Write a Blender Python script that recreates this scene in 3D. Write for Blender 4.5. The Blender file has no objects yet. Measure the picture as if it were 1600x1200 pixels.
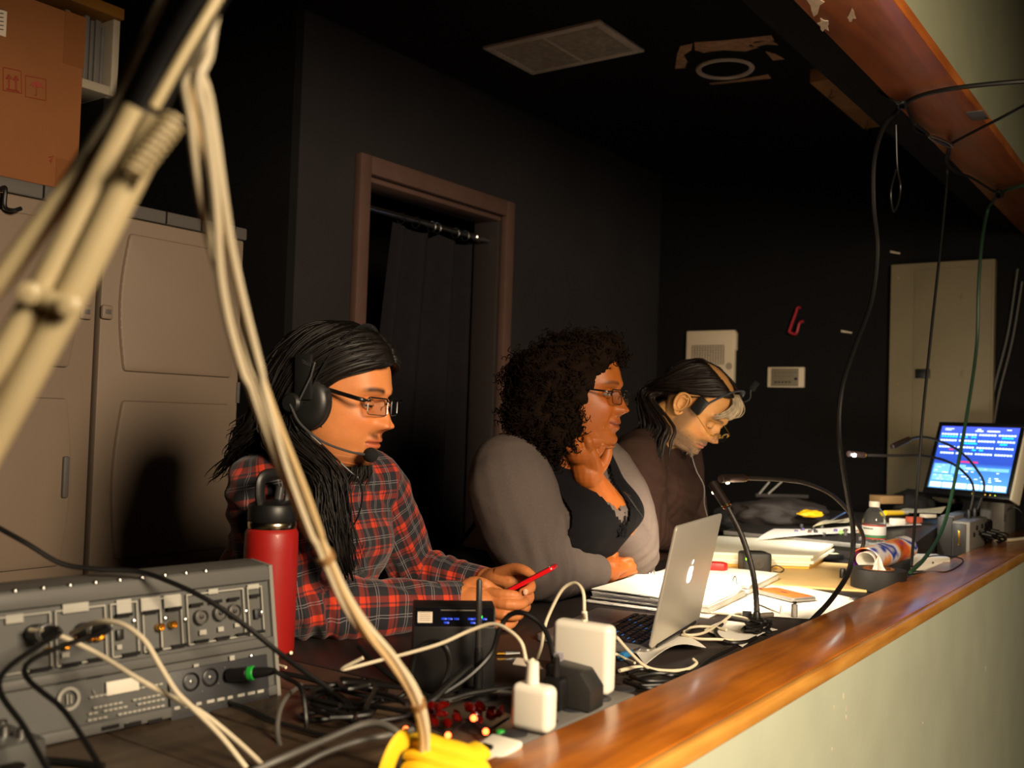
import bpy, bmesh, math, random
import numpy as np
from mathutils import Vector, Matrix, Euler, noise
random.seed(7); rng = np.random.default_rng(7)
C = bpy.context.scene.collection
SC = bpy.context.scene
PI = math.pi
# ---------------------------------------------------------------- camera, world, exposure
YAW, PITCH, ROLL, FPX = math.radians(35.372), math.radians(1.876), math.radians(1.872), 1572.0
CAM = np.array([0, 0, 1.17])
def _cam_axes():
    f = np.array([-math.sin(YAW)*math.cos(PITCH), math.cos(YAW)*math.cos(PITCH), math.sin(PITCH)])
    r = np.array([math.cos(YAW), math.sin(YAW), 0]); u = np.cross(r, f)
    c, s = math.cos(ROLL), math.sin(ROLL)
    return np.array([r*c+u*s, -r*s+u*c, f])
AX = _cam_axes()
cd = bpy.data.cameras.new('camera'); cam = bpy.data.objects.new('camera', cd); C.objects.link(cam)
cd.sensor_width = 17.3; cd.lens = FPX*17.3/1600; cd.clip_start = 0.02
cd.dof.use_dof = True; cd.dof.focus_distance = 2.15; cd.dof.aperture_fstop = 1.9
m4 = Matrix.Identity(4)
for i in range(3):
    m4[i][0] = AX[0][i]; m4[i][1] = AX[1][i]; m4[i][2] = -AX[2][i]; m4[i][3] = CAM[i]
cam.matrix_world = m4
SC.camera = cam
SC.view_settings.view_transform = 'Standard'; SC.view_settings.look = 'None'
SC.view_settings.gamma = 1.0; SC.view_settings.use_curve_mapping = False
SC.view_settings.exposure = 0.0
w = bpy.data.worlds.new('world'); SC.world = w; w.use_nodes = True
w.node_tree.nodes['Background'].inputs[0].default_value = (1.0, 0.62, 0.36, 1)
w.node_tree.nodes['Background'].inputs[1].default_value = 0.012
def area(name, loc, target, size, power, col, sy=None, spread=None):
    l = bpy.data.lights.new(name, 'AREA'); l.energy = power; l.color = col; l.size = size
    if sy: l.shape = 'RECTANGLE'; l.size_y = sy
    if spread: l.spread = spread
    o = bpy.data.objects.new(name, l); C.objects.link(o); o.location = loc
    o.rotation_euler = (Vector(target)-Vector(loc)).to_track_quat('-Z', 'Y').to_euler()
    return o
def spot(name, loc, target, power, col, ang, blend=.5, rad=.02):
    l = bpy.data.lights.new(name, 'SPOT'); l.energy = power; l.color = col
    l.spot_size = ang; l.spot_blend = blend; l.shadow_soft_size = rad
    o = bpy.data.objects.new(name, l); C.objects.link(o); o.location = loc
    o.rotation_euler = (Vector(target)-Vector(loc)).to_track_quat('-Z', 'Y').to_euler()
    return o
def ray(u, v):
    return AX.T @ np.array([(u-800)/FPX, (600-v)/FPX, 1.0])
def P(u, v, d):
    "point seen at pixel u,v, d metres in front of the camera plane"
    return Vector(CAM + ray(u, v)*d)
def on(u, v, axis, val):
    r = ray(u, v); return Vector(CAM + r*(val-CAM[axis])/r[axis])
def dz(u, v, z=.75): return on(u, v, 2, z)
WARM = (1.0, .80, .55)
spot('stage_light', (.95, .55, 1.78), (-1.0, 1.85, .88), 400, WARM, math.radians(97), .8, .34)
area('hall_light', (-2.95, 2.2, 1.75), (-2.5, 2.6, 1.8), .1, .12, (.45, .7, 1.0))
_g1, _g2, _g3 = P(1118, 765, 2.18), P(1135, 752, 2.37), P(1334, 716, 3.02)
spot('gooseneck_lamp_front', _g1, dz(1070, 925), 75, (1.0, .83, .60), math.radians(150), .9, .012)
spot('gooseneck_lamp_rear', _g2, dz(1150, 910), 42, (1.0, .83, .60), math.radians(160), .9, .012)
spot('gooseneck_lamp_far', _g3, dz(1290, 850), 14, (1.0, .92, .78), math.radians(150), .9, .012)
# ---------------------------------------------------------------- materials
def lin(c):
    if isinstance(c, str):
        c = [int(c[i:i+2], 16)/255 for i in (0, 2, 4)]
    return tuple(x/12.92 if x <= .04045 else ((x+.055)/1.055)**2.4 for x in c)
_M = {}
def mat(name, col, rough=.5, metal=0, spec=.5, var=0, scale=20, bump=0, bscale=80, emit=None, es=0, stretch=None, coat=0, trans=0, alpha=1, ior=1.45, sheen=0, attr=None):
    if name in _M: return _M[name]
    m = bpy.data.materials.new(name); m.use_nodes = True; nt = m.node_tree; b = nt.nodes['Principled BSDF']
    c = (*lin(col), 1)
    I = b.inputs
    I['Base Color'].default_value = c; I['Roughness'].default_value = rough; I['Metallic'].default_value = metal
    I['Specular IOR Level'].default_value = spec; I['IOR'].default_value = ior
    I['Coat Weight'].default_value = coat; I['Transmission Weight'].default_value = trans; I['Alpha'].default_value = alpha
    I['Sheen Weight'].default_value = sheen
    if emit: I['Emission Color'].default_value = (*lin(emit), 1); I['Emission Strength'].default_value = es
    tc = None
    def coord():
        t = nt.nodes.new('ShaderNodeTexCoord'); mp = nt.nodes.new('ShaderNodeMapping')
        nt.links.new(t.outputs['Object'], mp.inputs[0])
        if stretch: mp.inputs['Scale'].default_value = stretch
        return mp.outputs[0]
    base = None
    if attr:
        a = nt.nodes.new('ShaderNodeAttribute'); a.attribute_name = attr; base = a.outputs['Color']
        nt.links.new(base, I['Base Color'])
    if var:
        v = coord(); n = nt.nodes.new('ShaderNodeTexNoise'); n.inputs['Scale'].default_value = scale; n.inputs['Detail'].default_value = 6
        nt.links.new(v, n.inputs['Vector'])
        mr = nt.nodes.new('ShaderNodeMapRange'); mr.inputs[1].default_value = .3; mr.inputs[2].default_value = .7
        mr.inputs[3].default_value = 1-var; mr.inputs[4].default_value = 1+var
        nt.links.new(n.outputs[0], mr.inputs[0])
        mx = nt.nodes.new('ShaderNodeMix'); mx.data_type = 'RGBA'; mx.blend_type = 'MULTIPLY'; mx.inputs[0].default_value = 1
        if base: nt.links.new(base, mx.inputs[6])
        else: mx.inputs[6].default_value = c
        cb = nt.nodes.new('ShaderNodeCombineColor')
        for k in range(3): nt.links.new(mr.outputs[0], cb.inputs[k])
        nt.links.new(cb.outputs[0], mx.inputs[7]); nt.links.new(mx.outputs[2], I['Base Color'])
        rr = nt.nodes.new('ShaderNodeMapRange'); rr.inputs[3].default_value = max(.02, rough-.12*var*3); rr.inputs[4].default_value = min(1, rough+.12*var*3)
        nt.links.new(n.outputs[0], rr.inputs[0]); nt.links.new(rr.outputs[0], I['Roughness'])
    if bump:
        v = coord(); n = nt.nodes.new('ShaderNodeTexNoise'); n.inputs['Scale'].default_value = bscale; n.inputs['Detail'].default_value = 4
        nt.links.new(v, n.inputs['Vector'])
        bp = nt.nodes.new('ShaderNodeBump'); bp.inputs['Strength'].default_value = bump; bp.inputs['Distance'].default_value = .002
        nt.links.new(n.outputs[0], bp.inputs['Height']); nt.links.new(bp.outputs[0], I['Normal'])
    _M[name] = m
    return m
# ---------------------------------------------------------------- mesh building
def V(*a): return Vector(a)
def frame(p, z, x=None):
    "matrix at p with local z along z (and local x near x)"
    z = Vector(z).normalized()
    x = Vector(x) if x is not None else (Vector((1, 0, 0)) if abs(z.x) < .9 else Vector((0, 1, 0)))
    y = z.cross(x).normalized(); x = y.cross(z)
    m = Matrix.Identity(4)
    for i in range(3): m[i][0], m[i][1], m[i][2], m[i][3] = x[i], y[i], z[i], p[i]
    return m
def fr3(p, x, y):
    x = Vector(x).normalized(); z = x.cross(Vector(y)).normalized(); y = z.cross(x)
    m = Matrix.Identity(4)
    for i in range(3): m[i][0], m[i][1], m[i][2], m[i][3] = x[i], y[i], z[i], p[i]
    return m
def catmull(pts, n=8):
    pts = [Vector(p) for p in pts]
    if len(pts) < 3: return pts
    q = [pts[0]*2-pts[1]]+pts+[pts[-1]*2-pts[-2]]
    out = []
    for i in range(1, len(q)-2):
        for k in range(n):
            t = k/n; a, b, c, d = q[i-1], q[i], q[i+1], q[i+2]
            out.append(.5*((2*b)+(c-a)*t+(2*a-5*b+4*c-d)*t*t+(3*b-a-3*c+d)*t**3))
    out.append(pts[-1])
    return out
def cat1(vals, n=8):
    return [v.x for v in catmull([(v, 0, 0) for v in vals], n)]
class MB:
    def __init__(s): s.v = []; s.f = []; s.mi = []; s.cur = 0
    def add(s, vs, fs, M=None, mi=None):
        o = len(s.v)
        s.v += [tuple(M @ Vector(p)) if M is not None else tuple(p) for p in vs]
        s.f += [tuple(i+o for i in f) for f in fs]
        s.mi += [s.cur if mi is None else mi]*len(fs); return s
    def bm(s, b, M=None, mi=None):
        b.verts.index_update()
        s.add([v.co.copy() for v in b.verts], [[v.index for v in f.verts] for f in b.faces], M, mi); b.free(); return s
    def box(s, c, size, M=None, bev=0, seg=2, mi=None, taper=None):
        b = bmesh.new(); bmesh.ops.create_cube(b, size=1)
        for v in b.verts:
            k = 1
            if taper and v.co.z > 0: v.co.x *= taper[0]; v.co.y *= taper[1]
            v.co = Vector((v.co.x*size[0], v.co.y*size[1], v.co.z*size[2]))+Vector(c)
        if bev: bmesh.ops.bevel(b, geom=b.edges[:], offset=bev, segments=seg, affect='EDGES', profile=.5)
        return s.bm(b, M, mi)
    def bounds(s, a, b, M=None, bev=0, seg=2, mi=None):
        a, b = Vector(a), Vector(b); sz = b-a
        return s.box((a+b)/2, [abs(x) for x in sz], M, bev, seg, mi)
    def tube(s, pts, r, sides=8, cap=True, mi=None, flat=1.0, up=None):
        pts = [Vector(p) for p in pts]; n = len(pts)
        R = r if hasattr(r, '__len__') else [r]*n
        T = [(pts[min(i+1, n-1)]-pts[max(i-1, 0)]) for i in range(n)]
        T = [t.normalized() if t.length > 1e-9 else Vector((0, 0, 1)) for t in T]
        nrm = Vector(up) if up is not None else (Vector((0, 0, 1)) if abs(T[0].z) < .9 else Vector((1, 0, 0)))
        vs = []
        for i in range(n):
            nrm = (nrm-T[i]*nrm.dot(T[i]))
            if nrm.length < 1e-6: nrm = T[i].orthogonal()
            nrm.normalize(); bn = T[i].cross(nrm)
            ri = R[i]; ra, rb = (ri if hasattr(ri, '__len__') else (ri*flat, ri))
            for k in range(sides):
                a = 2*PI*k/sides; vs.append(pts[i]+nrm*(math.cos(a)*ra)+bn*(math.sin(a)*rb))
        fs = [(i*sides+k, i*sides+(k+1) % sides, (i+1)*sides+(k+1) % sides, (i+1)*sides+k) for i in range(n-1) for k in range(sides)]
        if cap: fs += [tuple(range(sides))[::-1], tuple((n-1)*sides+k for k in range(sides))]
        return s.add(vs, fs, None, mi)
    def cyl(s, a, b, r, r2=None, sides=16, mi=None, bev=0):
        a, b = Vector(a), Vector(b)
        if bev:
            d = (b-a).normalized()
            q = r2 or r
            return s.tube([a, a+d*.0001, a+d*bev, b-d*bev, b-d*.0001, b], [r-bev, r-bev, r, q, q-bev, q-bev], sides, True, mi)
        return s.tube([a, b], [r, r2 if r2 is not None else r], sides, True, mi)
    def lathe(s, prof, M=None, sides=24, mi=None, capb=True, capt=True):
        "prof: (r, z) pairs"
        vs = []; n = len(prof)
        for r, z in prof:
            for k in range(sides):
                a = 2*PI*k/sides; vs.append((r*math.cos(a), r*math.sin(a), z))
        fs = [(i*sides+k, i*sides+(k+1) % sides, (i+1)*sides+(k+1) % sides, (i+1)*sides+k) for i in range(n-1) for k in range(sides)]
        if capb: fs.append(tuple(range(sides))[::-1])
        if capt: fs.append(tuple((n-1)*sides+k for k in range(sides)))
        return s.add(vs, fs, M, mi)
    def sphere(s, c, r, M=None, u=16, v=10, mi=None):
        r = r if hasattr(r, '__len__') else (r, r, r)
        b = bmesh.new(); bmesh.ops.create_uvsphere(b, u_segments=u, v_segments=v, radius=1)
        for x in b.verts: x.co = Vector((x.co.x*r[0], x.co.y*r[1], x.co.z*r[2]))+Vector(c)
        return s.bm(b, M, mi)
    def prism(s, poly, z0, z1, M=None, mi=None, bev=0):
        b = bmesh.new(); vs = [b.verts.new((p[0], p[1], z0)) for p in poly]
        f = b.faces.new(vs); r = bmesh.ops.extrude_face_region(b, geom=[f])
        for x in r['geom']:
            if isinstance(x, bmesh.types.BMVert): x.co.z = z1
        bmesh.ops.recalc_face_normals(b, faces=b.faces[:])
        if bev: bmesh.ops.bevel(b, geom=b.edges[:], offset=bev, segments=2, affect='EDGES', profile=.5)
        return s.bm(b, M, mi)
    def sheet(s, fn, nu, nv, th=0, M=None, mi=None, closed_u=False):
        "surface fn(a,b)->point over the unit square, given thickness th along -normal"
        g = [[Vector(fn(i/(nu-1), j/(nv-1))) for i in range(nu)] for j in range(nv)]
        vs = [p for row in g for p in row]
        fs = [(j*nu+i, j*nu+i+1, (j+1)*nu+i+1, (j+1)*nu+i) for j in range(nv-1) for i in range(nu-1)]
        if th:
            back = []
            for j in range(nv):
                for i in range(nu):
                    du = g[j][min(i+1, nu-1)]-g[j][max(i-1, 0)]; dv = g[min(j+1, nv-1)][i]-g[max(j-1, 0)][i]
                    n = du.cross(dv); n = n.normalized() if n.length > 1e-12 else Vector((0, 0, 1))
                    back.append(g[j][i]-n*th)
            o = len(vs); vs += back
            fs += [tuple(x+o for x in f[::-1]) for f in fs]
            ring = [i for i in range(nu)]+[j*nu+nu-1 for j in range(1, nv)]+[(nv-1)*nu+i for i in range(nu-2, -1, -1)]+[j*nu for j in range(nv-2, 0, -1)]
            fs += [(ring[k], ring[k]+o, ring[(k+1) % len(ring)]+o, ring[(k+1) % len(ring)]) for k in range(len(ring))]
        return s.add(vs, fs, M, mi)
    def build(s, name, mats, parent=None, sharp=35, world=True, smooth=True):
        me = bpy.data.meshes.new(name)
        vs = s.v
        if parent is not None and world:
            r = parent
            while r.parent: r = r.parent
            inv = r.matrix_basis.inverted(); vs = [tuple(inv @ Vector(p)) for p in vs]
        me.from_pydata(vs, [], s.f)
        mats = mats if isinstance(mats, (list, tuple)) else [mats]
        for m in mats: me.materials.append(m)
        if len(mats) > 1: me.polygons.foreach_set('material_index', s.mi)
        return finish(me, name, parent, sharp, smooth)
def finish(me, name, parent=None, sharp=35, smooth=True):
    me.validate(); me.update()
    if smooth:
        me.polygons.foreach_set('use_smooth', [True]*len(me.polygons))
        if sharp is not None: me.set_sharp_from_angle(angle=math.radians(sharp))
    o = bpy.data.objects.new(name, me); C.objects.link(o)
    if parent is not None: o.parent = parent
    return o
def tag(o, label=None, cat=None, group=None, kind=None):
    if label: o['label'] = label
    if cat: o['category'] = cat
    if group: o['group'] = group
    if kind: o['kind'] = kind
    return o
def thing(name, loc, label, cat, group=None, rz=0, M=None):
    o = bpy.data.objects.new(name, None); C.objects.link(o); o.empty_display_size = .05
    if M is not None: o.matrix_basis = M
    else: o.location = loc; o.rotation_euler = (0, 0, rz)
    if M is None: o.matrix_basis = Matrix.Translation(Vector(loc)) @ Matrix.Rotation(rz, 4, 'Z')
    return tag(o, label, cat, group)
def struct(o): o['kind'] = 'structure'; return o
def bake(o_mesh, mods):
    "apply modifiers to a mesh, give back a fresh mesh"
    o = bpy.data.objects.new('tmp', o_mesh); C.objects.link(o)
    for t, kw in mods:
        m = o.modifiers.new(t, t)
        for k, v in kw.items(): setattr(m, k, v)
    dg = bpy.context.evaluated_depsgraph_get(); dg.update()
    me = bpy.data.meshes.new_from_object(o.evaluated_get(dg))
    bpy.data.objects.remove(o); return me
def remesh(mb, vox, smooth=6, fac=.5, extra=()):
    me = bpy.data.meshes.new('tmp'); me.from_pydata(mb.v, [], mb.f); me.update()
    b = bmesh.new(); b.from_mesh(me); bmesh.ops.recalc_face_normals(b, faces=b.faces[:]); b.to_mesh(me); b.free()
    mods = [('REMESH', dict(mode='VOXEL', voxel_size=vox, adaptivity=0))]
    if smooth: mods.append(('SMOOTH', dict(iterations=smooth, factor=fac)))
    return bake(me, mods+list(extra))
def mesh_np(me):
    a = np.empty(len(me.vertices)*3, 'f'); me.vertices.foreach_get('co', a); return a.reshape(-1, 3)
def set_np(me, a): me.vertices.foreach_set('co', np.ascontiguousarray(a, 'f').ravel()); me.update()
def normals_np(me):
    a = np.empty(len(me.vertices)*3, 'f'); me.vertices.foreach_get('normal', a); return a.reshape(-1, 3)
def col_attr(me, name, cols):
    at = me.attributes.new(name, 'FLOAT_COLOR', 'POINT')
    c = np.ones((len(cols), 4), 'f'); c[:, :cols.shape[1]] = cols
    at.data.foreach_set('color', c.ravel())
def nz(p, s=1.0): return noise.noise(Vector(p)*s)
def cable(name, pts, r, m, label, cat='cable', group=None, n=8, sides=8, parent=None, extra=None):
    mb = MB(); mb.tube(catmull(pts, n), r, sides)
    if extra: extra(mb)
    o = mb.build(name, m if not extra else m, parent)
    if parent is None: tag(o, label, cat, group)
    return o
def copy_tree(o, parent=None, M=None):
    c = o.copy(); C.objects.link(c)
    if parent is not None: c.parent = parent
    if M is not None: c.matrix_basis = M
    for ch in list(o.children): copy_tree(ch, c)
    return c
def text(s, size, M, m, name, parent, ext=.0003, align='CENTER', bold=False):
    cu = bpy.data.curves.new(name, 'FONT'); cu.body = s; cu.size = size; cu.extrude = ext; cu.align_x = align; cu.align_y = 'CENTER'
    cu.resolution_u = 2
    o = bpy.data.objects.new('tmp', cu); C.objects.link(o)
    dg = bpy.context.evaluated_depsgraph_get(); me = bpy.data.meshes.new_from_object(o.evaluated_get(dg))
    bpy.data.objects.remove(o)
    r = parent
    while r.parent: r = r.parent
    me.transform(r.matrix_basis.inverted() @ M)
    me.materials.clear(); me.materials.append(m); me.name = name
    o = bpy.data.objects.new(name, me); C.objects.link(o); o.parent = parent; return o

# ================================================================ ROOM
m_floor = mat('floor_dark', '2a2522', .7, var=.2, scale=6)
m_black = mat('paint_black', '121111', .85, spec=.2, var=.12, scale=5, bump=.25, bscale=160)
m_ceil = mat('paint_ceiling', '161516', .9, spec=.2, var=.1, scale=5, bump=.3, bscale=200)
m_dgrey = mat('paint_charcoal', '282526', .8, spec=.3, var=.1, scale=4, bump=.25, bscale=150)
m_green2 = mat('paint_olive_dimmed', '83856e', .6, spec=.3, var=.06, scale=6, bump=.15, bscale=120)  # upper wall: olive green darkened to stand in for the weaker light there
m_casing = mat('casing_brown', '5a423a', .6, var=.1, scale=12)
m_green = mat('paint_sage', 'b3b8a4', .55, spec=.35, var=.05, scale=7, bump=.15, bscale=120)
def wood_mat(name, c1, c2, rough, axis, coat=0.3, scale=14):
    m = bpy.data.materials.new(name); m.use_nodes = True; nt = m.node_tree; b = nt.nodes['Principled BSDF']
    t = nt.nodes.new('ShaderNodeTexCoord'); mp = nt.nodes.new('ShaderNodeMapping'); nt.links.new(t.outputs['Object'], mp.inputs[0])
    sc = [1, 1, 1]; sc[axis] = .07; mp.inputs['Scale'].default_value = sc
    n = nt.nodes.new('ShaderNodeTexNoise'); n.inputs['Scale'].default_value = scale*3; n.inputs['Detail'].default_value = 8; n.inputs['Distortion'].default_value = .6
    nt.links.new(mp.outputs[0], n.inputs['Vector'])
    n2 = nt.nodes.new('ShaderNodeTexNoise'); n2.inputs['Scale'].default_value = 5; n2.inputs['Detail'].default_value = 5; nt.links.new(t.outputs['Object'], n2.inputs['Vector'])
    mm = nt.nodes.new('ShaderNodeMath'); mm.operation = 'MULTIPLY_ADD'; mm.inputs[1].default_value = .55; nt.links.new(n.outputs[0], mm.inputs[0])
    m2 = nt.nodes.new('ShaderNodeMath'); m2.operation = 'MULTIPLY'; m2.inputs[1].default_value = .45; nt.links.new(n2.outputs[0], m2.inputs[0]); nt.links.new(m2.outputs[0], mm.inputs[2])
    r = nt.nodes.new('ShaderNodeValToRGB'); r.color_ramp.elements[0].position = .36; r.color_ramp.elements[1].position = .64
    r.color_ramp.elements[0].color = (*lin(c1), 1); r.color_ramp.elements[1].color = (*lin(c2), 1)
    nt.links.new(mm.outputs[0], r.inputs[0]); nt.links.new(r.outputs[0], b.inputs['Base Color'])
    b.inputs['Roughness'].default_value = rough; b.inputs['Coat Weight'].default_value = coat; b.inputs['Coat Roughness'].default_value = .16
    rr = nt.nodes.new('ShaderNodeMapRange'); rr.inputs[3].default_value = rough-.1; rr.inputs[4].default_value = rough+.15
    nt.links.new(n2.outputs[0], rr.inputs[0]); nt.links.new(rr.outputs[0], b.inputs['Roughness'])
    bp = nt.nodes.new('ShaderNodeBump'); bp.inputs['Strength'].default_value = .12; bp.inputs['Distance'].default_value = .001
    nt.links.new(n2.outputs[0], bp.inputs['Height']); nt.links.new(bp.outputs[0], b.inputs['Normal'])
    _M[name] = m; return m
m_sill = wood_mat('varnished_sill', '80400f', 'c4741f', .30, 1, .35)
m_sill_edge = wood_mat('varnished_edge', 'a86a26', 'd59a48', .4, 1, .25)
m_desk = wood_mat('worn_planks', '2c231c', '50402f', .5, 1, .1)
m_desk_dk = mat('desk_laminate', '2b2422', .45, var=.15, scale=9)
m_paintwhite = mat('chipped_plaster', 'cdbba4', .8, var=.15, scale=60)
XW, YF, ZC = -2.35, 4.57, 2.42
SI, SO, SZ = -.682, -.528, .78      # sill inner / outer edge and top
o = MB().bounds((-3.5, -1.2, -.1), (3.2, 4.75, 0)).build('floor', m_floor); struct(o)
o = MB().bounds((-3.5, -1.2, ZC), (-.62, 4.75, ZC+.1)).build('ceiling', m_ceil); struct(o)
# wall with the doorway
D0, D1, DZ = 2.425, 3.2, 1.962
mb = MB(); mb.bounds((XW-.12, 2.13, 0), (XW, D0, ZC)); mb.bounds((XW-.12, D1, 0), (XW, YF, ZC)); mb.bounds((XW-.12, D0, DZ), (XW, D1, ZC))
struct(mb.build('wall_left', m_dgrey))
struct(MB().bounds((-2.5, YF, 0), (-.53, YF+.12, ZC)).build('wall_far', m_black))
struct(MB().bounds((-3.5, -1.2, 0), (-3.38, 2.25, ZC)).build('wall_recess', m_black))
struct(MB().bounds((-3.5, -1.2, 0), (-.7, -1.1, ZC)).build('wall_near', m_black))
mb = MB(); mb.bounds((-3.38, 2.10, 0), (XW-.003, 2.1295, ZC)); struct(mb.build('wall_return', m_black))
mb = MB(); mb.bounds((-3.5, 2.25, 0), (-3.38, YF, ZC)); mb.bounds((-3.5, YF, 0), (-2.5, YF+.12, ZC)); struct(mb.build('wall_hall', m_black))
# casing of the doorway: three boards on the wall and the lining of the opening
def boards(name, m, rects, bev=.004):
    o = None
    for k, (a, b) in enumerate(rects):
        mb = MB().bounds(a, b, bev=bev)
        x = mb.build(name if k == 0 else 'casing_board', m, o)
        if k == 0: o = x
    return struct(o)
cw, ct = .052, .03
boards('trim_1', m_casing, [((XW, D0-cw, 0), (XW+ct, D0, DZ+.062)), ((XW, D1, 0), (XW+ct, D1+cw, DZ+.062)), ((XW, D0, DZ), (XW+ct, D1, DZ+.062))])
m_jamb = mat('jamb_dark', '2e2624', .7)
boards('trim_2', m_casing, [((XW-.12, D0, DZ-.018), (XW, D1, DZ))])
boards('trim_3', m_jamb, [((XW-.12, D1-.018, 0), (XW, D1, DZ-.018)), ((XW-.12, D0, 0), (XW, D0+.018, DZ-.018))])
# half wall to the stage, ledge on it, upper wall and its wooden soffit
struct(MB().bounds((SI+.012, -1.2, 0), (SO-.008, 4.75, SZ-.022)).build('wall_stage', m_green))
mb = MB(); mb.bounds((SI, -1.2, SZ-.024), (SO-.0145, 4.57, SZ), bev=.002)
sill = struct(mb.build('trim_4', m_sill))
mb = MB(); mb.bounds((SO-.014, -1.2, SZ-.026), (SO, 4.57, SZ-.0005), bev=.003); mb.build('edge_band', m_sill_edge, sill)
HZ = 1.992
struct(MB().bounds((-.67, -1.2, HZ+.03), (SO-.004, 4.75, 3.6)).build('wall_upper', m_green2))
struct(MB().bounds((-.8, -1.2, HZ+.03), (-.671, 4.57, ZC)).build('wall_header', m_ceil))
mb = MB(); mb.bounds((-.688, -1.2, HZ), (SO+.004, 4.57, HZ+.0295), bev=.004)
soffit = struct(mb.build('trim_5', wood_mat('soffit_wood', '8a4416', 'b8682a', .36, 1, .25)))
# chips of bare plaster along the soffit and paint chips of the green wall
def blob_poly(cx, cy, rx, ry, n=11, rough=.45, rot=0):
    out = []
    for k in range(n):
        a = 2*PI*k/n; r = 1+rough*(random.random()-.5)*2
        x, y = rx*r*math.cos(a), ry*r*math.sin(a)
        out.append((cx+x*math.cos(rot)-y*math.sin(rot), cy+x*math.sin(rot)+y*math.cos(rot)))
    return out
for (u, v, rx, ry, rot) in [(1287, 38, .012, .04, .25), (1275, 4, .012, .05, .3), (1330, 24, .008, .03, .3)]:
    p = on(u, v, 2, HZ)
    MB().prism(blob_poly(p.x, p.y, rx, ry, 13, .5, rot), HZ-.0008, HZ+.001).build('plaster_chip', m_paintwhite, soffit)
wst = bpy.data.objects['wall_stage']
for (u, v, r) in [(1540, 1044, .004), (1322, 1108, .003), (1318, 1088, .003), (1322, 1121, .003), (1303, 1106, .002), (1442, 1130, .0025), (1300, 1171, .0025)]:
    p = on(u, v, 0, SO-.008)
    mb = MB(); M = frame(p, (1, 0, 0), (0, 1, 0)); mb.prism(blob_poly(0, 0, r*.7, r*1.6, 8, .4), -.0004, .0006, M); mb.build('paint_chip', m_paintwhite, wst)
# ---------------------------------------------------------------- ceiling fittings
m_ventf = mat('vent_white', 'e4d6c4', .5, var=.08, scale=30); m_vents = mat('vent_slat', 'b9ad9b', .6, var=.25, scale=40)
vent = thing('ceiling_vent', (-1.83, 2.81, ZC), 'white rectangular ceiling air vent with two louvred panels', 'vent')
x0, x1, y0, y1 = -2.056, -1.6, 2.66, 2.96
mb = MB(); fw = .028
for a, b in [((x0, y0), (x1, y0+fw)), ((x0, y1-fw), (x1, y1)), ((x0, y0+fw), (x0+fw, y1-fw)), ((x1-fw, y0+fw), (x1, y1-fw))]:
    mb.bounds((*a, ZC-.012), (*b, ZC-.0005), bev=.003)
mb.build('frame', m_ventf, vent)
xm = (x0+x1)/2
MB().bounds((xm-.006, y0+fw, ZC-.011), (xm+.006, y1-fw, ZC-.0006), bev=.002).build('divider', m_ventf, vent)
MB().bounds((x0+fw, y0+fw, ZC-.002), (x1-fw, y1-fw, ZC-.0004)).build('backing', m_black, vent)
for a, b in [(x0+fw, xm-.006), (xm+.006, x1-fw)]:
    n = 13
    for k in range(n):
        y = y0+fw+.011+k*(y1-y0-2*fw-.018)/(n-1)
        M = Matrix.Translation(((a+b)/2, y, ZC-.007)) @ Matrix.Rotation(math.radians(-24), 4, 'X')
        MB().box((0, 0, 0), (b-a, .0165, .0012), M).build('slat', m_vents, vent)
spk = thing('ceiling_speaker', on(1130, 105, 2, ZC), 'round black ceiling speaker with pale ring amid peeled paint', 'speaker')
c = on(1133, 105, 2, ZC)
MB().lathe([(.085, 0), (.098, 0), (.102, -.006), (.098, -.012), (.088, -.012), (.082, -.006)], Matrix.Translation(c), 36, capb=False, capt=False).build('ring', m_ventf, spk)
MB().lathe([(.0865, -.001), (.05, -.016), (.02, -.02), (.001, -.02)], Matrix.Translation(c), 28, capb=False).build('cone', m_black, spk)
def chip(pts, name='peeled_patch', m=None, z=ZC, dz_=.0012):
    q = [on(u, v, 2, z) for u, v in pts]
    MB().prism([(p.x, p.y) for p in q], z-dz_, z+.001).build(name, m or m_casing_lt, spk)
m_casing_lt = mat('peeled_plaster', 'c79a72', .8, var=.25, scale=40)
chip([(1055, 107), (1058, 84), (1063, 72), (1082, 68), (1080, 78), (1068, 86), (1074, 96), (1070, 106)])
chip([(1085, 66), (1130, 63), (1170, 59), (1205, 55), (1210, 63), (1180, 64), (1168, 72), (1185, 74), (1165, 80), (1130, 78), (1112, 80), (1100, 82), (1086, 78)])
chip([(1172, 68), (1205, 63), (1216, 70), (1198, 69), (1180, 73)])
chip([(1196, 80), (1212, 84), (1226, 92), (1208, 94)])
chip([(1108, 130), (1150, 125), (1200, 116), (1205, 122), (1160, 127), (1112, 132)])
m_block = mat('raw_pine_dim', 'a87848', .6, var=.2, scale=12)
blk = thing('wooden_block', (-1.15, 3.74, ZC), 'brown wooden block fixed to the ceiling beside the soffit', 'block')
MB().bounds((-1.195, 3.42, ZC-.05), (-1.10, 4.06, ZC-.0005), bev=.004).build('beam', m_block, blk)
for y in (3.52, 3.96):
    mb = MB(); mb.tube(catmull([(-1.15, y, ZC-.05), (-1.15, y, ZC-.065), (-1.158, y, ZC-.074), (-1.15, y, ZC-.084), (-1.14, y, ZC-.076)], 5), .002, 6); mb.build('cup_hook', mat('brass_dim', '9a7a4a', .35, metal=1), blk)
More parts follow.
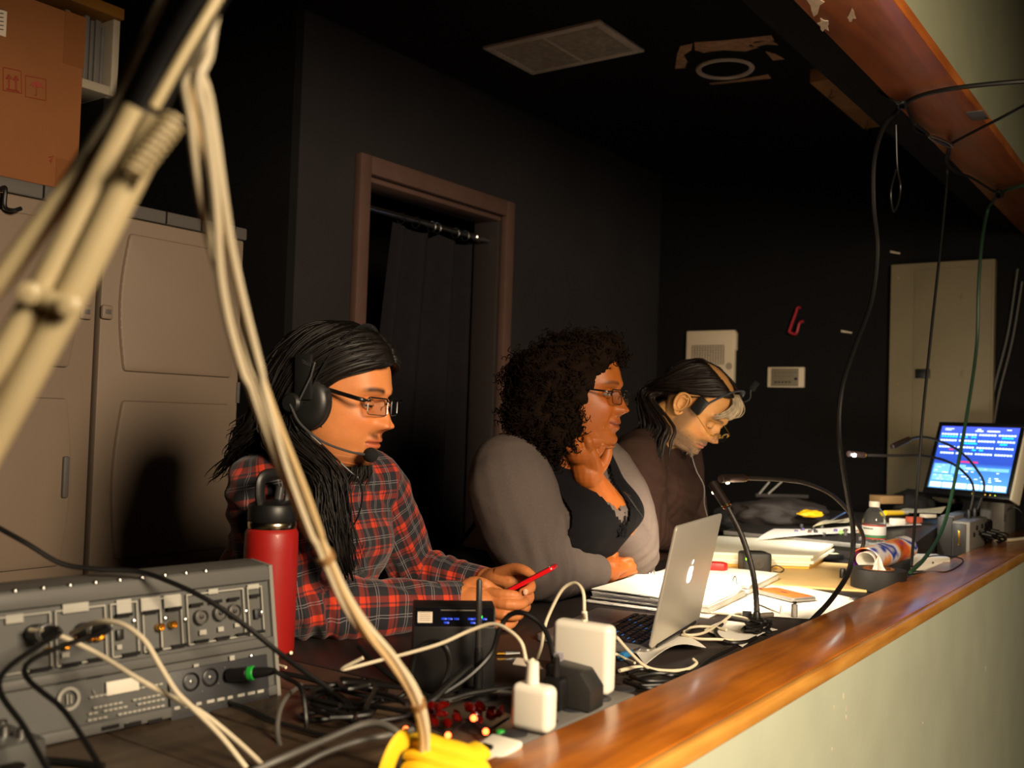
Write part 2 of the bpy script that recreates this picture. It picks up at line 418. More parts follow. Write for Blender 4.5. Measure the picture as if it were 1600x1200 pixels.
# ---------------------------------------------------------------- curtain, rod
m_steel = mat('steel', 'b9b9b9', .28, metal=1); m_curt = mat('curtain_black', '1c1a1d', .95, spec=.2, var=.15, scale=30)
xr = XW-.045
rod = thing('curtain_rod', (xr, 2.44, 1.87), 'steel curtain rod across the top of the doorway', 'curtain rod')
MB().cyl((xr, 2.444, 1.868), (xr, 3.18, 1.868), .011, sides=14).build('tube', m_steel, rod)
mb = MB(); mb.cyl((xr, 3.085, 1.868), (xr, 3.125, 1.868), .017, bev=.004); mb.build('finial', m_steel, rod)
for y in (2.66, 2.74, 2.83, 2.86, 2.97, 3.03):
    mb = MB(); mb.tube([(xr+.019*math.cos(a), y, 1.862+.02*math.sin(a)) for a in np.linspace(0, 2*PI, 17)], .0022, 5, cap=False); mb.build('ring', m_black if y < 2.8 else m_steel, rod)
def cfn(a, b):
    y = 2.63+a*.46; z = 1.845-b*1.83
    amp = .034+.010*b
    y += -.09*math.sin(min(1, b*1.6)*PI*.5)*(1-a)
    return (xr-.012+amp*math.sin(a*2*PI*3.6+.9*math.sin(a*7)), y, z-(.02*abs(math.sin(a*PI*5.2)) if b < .02 else 0))
tag(MB().sheet(cfn, 120, 26, .002).build('curtain', m_curt), 'black fabric curtain hanging in folds in the doorway', 'curtain')
# ---------------------------------------------------------------- far wall fittings
m_beige = mat('beige_plastic', 'dcc8ac', .5); m_beige2 = mat('beige_panel', '81755b', .6, var=.06, scale=6); m_dark = mat('black_plastic', '141314', .42); m_print = mat('printed_grey', '5d5348', .7)
def wp(u, v, d=0): p = on(u, v, 1, YF-d); return p
def wbox(u0, v0, u1, v1, depth, off=0, bev=.004):
    a, b = wp(u0, v0), wp(u1, v1)
    return MB().bounds((a.x, YF-off-depth, b.z), (b.x, YF-off-.0005, a.z), bev=bev)
def wline(mb, u0, v0, u1, v1, w, off):
    a, b = wp(u0, v0), wp(u1, v1); mb.bounds((min(a.x, b.x)-w/2, YF-off-.0008, min(a.z, b.z)-w/2), (max(a.x, b.x)+w/2, YF-off, max(a.z, b.z)+w/2))
ic = thing('wall_intercom', wp(1110, 555), 'beige wall intercom panel with a printed grid behind the bearded man', 'intercom')
wbox(1077, 518, 1150, 608, .035, bev=.008).build('body', m_beige, ic)
wbox(1144, 520, 1153, 548, .03, bev=.004).build('side_tab', m_beige, ic)
mb = MB()
for k in range(9):
    wline(mb, 1086, 541+k*3.6, 1136, 541+k*3.6, .0016, .0352)
for k in range(13): wline(mb, 1086+k*4.1, 541, 1086+k*4.1, 570, .0012, .0353)
mb.build('printed_grid', m_print, ic)
mb = MB(); M = frame(wp(1139, 572, .036), (0, -1, 0)); mb.lathe([(.001, .001), (.017, .001), (.017, 0)], M, 20, capb=False); mb.build('round_badge', mat('badge_grey', 'a99a86', .4), ic)
hs = thing('wall_phone', wp(1068, 585), 'rounded beige wall phone partly behind the bearded man', 'phone')
a, b = wp(1057, 573), wp(1079, 640)
MB().bounds((a.x, YF-.06, b.z), (b.x-.002, YF-.0005, a.z), bev=.02, seg=4).build('body', m_beige, hs)
mb = MB(); mb.tube(catmull([(a.x+.03, YF-.075, a.z-.01), (a.x+.03, YF-.085, (a.z+b.z)/2), (a.x+.03, YF-.075, b.z+.01)], 8), [.016]*5+[.011]*7+[.016]*5, 10); mb.build('handset', m_beige, hs)
cp = thing('wall_control_plate', wp(1230, 590), 'beige control plate with button rows on the black wall', 'control plate')
wbox(1202, 574, 1258, 606, .022, bev=.004).build('frame', m_beige, cp)
wbox(1208, 576, 1250, 604, .0245, bev=.001).build('face', mat('plate_face', '7e735f', .5), cp)
for r_, (v, n) in enumerate([(582, 8), (588, 6), (597, 5)]):
    for k in range(n):
        p = wp(1212+k*(4.4 if r_ == 0 else 5.4), v, .0245); s = .007 if r_ == 2 else .0045
        MB().box((0, 0, 0), (s*1.3, .005, s), Matrix.Translation(p), bev=.001).build('button', m_dark if r_ == 2 else m_print, cp)
mb = MB(); p = wp(1244, 592, .0245); mb.lathe([(.006, 0), (.006, .006), (.004, .008)], frame(p, (0, -1, 0)), 14); mb.build('knob', m_dark, cp)
hk = MB(); hp = [wp(1250, 481, .004), wp(1246, 481, .03), wp(1243, 490, .034), wp(1235, 512, .036), wp(1234, 519, .036), wp(1244, 521, .04), wp(1249, 505, .045), wp(1255, 502, .05)]
tag(hk.tube(catmull(hp, 5), .006, 8).build('coat_hook', mat('pink_vinyl', 'b0303c', .4)), 'red vinyl coated hook on the black wall', 'hook')
for k, (u, v, du, dv, lb) in enumerate([(1323, 518, 9, 2.5, 'small scrap of pale tape on the black wall beside the tall panel'), (1399, 394, 8, 2.5, 'pale tape scrap above the tall beige panel')]):
    mb = MB(); q = [wp(u-du, v-dv, .001), wp(u+du, v+dv*.4, .001), wp(u+du*.8, v+dv*1.3, .001), wp(u-du, v+dv*.3, .001)]
    M = Matrix.Identity(4); mb.add([tuple(x) for x in q]+[(x[0], YF, x[2]) for x in q], [(0, 1, 2, 3), (7, 6, 5, 4), (0, 4, 5, 1), (1, 5, 6, 2), (2, 6, 7, 3), (3, 7, 4, 0)])
    tag(mb.build('tape_scrap', m_paintwhite), lb, 'tape')
ep = thing('electrical_panel', wp(1472, 600), 'tall beige electrical panel door on the far wall', 'electrical panel')
wbox(1397, 416, 1552, 790, .05, bev=.004).build('case', m_beige2, ep)
wbox(1434, 424, 1548, 784, .054, bev=.002).build('door', m_beige2, ep)
wbox(1436, 578, 1458, 592, .066, bev=.002).build('latch', m_dark, ep)
for (u, v) in [(1404, 434), (1403, 600), (1402, 768), (1541, 598), (1543, 432)]:
    MB().lathe([(.004, 0), (.004, .003), (.002, .004)], frame(wp(u, v, .05), (0, -1, 0)), 10).build('screw', m_block, ep)
for (v0, v1) in ((462, 470), (580, 590)): wbox(1506, v0, 1509, v1, .06, bev=.001).build('hinge', m_beige2, ep)
# thin wires down the dark corner right of the panel

# ================================================================ DESK
DX0, DX1 = -1.42, SI-.002
desk = thing('desk', (-1.05, 2.4, 0), 'long dark work counter behind the half wall', 'desk')
mb = MB(); mb.bounds((DX0, 1.19, .715), (DX1, 4.5, .75), bev=.003); mb.build('worktop', m_desk_dk, desk)
y = .0
for k, wd in enumerate((.13, .15, .14, .12, .15, .13, .14, .11)):       # worn planks under the mixer end
    y1 = 1.188-sum((.13, .15, .14, .12, .15, .13, .14, .11)[:k])
    MB().bounds((DX0, y1-wd+.004, .715), (DX1, y1, .749+.0015*(k % 2)), bev=.003).build('plank', m_desk, desk)
for (x, yy) in [(DX0+.06, .2), (DX0+.06, 2.9), (DX0+.06, 4.4), (DX1-.06, .2), (DX1-.06, 2.9), (DX1-.06, 4.4)]:
    MB().bounds((x-.03, yy-.03, 0), (x+.03, yy+.03, .7149)).build('leg', m_dark, desk)

# ================================================================ STORAGE CABINET and what stands on it
m_cab = mat('taupe_resin', '837263', .55, spec=.35, var=.03, scale=5, bump=.1, bscale=300); m_cabdk = mat('cabinet_grey_lid', '5a5552', .6); m_gap = mat('gap_black', '0a0909', .9)
XC = -2.3
def cb(u, v, off=0): return on(u, v, 0, XC+off)
cab = thing('storage_cabinet', (XC-.25, 1.4, 0), 'tall taupe plastic storage cabinet with two panelled doors against the left wall', 'cabinet')
yL, yM, yR = .90, cb(148, 600).y, cb(371, 620).y
zt = 1.668; zs = cb(150, 907).z
MB().bounds((XC-.5, yL, .02), (XC-.03, yR+.02, zt-.012), bev=.006).build('body', m_cab, cab)
mb = MB(); mb.bounds((XC-.5, yL-.01, zt-.011), (XC-.028, yR+.035, zt+.025), bev=.006); mb.build('lid', m_cabdk, cab)
for k in range(9):
    y = yL+.06+k*.115
    MB().bounds((XC-.0279, y-.004, zt-.009), (XC-.025, y+.0, zt+.023)).build('lid_rib', m_gap, cab)
for y0, y1, nm in ((yM+.007, yR, 0), (yL, yM-.007, 1)):
    d = MB().bounds((XC-.03, y0, zs), (XC, y1, zt-.02), bev=.004).build('door', m_cab, cab)
    yc = y0 if nm == 0 else y1; sg = 1 if nm == 0 else -1
    zu0, zu1, zl0, zl1 = cb(270, 585).z, cb(240, 372).z, cb(240, 868).z, cb(260, 628).z
    for (za, zb) in ((zu0, zu1), (zl0, zl1)):
        ya, yb = yc+sg*.055, (y1-.03 if nm == 0 else y0+.03)
        ya, yb = min(ya, yb), max(ya, yb)
        # raised field with a bowed inner edge and soft shoulder
        n = 16; edge = []
        for k in range(n+1):
            t = k/n; bow = .02*math.sin(PI*t)
            edge.append((yc+sg*(.068-bow), za+(zb-za)*t))
        oy = yb if nm == 0 else ya
        poly = edge+[(oy, zb), (oy, za)]
        M = Matrix(((0, 0, 1, XC), (1, 0, 0, 0), (0, 1, 0, 0), (0, 0, 0, 1)))
        MB().prism(poly, -.006, .011, M, bev=.0085).build('raised_panel', m_cab, d)
    p = cb(165 if nm == 0 else 132, 488)
    MB().bounds((XC-.002, p.y-.016, p.z-.018), (XC+.012, p.y+.016, p.z+.018), bev=.006).build('handle', m_cab, d)
    MB().bounds((XC+.008, p.y-.009, p.z-.006), (XC+.0125, p.y+.009, p.z+.008), bev=.002).build('finger_slot', m_cabdk, d)
MB().bounds((XC-.028, yM-.007, .1), (XC-.026, yM+.007, zt-.02)).build('door_gap', m_gap, cab)
for y0, y1 in ((yM+.007, yR-.005), (yL, yM-.007)):
    MB().bounds((XC-.03, y0, .06), (XC-.003, y1, zs-.008), bev=.004).build('lower_door', m_cab, cab)
p = cb(357, 610); MB().bounds((XC-.03, yR-.006, p.z-.035), (XC+.006, yR+.004, p.z+.025), bev=.002).build('hinge', m_cabdk, cab)
p = cb(97, 745); MB().bounds((XC, p.y-.008, p.z-.05), (XC+.02, p.y+.008, p.z+.05), bev=.004).build('grip_rail', m_cabdk, cab)
mb = MB(); q = cb(6, 315, .02); mb.tube(catmull([q+V(-.02, 0, .03), q+V(.004, 0, .03), q+V(.006, 0, -.012), q+V(.02, .012, -.02), q+V(.02, .03, -.012)], 5), .005, 8)
mb.build('hasp', m_dark, cab)
# cardboard carton
m_card = mat('cardboard', '86522a', .75, var=.06, scale=8); m_red = mat('red_print', '8e3a24', .7); m_tape = mat('carton_tape', '7a4a26', .4)
box = thing('cardboard_box', (XC-.25, 1.1, zt+.025), 'large brown cardboard box with red handling symbols on top of the cabinet', 'box')
bx = XC-.04; by1 = on(126, 200, 0, bx).y; bz1 = on(138, 30, 0, bx).z
MB().bounds((bx-.22, by1-.62, zt+.026), (bx, by1, bz1), bev=.004).build('carton', m_card, box)
MB().bounds((bx-.2, by1-.06, zt+.03), (bx+.0008, by1+.0008, zt+.1)).build('tape_strip', m_tape, box)
MB().bounds((bx-.2, by1-.055, bz1-.13), (bx+.0008, by1+.0008, bz1+.0008)).build('tape_strip', m_tape, box)
def bp(u, v): return on(u, v, 0, bx+.001)
def bars(L, nm):
    mb = MB()
    for (u0, v0, u1, v1, w) in L:
        a, b = bp(u0, v0), bp(u1, v1); mb.tube([a, b], w, 4)
    mb.build(nm, m_red, box)
wln = .0011
bars([(5, 105, 33, 111, wln), (33, 111, 34, 146, wln), (34, 146, 5, 141, wln), (5, 141, 5, 105, wln)], 'symbol_frame')
bars([(40, 118, 72, 124, wln), (72, 124, 72, 157, wln), (72, 157, 40, 151, wln), (40, 151, 40, 118, wln)], 'symbol_frame')
bars([(14, 118, 14, 139, .0022), (14, 117, 10, 123, .0022), (14, 117, 18, 124, .0022), (25, 120, 25, 141, .0022), (25, 119, 21, 125, .0022), (25, 119, 29, 126, .0022), (10, 139, 30, 143, .0018)], 'arrows_symbol')
mb = MB(); q = [(46, 135), (50, 129), (57, 126), (64, 129), (69, 139), (64, 136), (61, 138), (57, 135), (53, 136), (50, 133)]
q = [bp(*x) for x in q]; mb.prism([(p.y, p.z) for p in q], 0, .0012, Matrix(((0, 0, 1, bx), (1, 0, 0, 0), (0, 1, 0, 0), (0, 0, 0, 1)))); mb.build('umbrella_symbol', m_red, box)
bars([(57, 133, 57, 149, wln), (57, 149, 54, 149, wln)], 'umbrella_handle')
m_lab = mat('paper_label', 'cfc0ae', .6)
a, b = bp(-30, 4), bp(9, 58); MB().bounds((bx, a.y, b.z), (bx+.0015, b.y, a.z)).build('shipping_label', m_lab, box)
mb = MB()
for k in range(6): p0, p1 = bp(-25, 12+k*6), bp(5, 15+k*6.3); mb.tube([p0+V(.001, 0, 0), p1+V(.001, 0, 0)], .0012, 4)
mb.build('label_print', m_print, box)
bars([(78, 252, 82, 247, .0015), (84, 244, 76, 246, .0012), (79, 256, 81, 251, .001)], 'scuff')
# white rack with grey boards behind the box
m_white = mat('white_painted', 'b8ab98', .5, var=.05); m_greyb = mat('grey_board', '6d6864', .6, var=.1, scale=20); m_yel = mat('ochre_board', '8a5c1e', .55, var=.15, scale=10)
rx = XC-.29
rk = thing('folder_rack', (rx-.1, 1.35, zt+.3), 'white rack of upright grey folders under an ochre board, behind the cardboard box', 'rack')
r1 = on(186, 90, 0, rx).y; zr1 = on(180, 30, 0, rx).z; zr0 = on(180, 152, 0, rx).z; r0 = r1-.40
MB().bounds((rx-.19, r1-.022, zr0), (rx, r1, zr1), bev=.003).build('side_panel', m_white, rk)
MB().bounds((rx-.19, r0, zr0), (rx, r0+.022, zr1), bev=.003).build('side_panel', m_white, rk)
MB().bounds((rx-.19, r0+.022, zr0), (rx, r1-.022, zr0+.026), bev=.003).build('shelf', m_white, rk)
MB().bounds((rx-.19, r0+.022, zr0+.027), (rx-.175, r1-.022, zr1-.005)).build('back_panel', m_dark, rk)
for y in (r0+.01, r1-.012):
    MB().bounds((rx-.185, y-.01, zt+.0255), (rx-.03, y+.01, zr0-.0005)).build('foot', m_dark, rk)
yy = r1-.034; k = 0
while yy > r1-.16:
    t = random.uniform(.008, .017)
    mb = MB().bounds((rx-.172, yy-t, zr0+.027), (rx-random.uniform(.012, .03), yy, zr1-random.uniform(.012, .03)), bev=.001)
    tag(mb.build('folder', m_greyb), 'grey folder upright in the white rack on the cabinet', 'folder', 'grey folders in the white rack'); yy -= t+.004; k += 1
mb = MB().bounds((rx-.19, r0-.02, zr1+.001), (rx+.012, r1+.004, zr1+.034), bev=.003); mb.build('top_board', m_yel, rk)

# ================================================================ PEOPLE: shared builders
def interp(tab, z):
    zs = [t[0] for t in tab][::-1]
    return [float(np.interp(z, zs, [t[k] for t in tab][::-1])) for k in range(1, len(tab[0]))]
def smooth_tab(tab, n=6):
    "catmull through the table rows"
    rows = [np.array(t, float) for t in tab]; out = []
    for i in range(len(rows)-1):
        a, b, c, d = rows[max(i-1, 0)], rows[i], rows[i+1], rows[min(i+2, len(rows)-1)]
        for k in range(n):
            t = k/n; p = .5*(2*b+(c-a)*t+(2*a-5*b+4*c-d)*t*t+(3*b-a-3*c+d)*t**3)
            p[0] = b[0]+(c[0]-b[0])*t; out.append(tuple(p))
    out.append(tuple(rows[-1])); return out
# z, front, back, half width, front taper
HEAD = [(.1185, -.012, -.028, .010, 0), (.115, .012, -.055, .032, 0), (.106, .038, -.078, .050, 0), (.09, .061, -.096, .064, .05), (.07, .077, -.106, .0725, .1),
        (.045, .086, -.109, .0765, .12), (.022, .0895, -.107, .0765, .14), (.004, .0855, -.101, .0745, .16), (-.012, .0855, -.095, .073, .18), (-.03, .087, -.088, .0715, .22),
        (-.047, .0875, -.081, .069, .28), (-.06, .0875, -.076, .0665, .33), (-.072, .0865, -.072, .0635, .38), (-.084, .084, -.069, .0595, .42), (-.096, .084, -.067, .0545, .45),
        (-.106, .0815, -.066, .051, .45), (-.113, .0755, -.066, .0495, .42), (-.1185, .064, -.066, .049, .36), (-.123, .049, -.067, .049, .26), (-.129, .034, -.069, .050, .12), (-.138, .021, -.073, .0515, 0), (-.155, .013, -.080, .054, 0), (-.18, .012, -.088, .058, 0), (-.205, .014, -.094, .062, 0), (-.23, .014, -.096, .064, 0)]
def g(x, s): return np.exp(-.5*(x/s)**2)
def make_head(par, nt=168):
    "returns verts (local), faces; par: width, jaw, nose, lips, smile, chin, fat, neck (lean of the neck)"
    tab = smooth_tab(HEAD, 8)
    zz = []
    for i in range(len(tab)-1): zz.append(tab[i])
    zz.append(tab[-1])
    rows = []
    th = np.linspace(0, 2*PI, nt, endpoint=False)
    th = th-.55*np.sin(th)*.9                     # denser at the front (theta 0)
    for (z, F, B, W, tf) in zz:
        if z < -.03 and z > -.125:
            k = min(1, (-.03-z)/.06); W = W*(1+par.get('jaw', 0)*k)
        B = B*par.get('back', 1)
        if z < -.1: W *= 1+par.get('neckw', 0)*min(1, (-.1-z)/.03); B -= par.get('neckw', 0)*.02
        W *= par.get('width', 1)
        if -.2 < z < -.112: F += par.get('fat', 0)*g(z+.135, .016)
        yc = (F+B)/2-.004 if z > -.1 else (F+B)/2
        c, s = np.cos(th), np.sin(th); n = 2.25 if z > -.115 else 2.0
        cy = np.sign(c)*np.abs(c)**(2/n); sx = np.sign(s)*np.abs(s)**(2/n)
        y = np.where(c > 0, yc+(F-yc)*cy, yc+(yc-B)*cy)
        x = W*sx*(1-tf*np.clip(cy, 0, 1)**2*.75)
        rows.append(np.stack([x, y, np.full(nt, z)], 1))
    v = np.array(rows).reshape(-1, 3); x, y, z = v[:, 0].copy(), v[:, 1].copy(), v[:, 2].copy()
    fr = np.clip((y-.02)/.05, 0, 1)               # frontness
    ax = np.abs(x); d = np.zeros(len(v))
    N = par.get('nose', 1)
    prof = np.interp(z, [-.053, -.0475, -.043, -.038, -.031, -.021, -.008, .004, .014], [.001, .0095, .0168, .0198, .0200, .0178, .0130, .0062, .001])
    sg = np.interp(z, [-.045, -.033, -.015, .01], [.0112, .0112, .0082, .0075])
    d += N*prof*np.exp(-.5*np.abs(x/(sg*1.12))**2.8)
    d += N*.0115*g(ax-.0145, .006)*g(z+.0375, .0068)           # wings
    d -= .005*g(ax-.0085, .0032)*g(z+.046, .0028)              # nostrils
    d -= .0115*g(ax-.031, .014)*g(z+.001, .0105)               # sockets
    d -= .004*g(ax-.016, .006)*g(z-.002, .009)
    d += .0045*g(ax-.028, .018)*g(z-.021, .007)                # brow ridge
    d += .0035*g(x, .012)*g(z-.02, .01)
    d += .0065*g(ax-.043, .016)*g(z+.030, .014)                # cheek bone
    d += par.get('cheek', 0)*g(ax-.040, .018)*g(z+.052, .018)
    d -= .0025*g(ax-.027+.12*(z+.06), .005)*g(z+.058, .012)*(1+par.get('smile', 0))    # fold nose-mouth
    L = par.get('lips', 1); sm = par.get('smile', 0)*.004*(np.clip(ax, 0, .03)/.026)**2
    zl = z-sm
    lw = np.clip(1-(ax/.027)**2, 0, 1)**.6
    d += L*.0052*g(zl+.0655, .0042)*lw
    d += L*.0062*g(zl+.0775, .0048)*np.clip(1-(ax/.024)**2, 0, 1)**.6
    d -= .0048*g(zl+.0712, .0015)*np.clip(1-(ax/.028)**2, 0, 1)**.5
    d -= .0015*g(x, .003)*g(z+.058, .005)
    d -= .004*g(zl+.0875, .004)*g(x, .018)
    d += (.0045+par.get('chin', 0))*g(x, .014)*g(z+.101, .009)
    v[:, 1] += d*fr
    v[:, 2] -= par.get('jawlen', 0)*np.clip((-.06-z)/.05, 0, 1)
    v[:, 0] += -np.sign(x)*.004*g(z-.03, .02)*g(y-.045, .02)    # temples
    neck = par.get('neck', (0, 0, 0)); t = np.clip((-.112-z)/.12, 0, 1); back = np.clip((.03-y)/.03, 0, 1)
    t = t*np.where(z > -.12, back, 1)
    v[:, 0] += neck[0]*t**1.3; v[:, 1] += neck[1]*t**1.3; v[:, 2] += neck[2]*t**1.3
    nr = len(zz)
    f = [(i*nt+k, (i+1)*nt+k, (i+1)*nt+(k+1) % nt, i*nt+(k+1) % nt) for i in range(nr-1) for k in range(nt)]
    f.append(tuple(range(nt))); f.append(tuple((nr-1)*nt+k for k in range(nt))[::-1])
    return v, f
def shell_cap(c, r, e0, e1, a0, a1, n=12, th=.0009):
    "part of a sphere: elevation e0..e1, azimuth a0..a1 about +y"
    vs = []; fs = []
    for rr in (r, r-th):
        for i in range(n+1):
            e = e0+(e1-e0)*i/n
            for k in range(n+1):
                a = a0+(a1-a0)*k/n
                vs.append((c[0]+rr*math.cos(e)*math.sin(a), c[1]+rr*math.cos(e)*math.cos(a), c[2]+rr*math.sin(e)))
    m = (n+1)*(n+1)
    for i in range(n):
        for k in range(n):
            q = (i*(n+1)+k, i*(n+1)+k+1, (i+1)*(n+1)+k+1, (i+1)*(n+1)+k); fs += [q, tuple(x+m for x in q[::-1])]
    for k in range(n): fs += [(k+1, k, k+m, k+1+m), (n*(n+1)+k, n*(n+1)+k+1, n*(n+1)+k+1+m, n*(n+1)+k+m)]
    return vs, fs
def ear_parts(mb, M, side, s=1.0):
    "an ear on the head side: outer rim, inner fold, bowl and lobe"
    def q(y, z, o): return M @ Vector((side*(.0735+o), -.012+y*s, -.006+z*s))
    rim = [q(.012, .006, 0), q(.013, .02, .006), (q(.004, .031, .013)), q(-.010, .031, .017), q(-.020, .021, .019), q(-.022, .005, .018), q(-.017, -.010, .015), q(-.008, -.020, .010), q(.002, -.028, .006), q(.009, -.022, .003), q(.010, -.014, .001)]
    mb.tube(catmull(rim, 5), [.0032]*20+[.0036]*12+[.0052]*10+[.004]*9, 8)
    mb.tube(catmull([q(.002, .022, .009), q(-.011, .019, .013), q(-.014, .004, .013), q(-.009, -.008, .011), q(.003, -.013, .007)], 5), .0034, 7)
    def bowl(a, b):
        an = 2*PI*a; r = b
        return q(-.005+r*.0165*math.cos(an), .004+r*.027*math.sin(an), .0015+.012*r*r-(.0*a) + (.003*math.cos(an+PI))*r)
    mb.sheet(bowl, 22, 7, .003)
    mb.sphere((0, 0, 0), (.004, .006, .0075), Matrix.Translation(q(.004, -.024, .005)), 10, 8)
def eye_parts(mb, M, up, low, gaze=(0, 0)):
    "eyeballs with iris, upper and lower lids. up/low: edge of each lid in degrees of elevation. material 1 white, 2 iris, 3 pupil, 0 skin, 4 lash"
    for sx in (-1, 1):
        c = Vector((sx*.0315, .0705, -.002))
        mb.sphere(c, .0118, M, 20, 14, mi=1)
        gd = Vector((math.sin(gaze[0]), math.cos(gaze[0])*math.cos(gaze[1]), math.sin(gaze[1]))).normalized()
        F = M @ frame(c+gd*.0103, gd)
        mb.lathe([(.0058, 0), (.0055, .0008), (.003, .0016)], F, 18, mi=2, capb=False)
        mb.lathe([(.0024, .0017), (.0001, .0019)], F, 12, mi=3, capb=False)
        for e0, e1, r in ((math.radians(95), math.radians(up), .0133), (math.radians(-85), math.radians(low), .0130)):
            vs, fs = shell_cap(c, r, e0, e1, -1.95, 1.95)
            mb.add(vs, fs, M, 0)
        ls = [c+Vector((.0134*math.cos(math.radians(up))*math.sin(a), .0134*math.cos(math.radians(up))*math.cos(a), .0134*math.sin(math.radians(up))-.0008*abs(a))) for a in np.linspace(-1.2, 1.2, 12)]
        mb.tube([M @ p for p in ls], .0007, 5, mi=4)
def strandset(mb, guides, n, r0, r1, spread, seed, sides=4, npts=14, wave=0, wf=20, rad_tip=None):
    """hair strands that run between neighbouring guides. guides: list of polylines (world) with the same point count"""
    rg = np.random.default_rng(seed)
    G = [catmull(x, 5) for x in guides]; L = len(G[0])
    for k in range(n):
        s = rg.random()*(len(G)-1); i = min(int(s), len(G)-2); t = s-i
        ln = rg.uniform(.82, 1.0); off = Vector(rg.normal(0, spread, 3)); ph = rg.random()*6.28; ph2 = rg.random()*6.28; pts = []
        for j in range(npts):
            x = j/(npts-1)*(L-1)*ln; a = min(int(x), L-2); f = x-a
            p = (G[i][a].lerp(G[i][a+1], f)).lerp(G[i+1][a].lerp(G[i+1][a+1], f), t)
            e = min(1, j/4)
            w_ = wave*Vector((math.sin(x*wf/L+ph), math.cos(x*wf*.8/L+ph2), math.sin(x*wf*.6/L+ph2)))*(j/npts)
            pts.append(p+off*e*(1+.8*j/npts)+w_)
        rr = rg.uniform(r0, r1)
        mb.tube(pts, [rr*(.7 if j == 0 else 1 if j < npts-3 else (.75, .5, .25)[j-npts+3]) for j in range(npts)], sides)
def limb(mb, pts, rad, sides=16, n=4):
    P_ = catmull(pts, n)
    if hasattr(rad[0], '__len__'):
        ra = cat1([r[0] for r in rad], n); rb = cat1([r[1] for r in rad], n); R = list(zip(ra, rb))
    else: R = cat1(rad, n)
    mb.tube(P_, R, sides)
    q = R[0]; q = max(q) if hasattr(q, '__len__') else q; mb.sphere(P_[0], q*.97)
    q = R[-1]; q = max(q) if hasattr(q, '__len__') else q; mb.sphere(P_[-1], q*.97)
def loft(mb, rings, sides=28):
    "rings: (centre, axis_x dir, half x, axis_y dir, half y, exponent)"
    vs = []
    for c, ax, a, ay, b, e in rings:
        c, ax, ay = Vector(c), Vector(ax), Vector(ay)
        for k in range(sides):
            t = 2*PI*k/sides; co, si = math.cos(t), math.sin(t)
            vs.append(c+ax*(a*math.copysign(abs(co)**(2/e), co))+ay*(b*math.copysign(abs(si)**(2/e), si)))
    n = len(rings)
    fs = [(i*sides+k, i*sides+(k+1) % sides, (i+1)*sides+(k+1) % sides, (i+1)*sides+k) for i in range(n-1) for k in range(sides)]
    fs += [tuple(range(sides))[::-1], tuple((n-1)*sides+k for k in range(sides))]
    mb.add(vs, fs)
def ringset(pts, n=5):
    "rings interpolated: rows (centre, halfx, halfy) with shared axes"
    c = catmull([p[0] for p in pts], n); a = cat1([p[1] for p in pts], n); b = cat1([p[2] for p in pts], n)
    return list(zip(c, a, b))
def wrinkle(me, amp, fs, seed=0, folds=()):
    co = mesh_np(me).copy(); no = normals_np(me)
    d = np.zeros(len(co))
    for i, p in enumerate(co):
        q = Vector(p)*fs[0]+Vector((seed, 0, 0)); a = noise.noise(q); b = noise.noise(Vector(p)*fs[1]+Vector((0, seed, 3)))
        d[i] = amp*((1-abs(a)*2.2)*.7+b*.5)
    for (c, ax, rad, wl, am) in folds:
        c = np.array(c); ax = np.array(ax)/np.linalg.norm(ax); r = co-c
        t = r@ax; w_ = np.exp(-.5*(np.linalg.norm(r, axis=1)/rad)**2)
        d += am*np.sin(t/wl*2*PI+2.2*np.sin(r[:, 2]*30+r[:, 1]*22))*w_
    set_np(me, co+no*d[:, None])
def skin_material(name, tone, sss=.12, rough=.48):
    m = mat(name, tone, rough, spec=.4, attr='tint', var=.05, scale=60, bump=.12, bscale=420)
    b = m.node_tree.nodes['Principled BSDF']
    b.inputs['Subsurface Weight'].default_value = sss; b.inputs['Subsurface Radius'].default_value = (.012, .004, .002); b.inputs['Subsurface Scale'].default_value = .5
    return m
m_eyew = mat('eye_white', '9c9084', .35); m_iris = mat('iris_brown', '2e1a10', .2); m_pupil = mat('pupil_black', '050404', .15); m_lash = mat('lash_black', '120c0a', .6)
m_hairblk = mat('hair_black', '110d0b', .5, spec=.3, var=.3, scale=40)
m_lens = bpy.data.materials.new('spectacle_lens'); m_lens.use_nodes = True
def _lens(m, tintc=(1, 1, 1), gl=.1):
    nt = m.node_tree; nt.nodes.clear(); o = nt.nodes.new('ShaderNodeOutputMaterial'); t = nt.nodes.new('ShaderNodeBsdfTransparent'); gn = nt.nodes.new('ShaderNodeBsdfGlossy'); mx = nt.nodes.new('ShaderNodeMixShader'); fr = nt.nodes.new('ShaderNodeFresnel')
    gn.inputs['Roughness'].default_value = .02; t.inputs[0].default_value = (*tintc, 1)
    ad = nt.nodes.new('ShaderNodeMath'); ad.inputs[1].default_value = gl; nt.links.new(fr.outputs[0], ad.inputs[0]); fr.inputs[0].default_value = 1.5
    mx.inputs[0].default_value = gl; nt.links.new(t.outputs[0], mx.inputs[1]); nt.links.new(gn.outputs[0], mx.inputs[2]); nt.links.new(mx.outputs[0], o.inputs[0])
_lens(m_lens, (.99, .99, 1), .13)
def rounded_rect(w_, h, r, n=5):
    out = []
    for cx, cy, a0 in ((w_/2-r, h/2-r, 0), (-w_/2+r, h/2-r, 90), (-w_/2+r, -h/2+r, 180), (w_/2-r, -h/2+r, 270)):
        for k in range(n+1):
            a = math.radians(a0+90*k/n); out.append((cx+r*math.cos(a), cy+r*math.sin(a)))
    return out
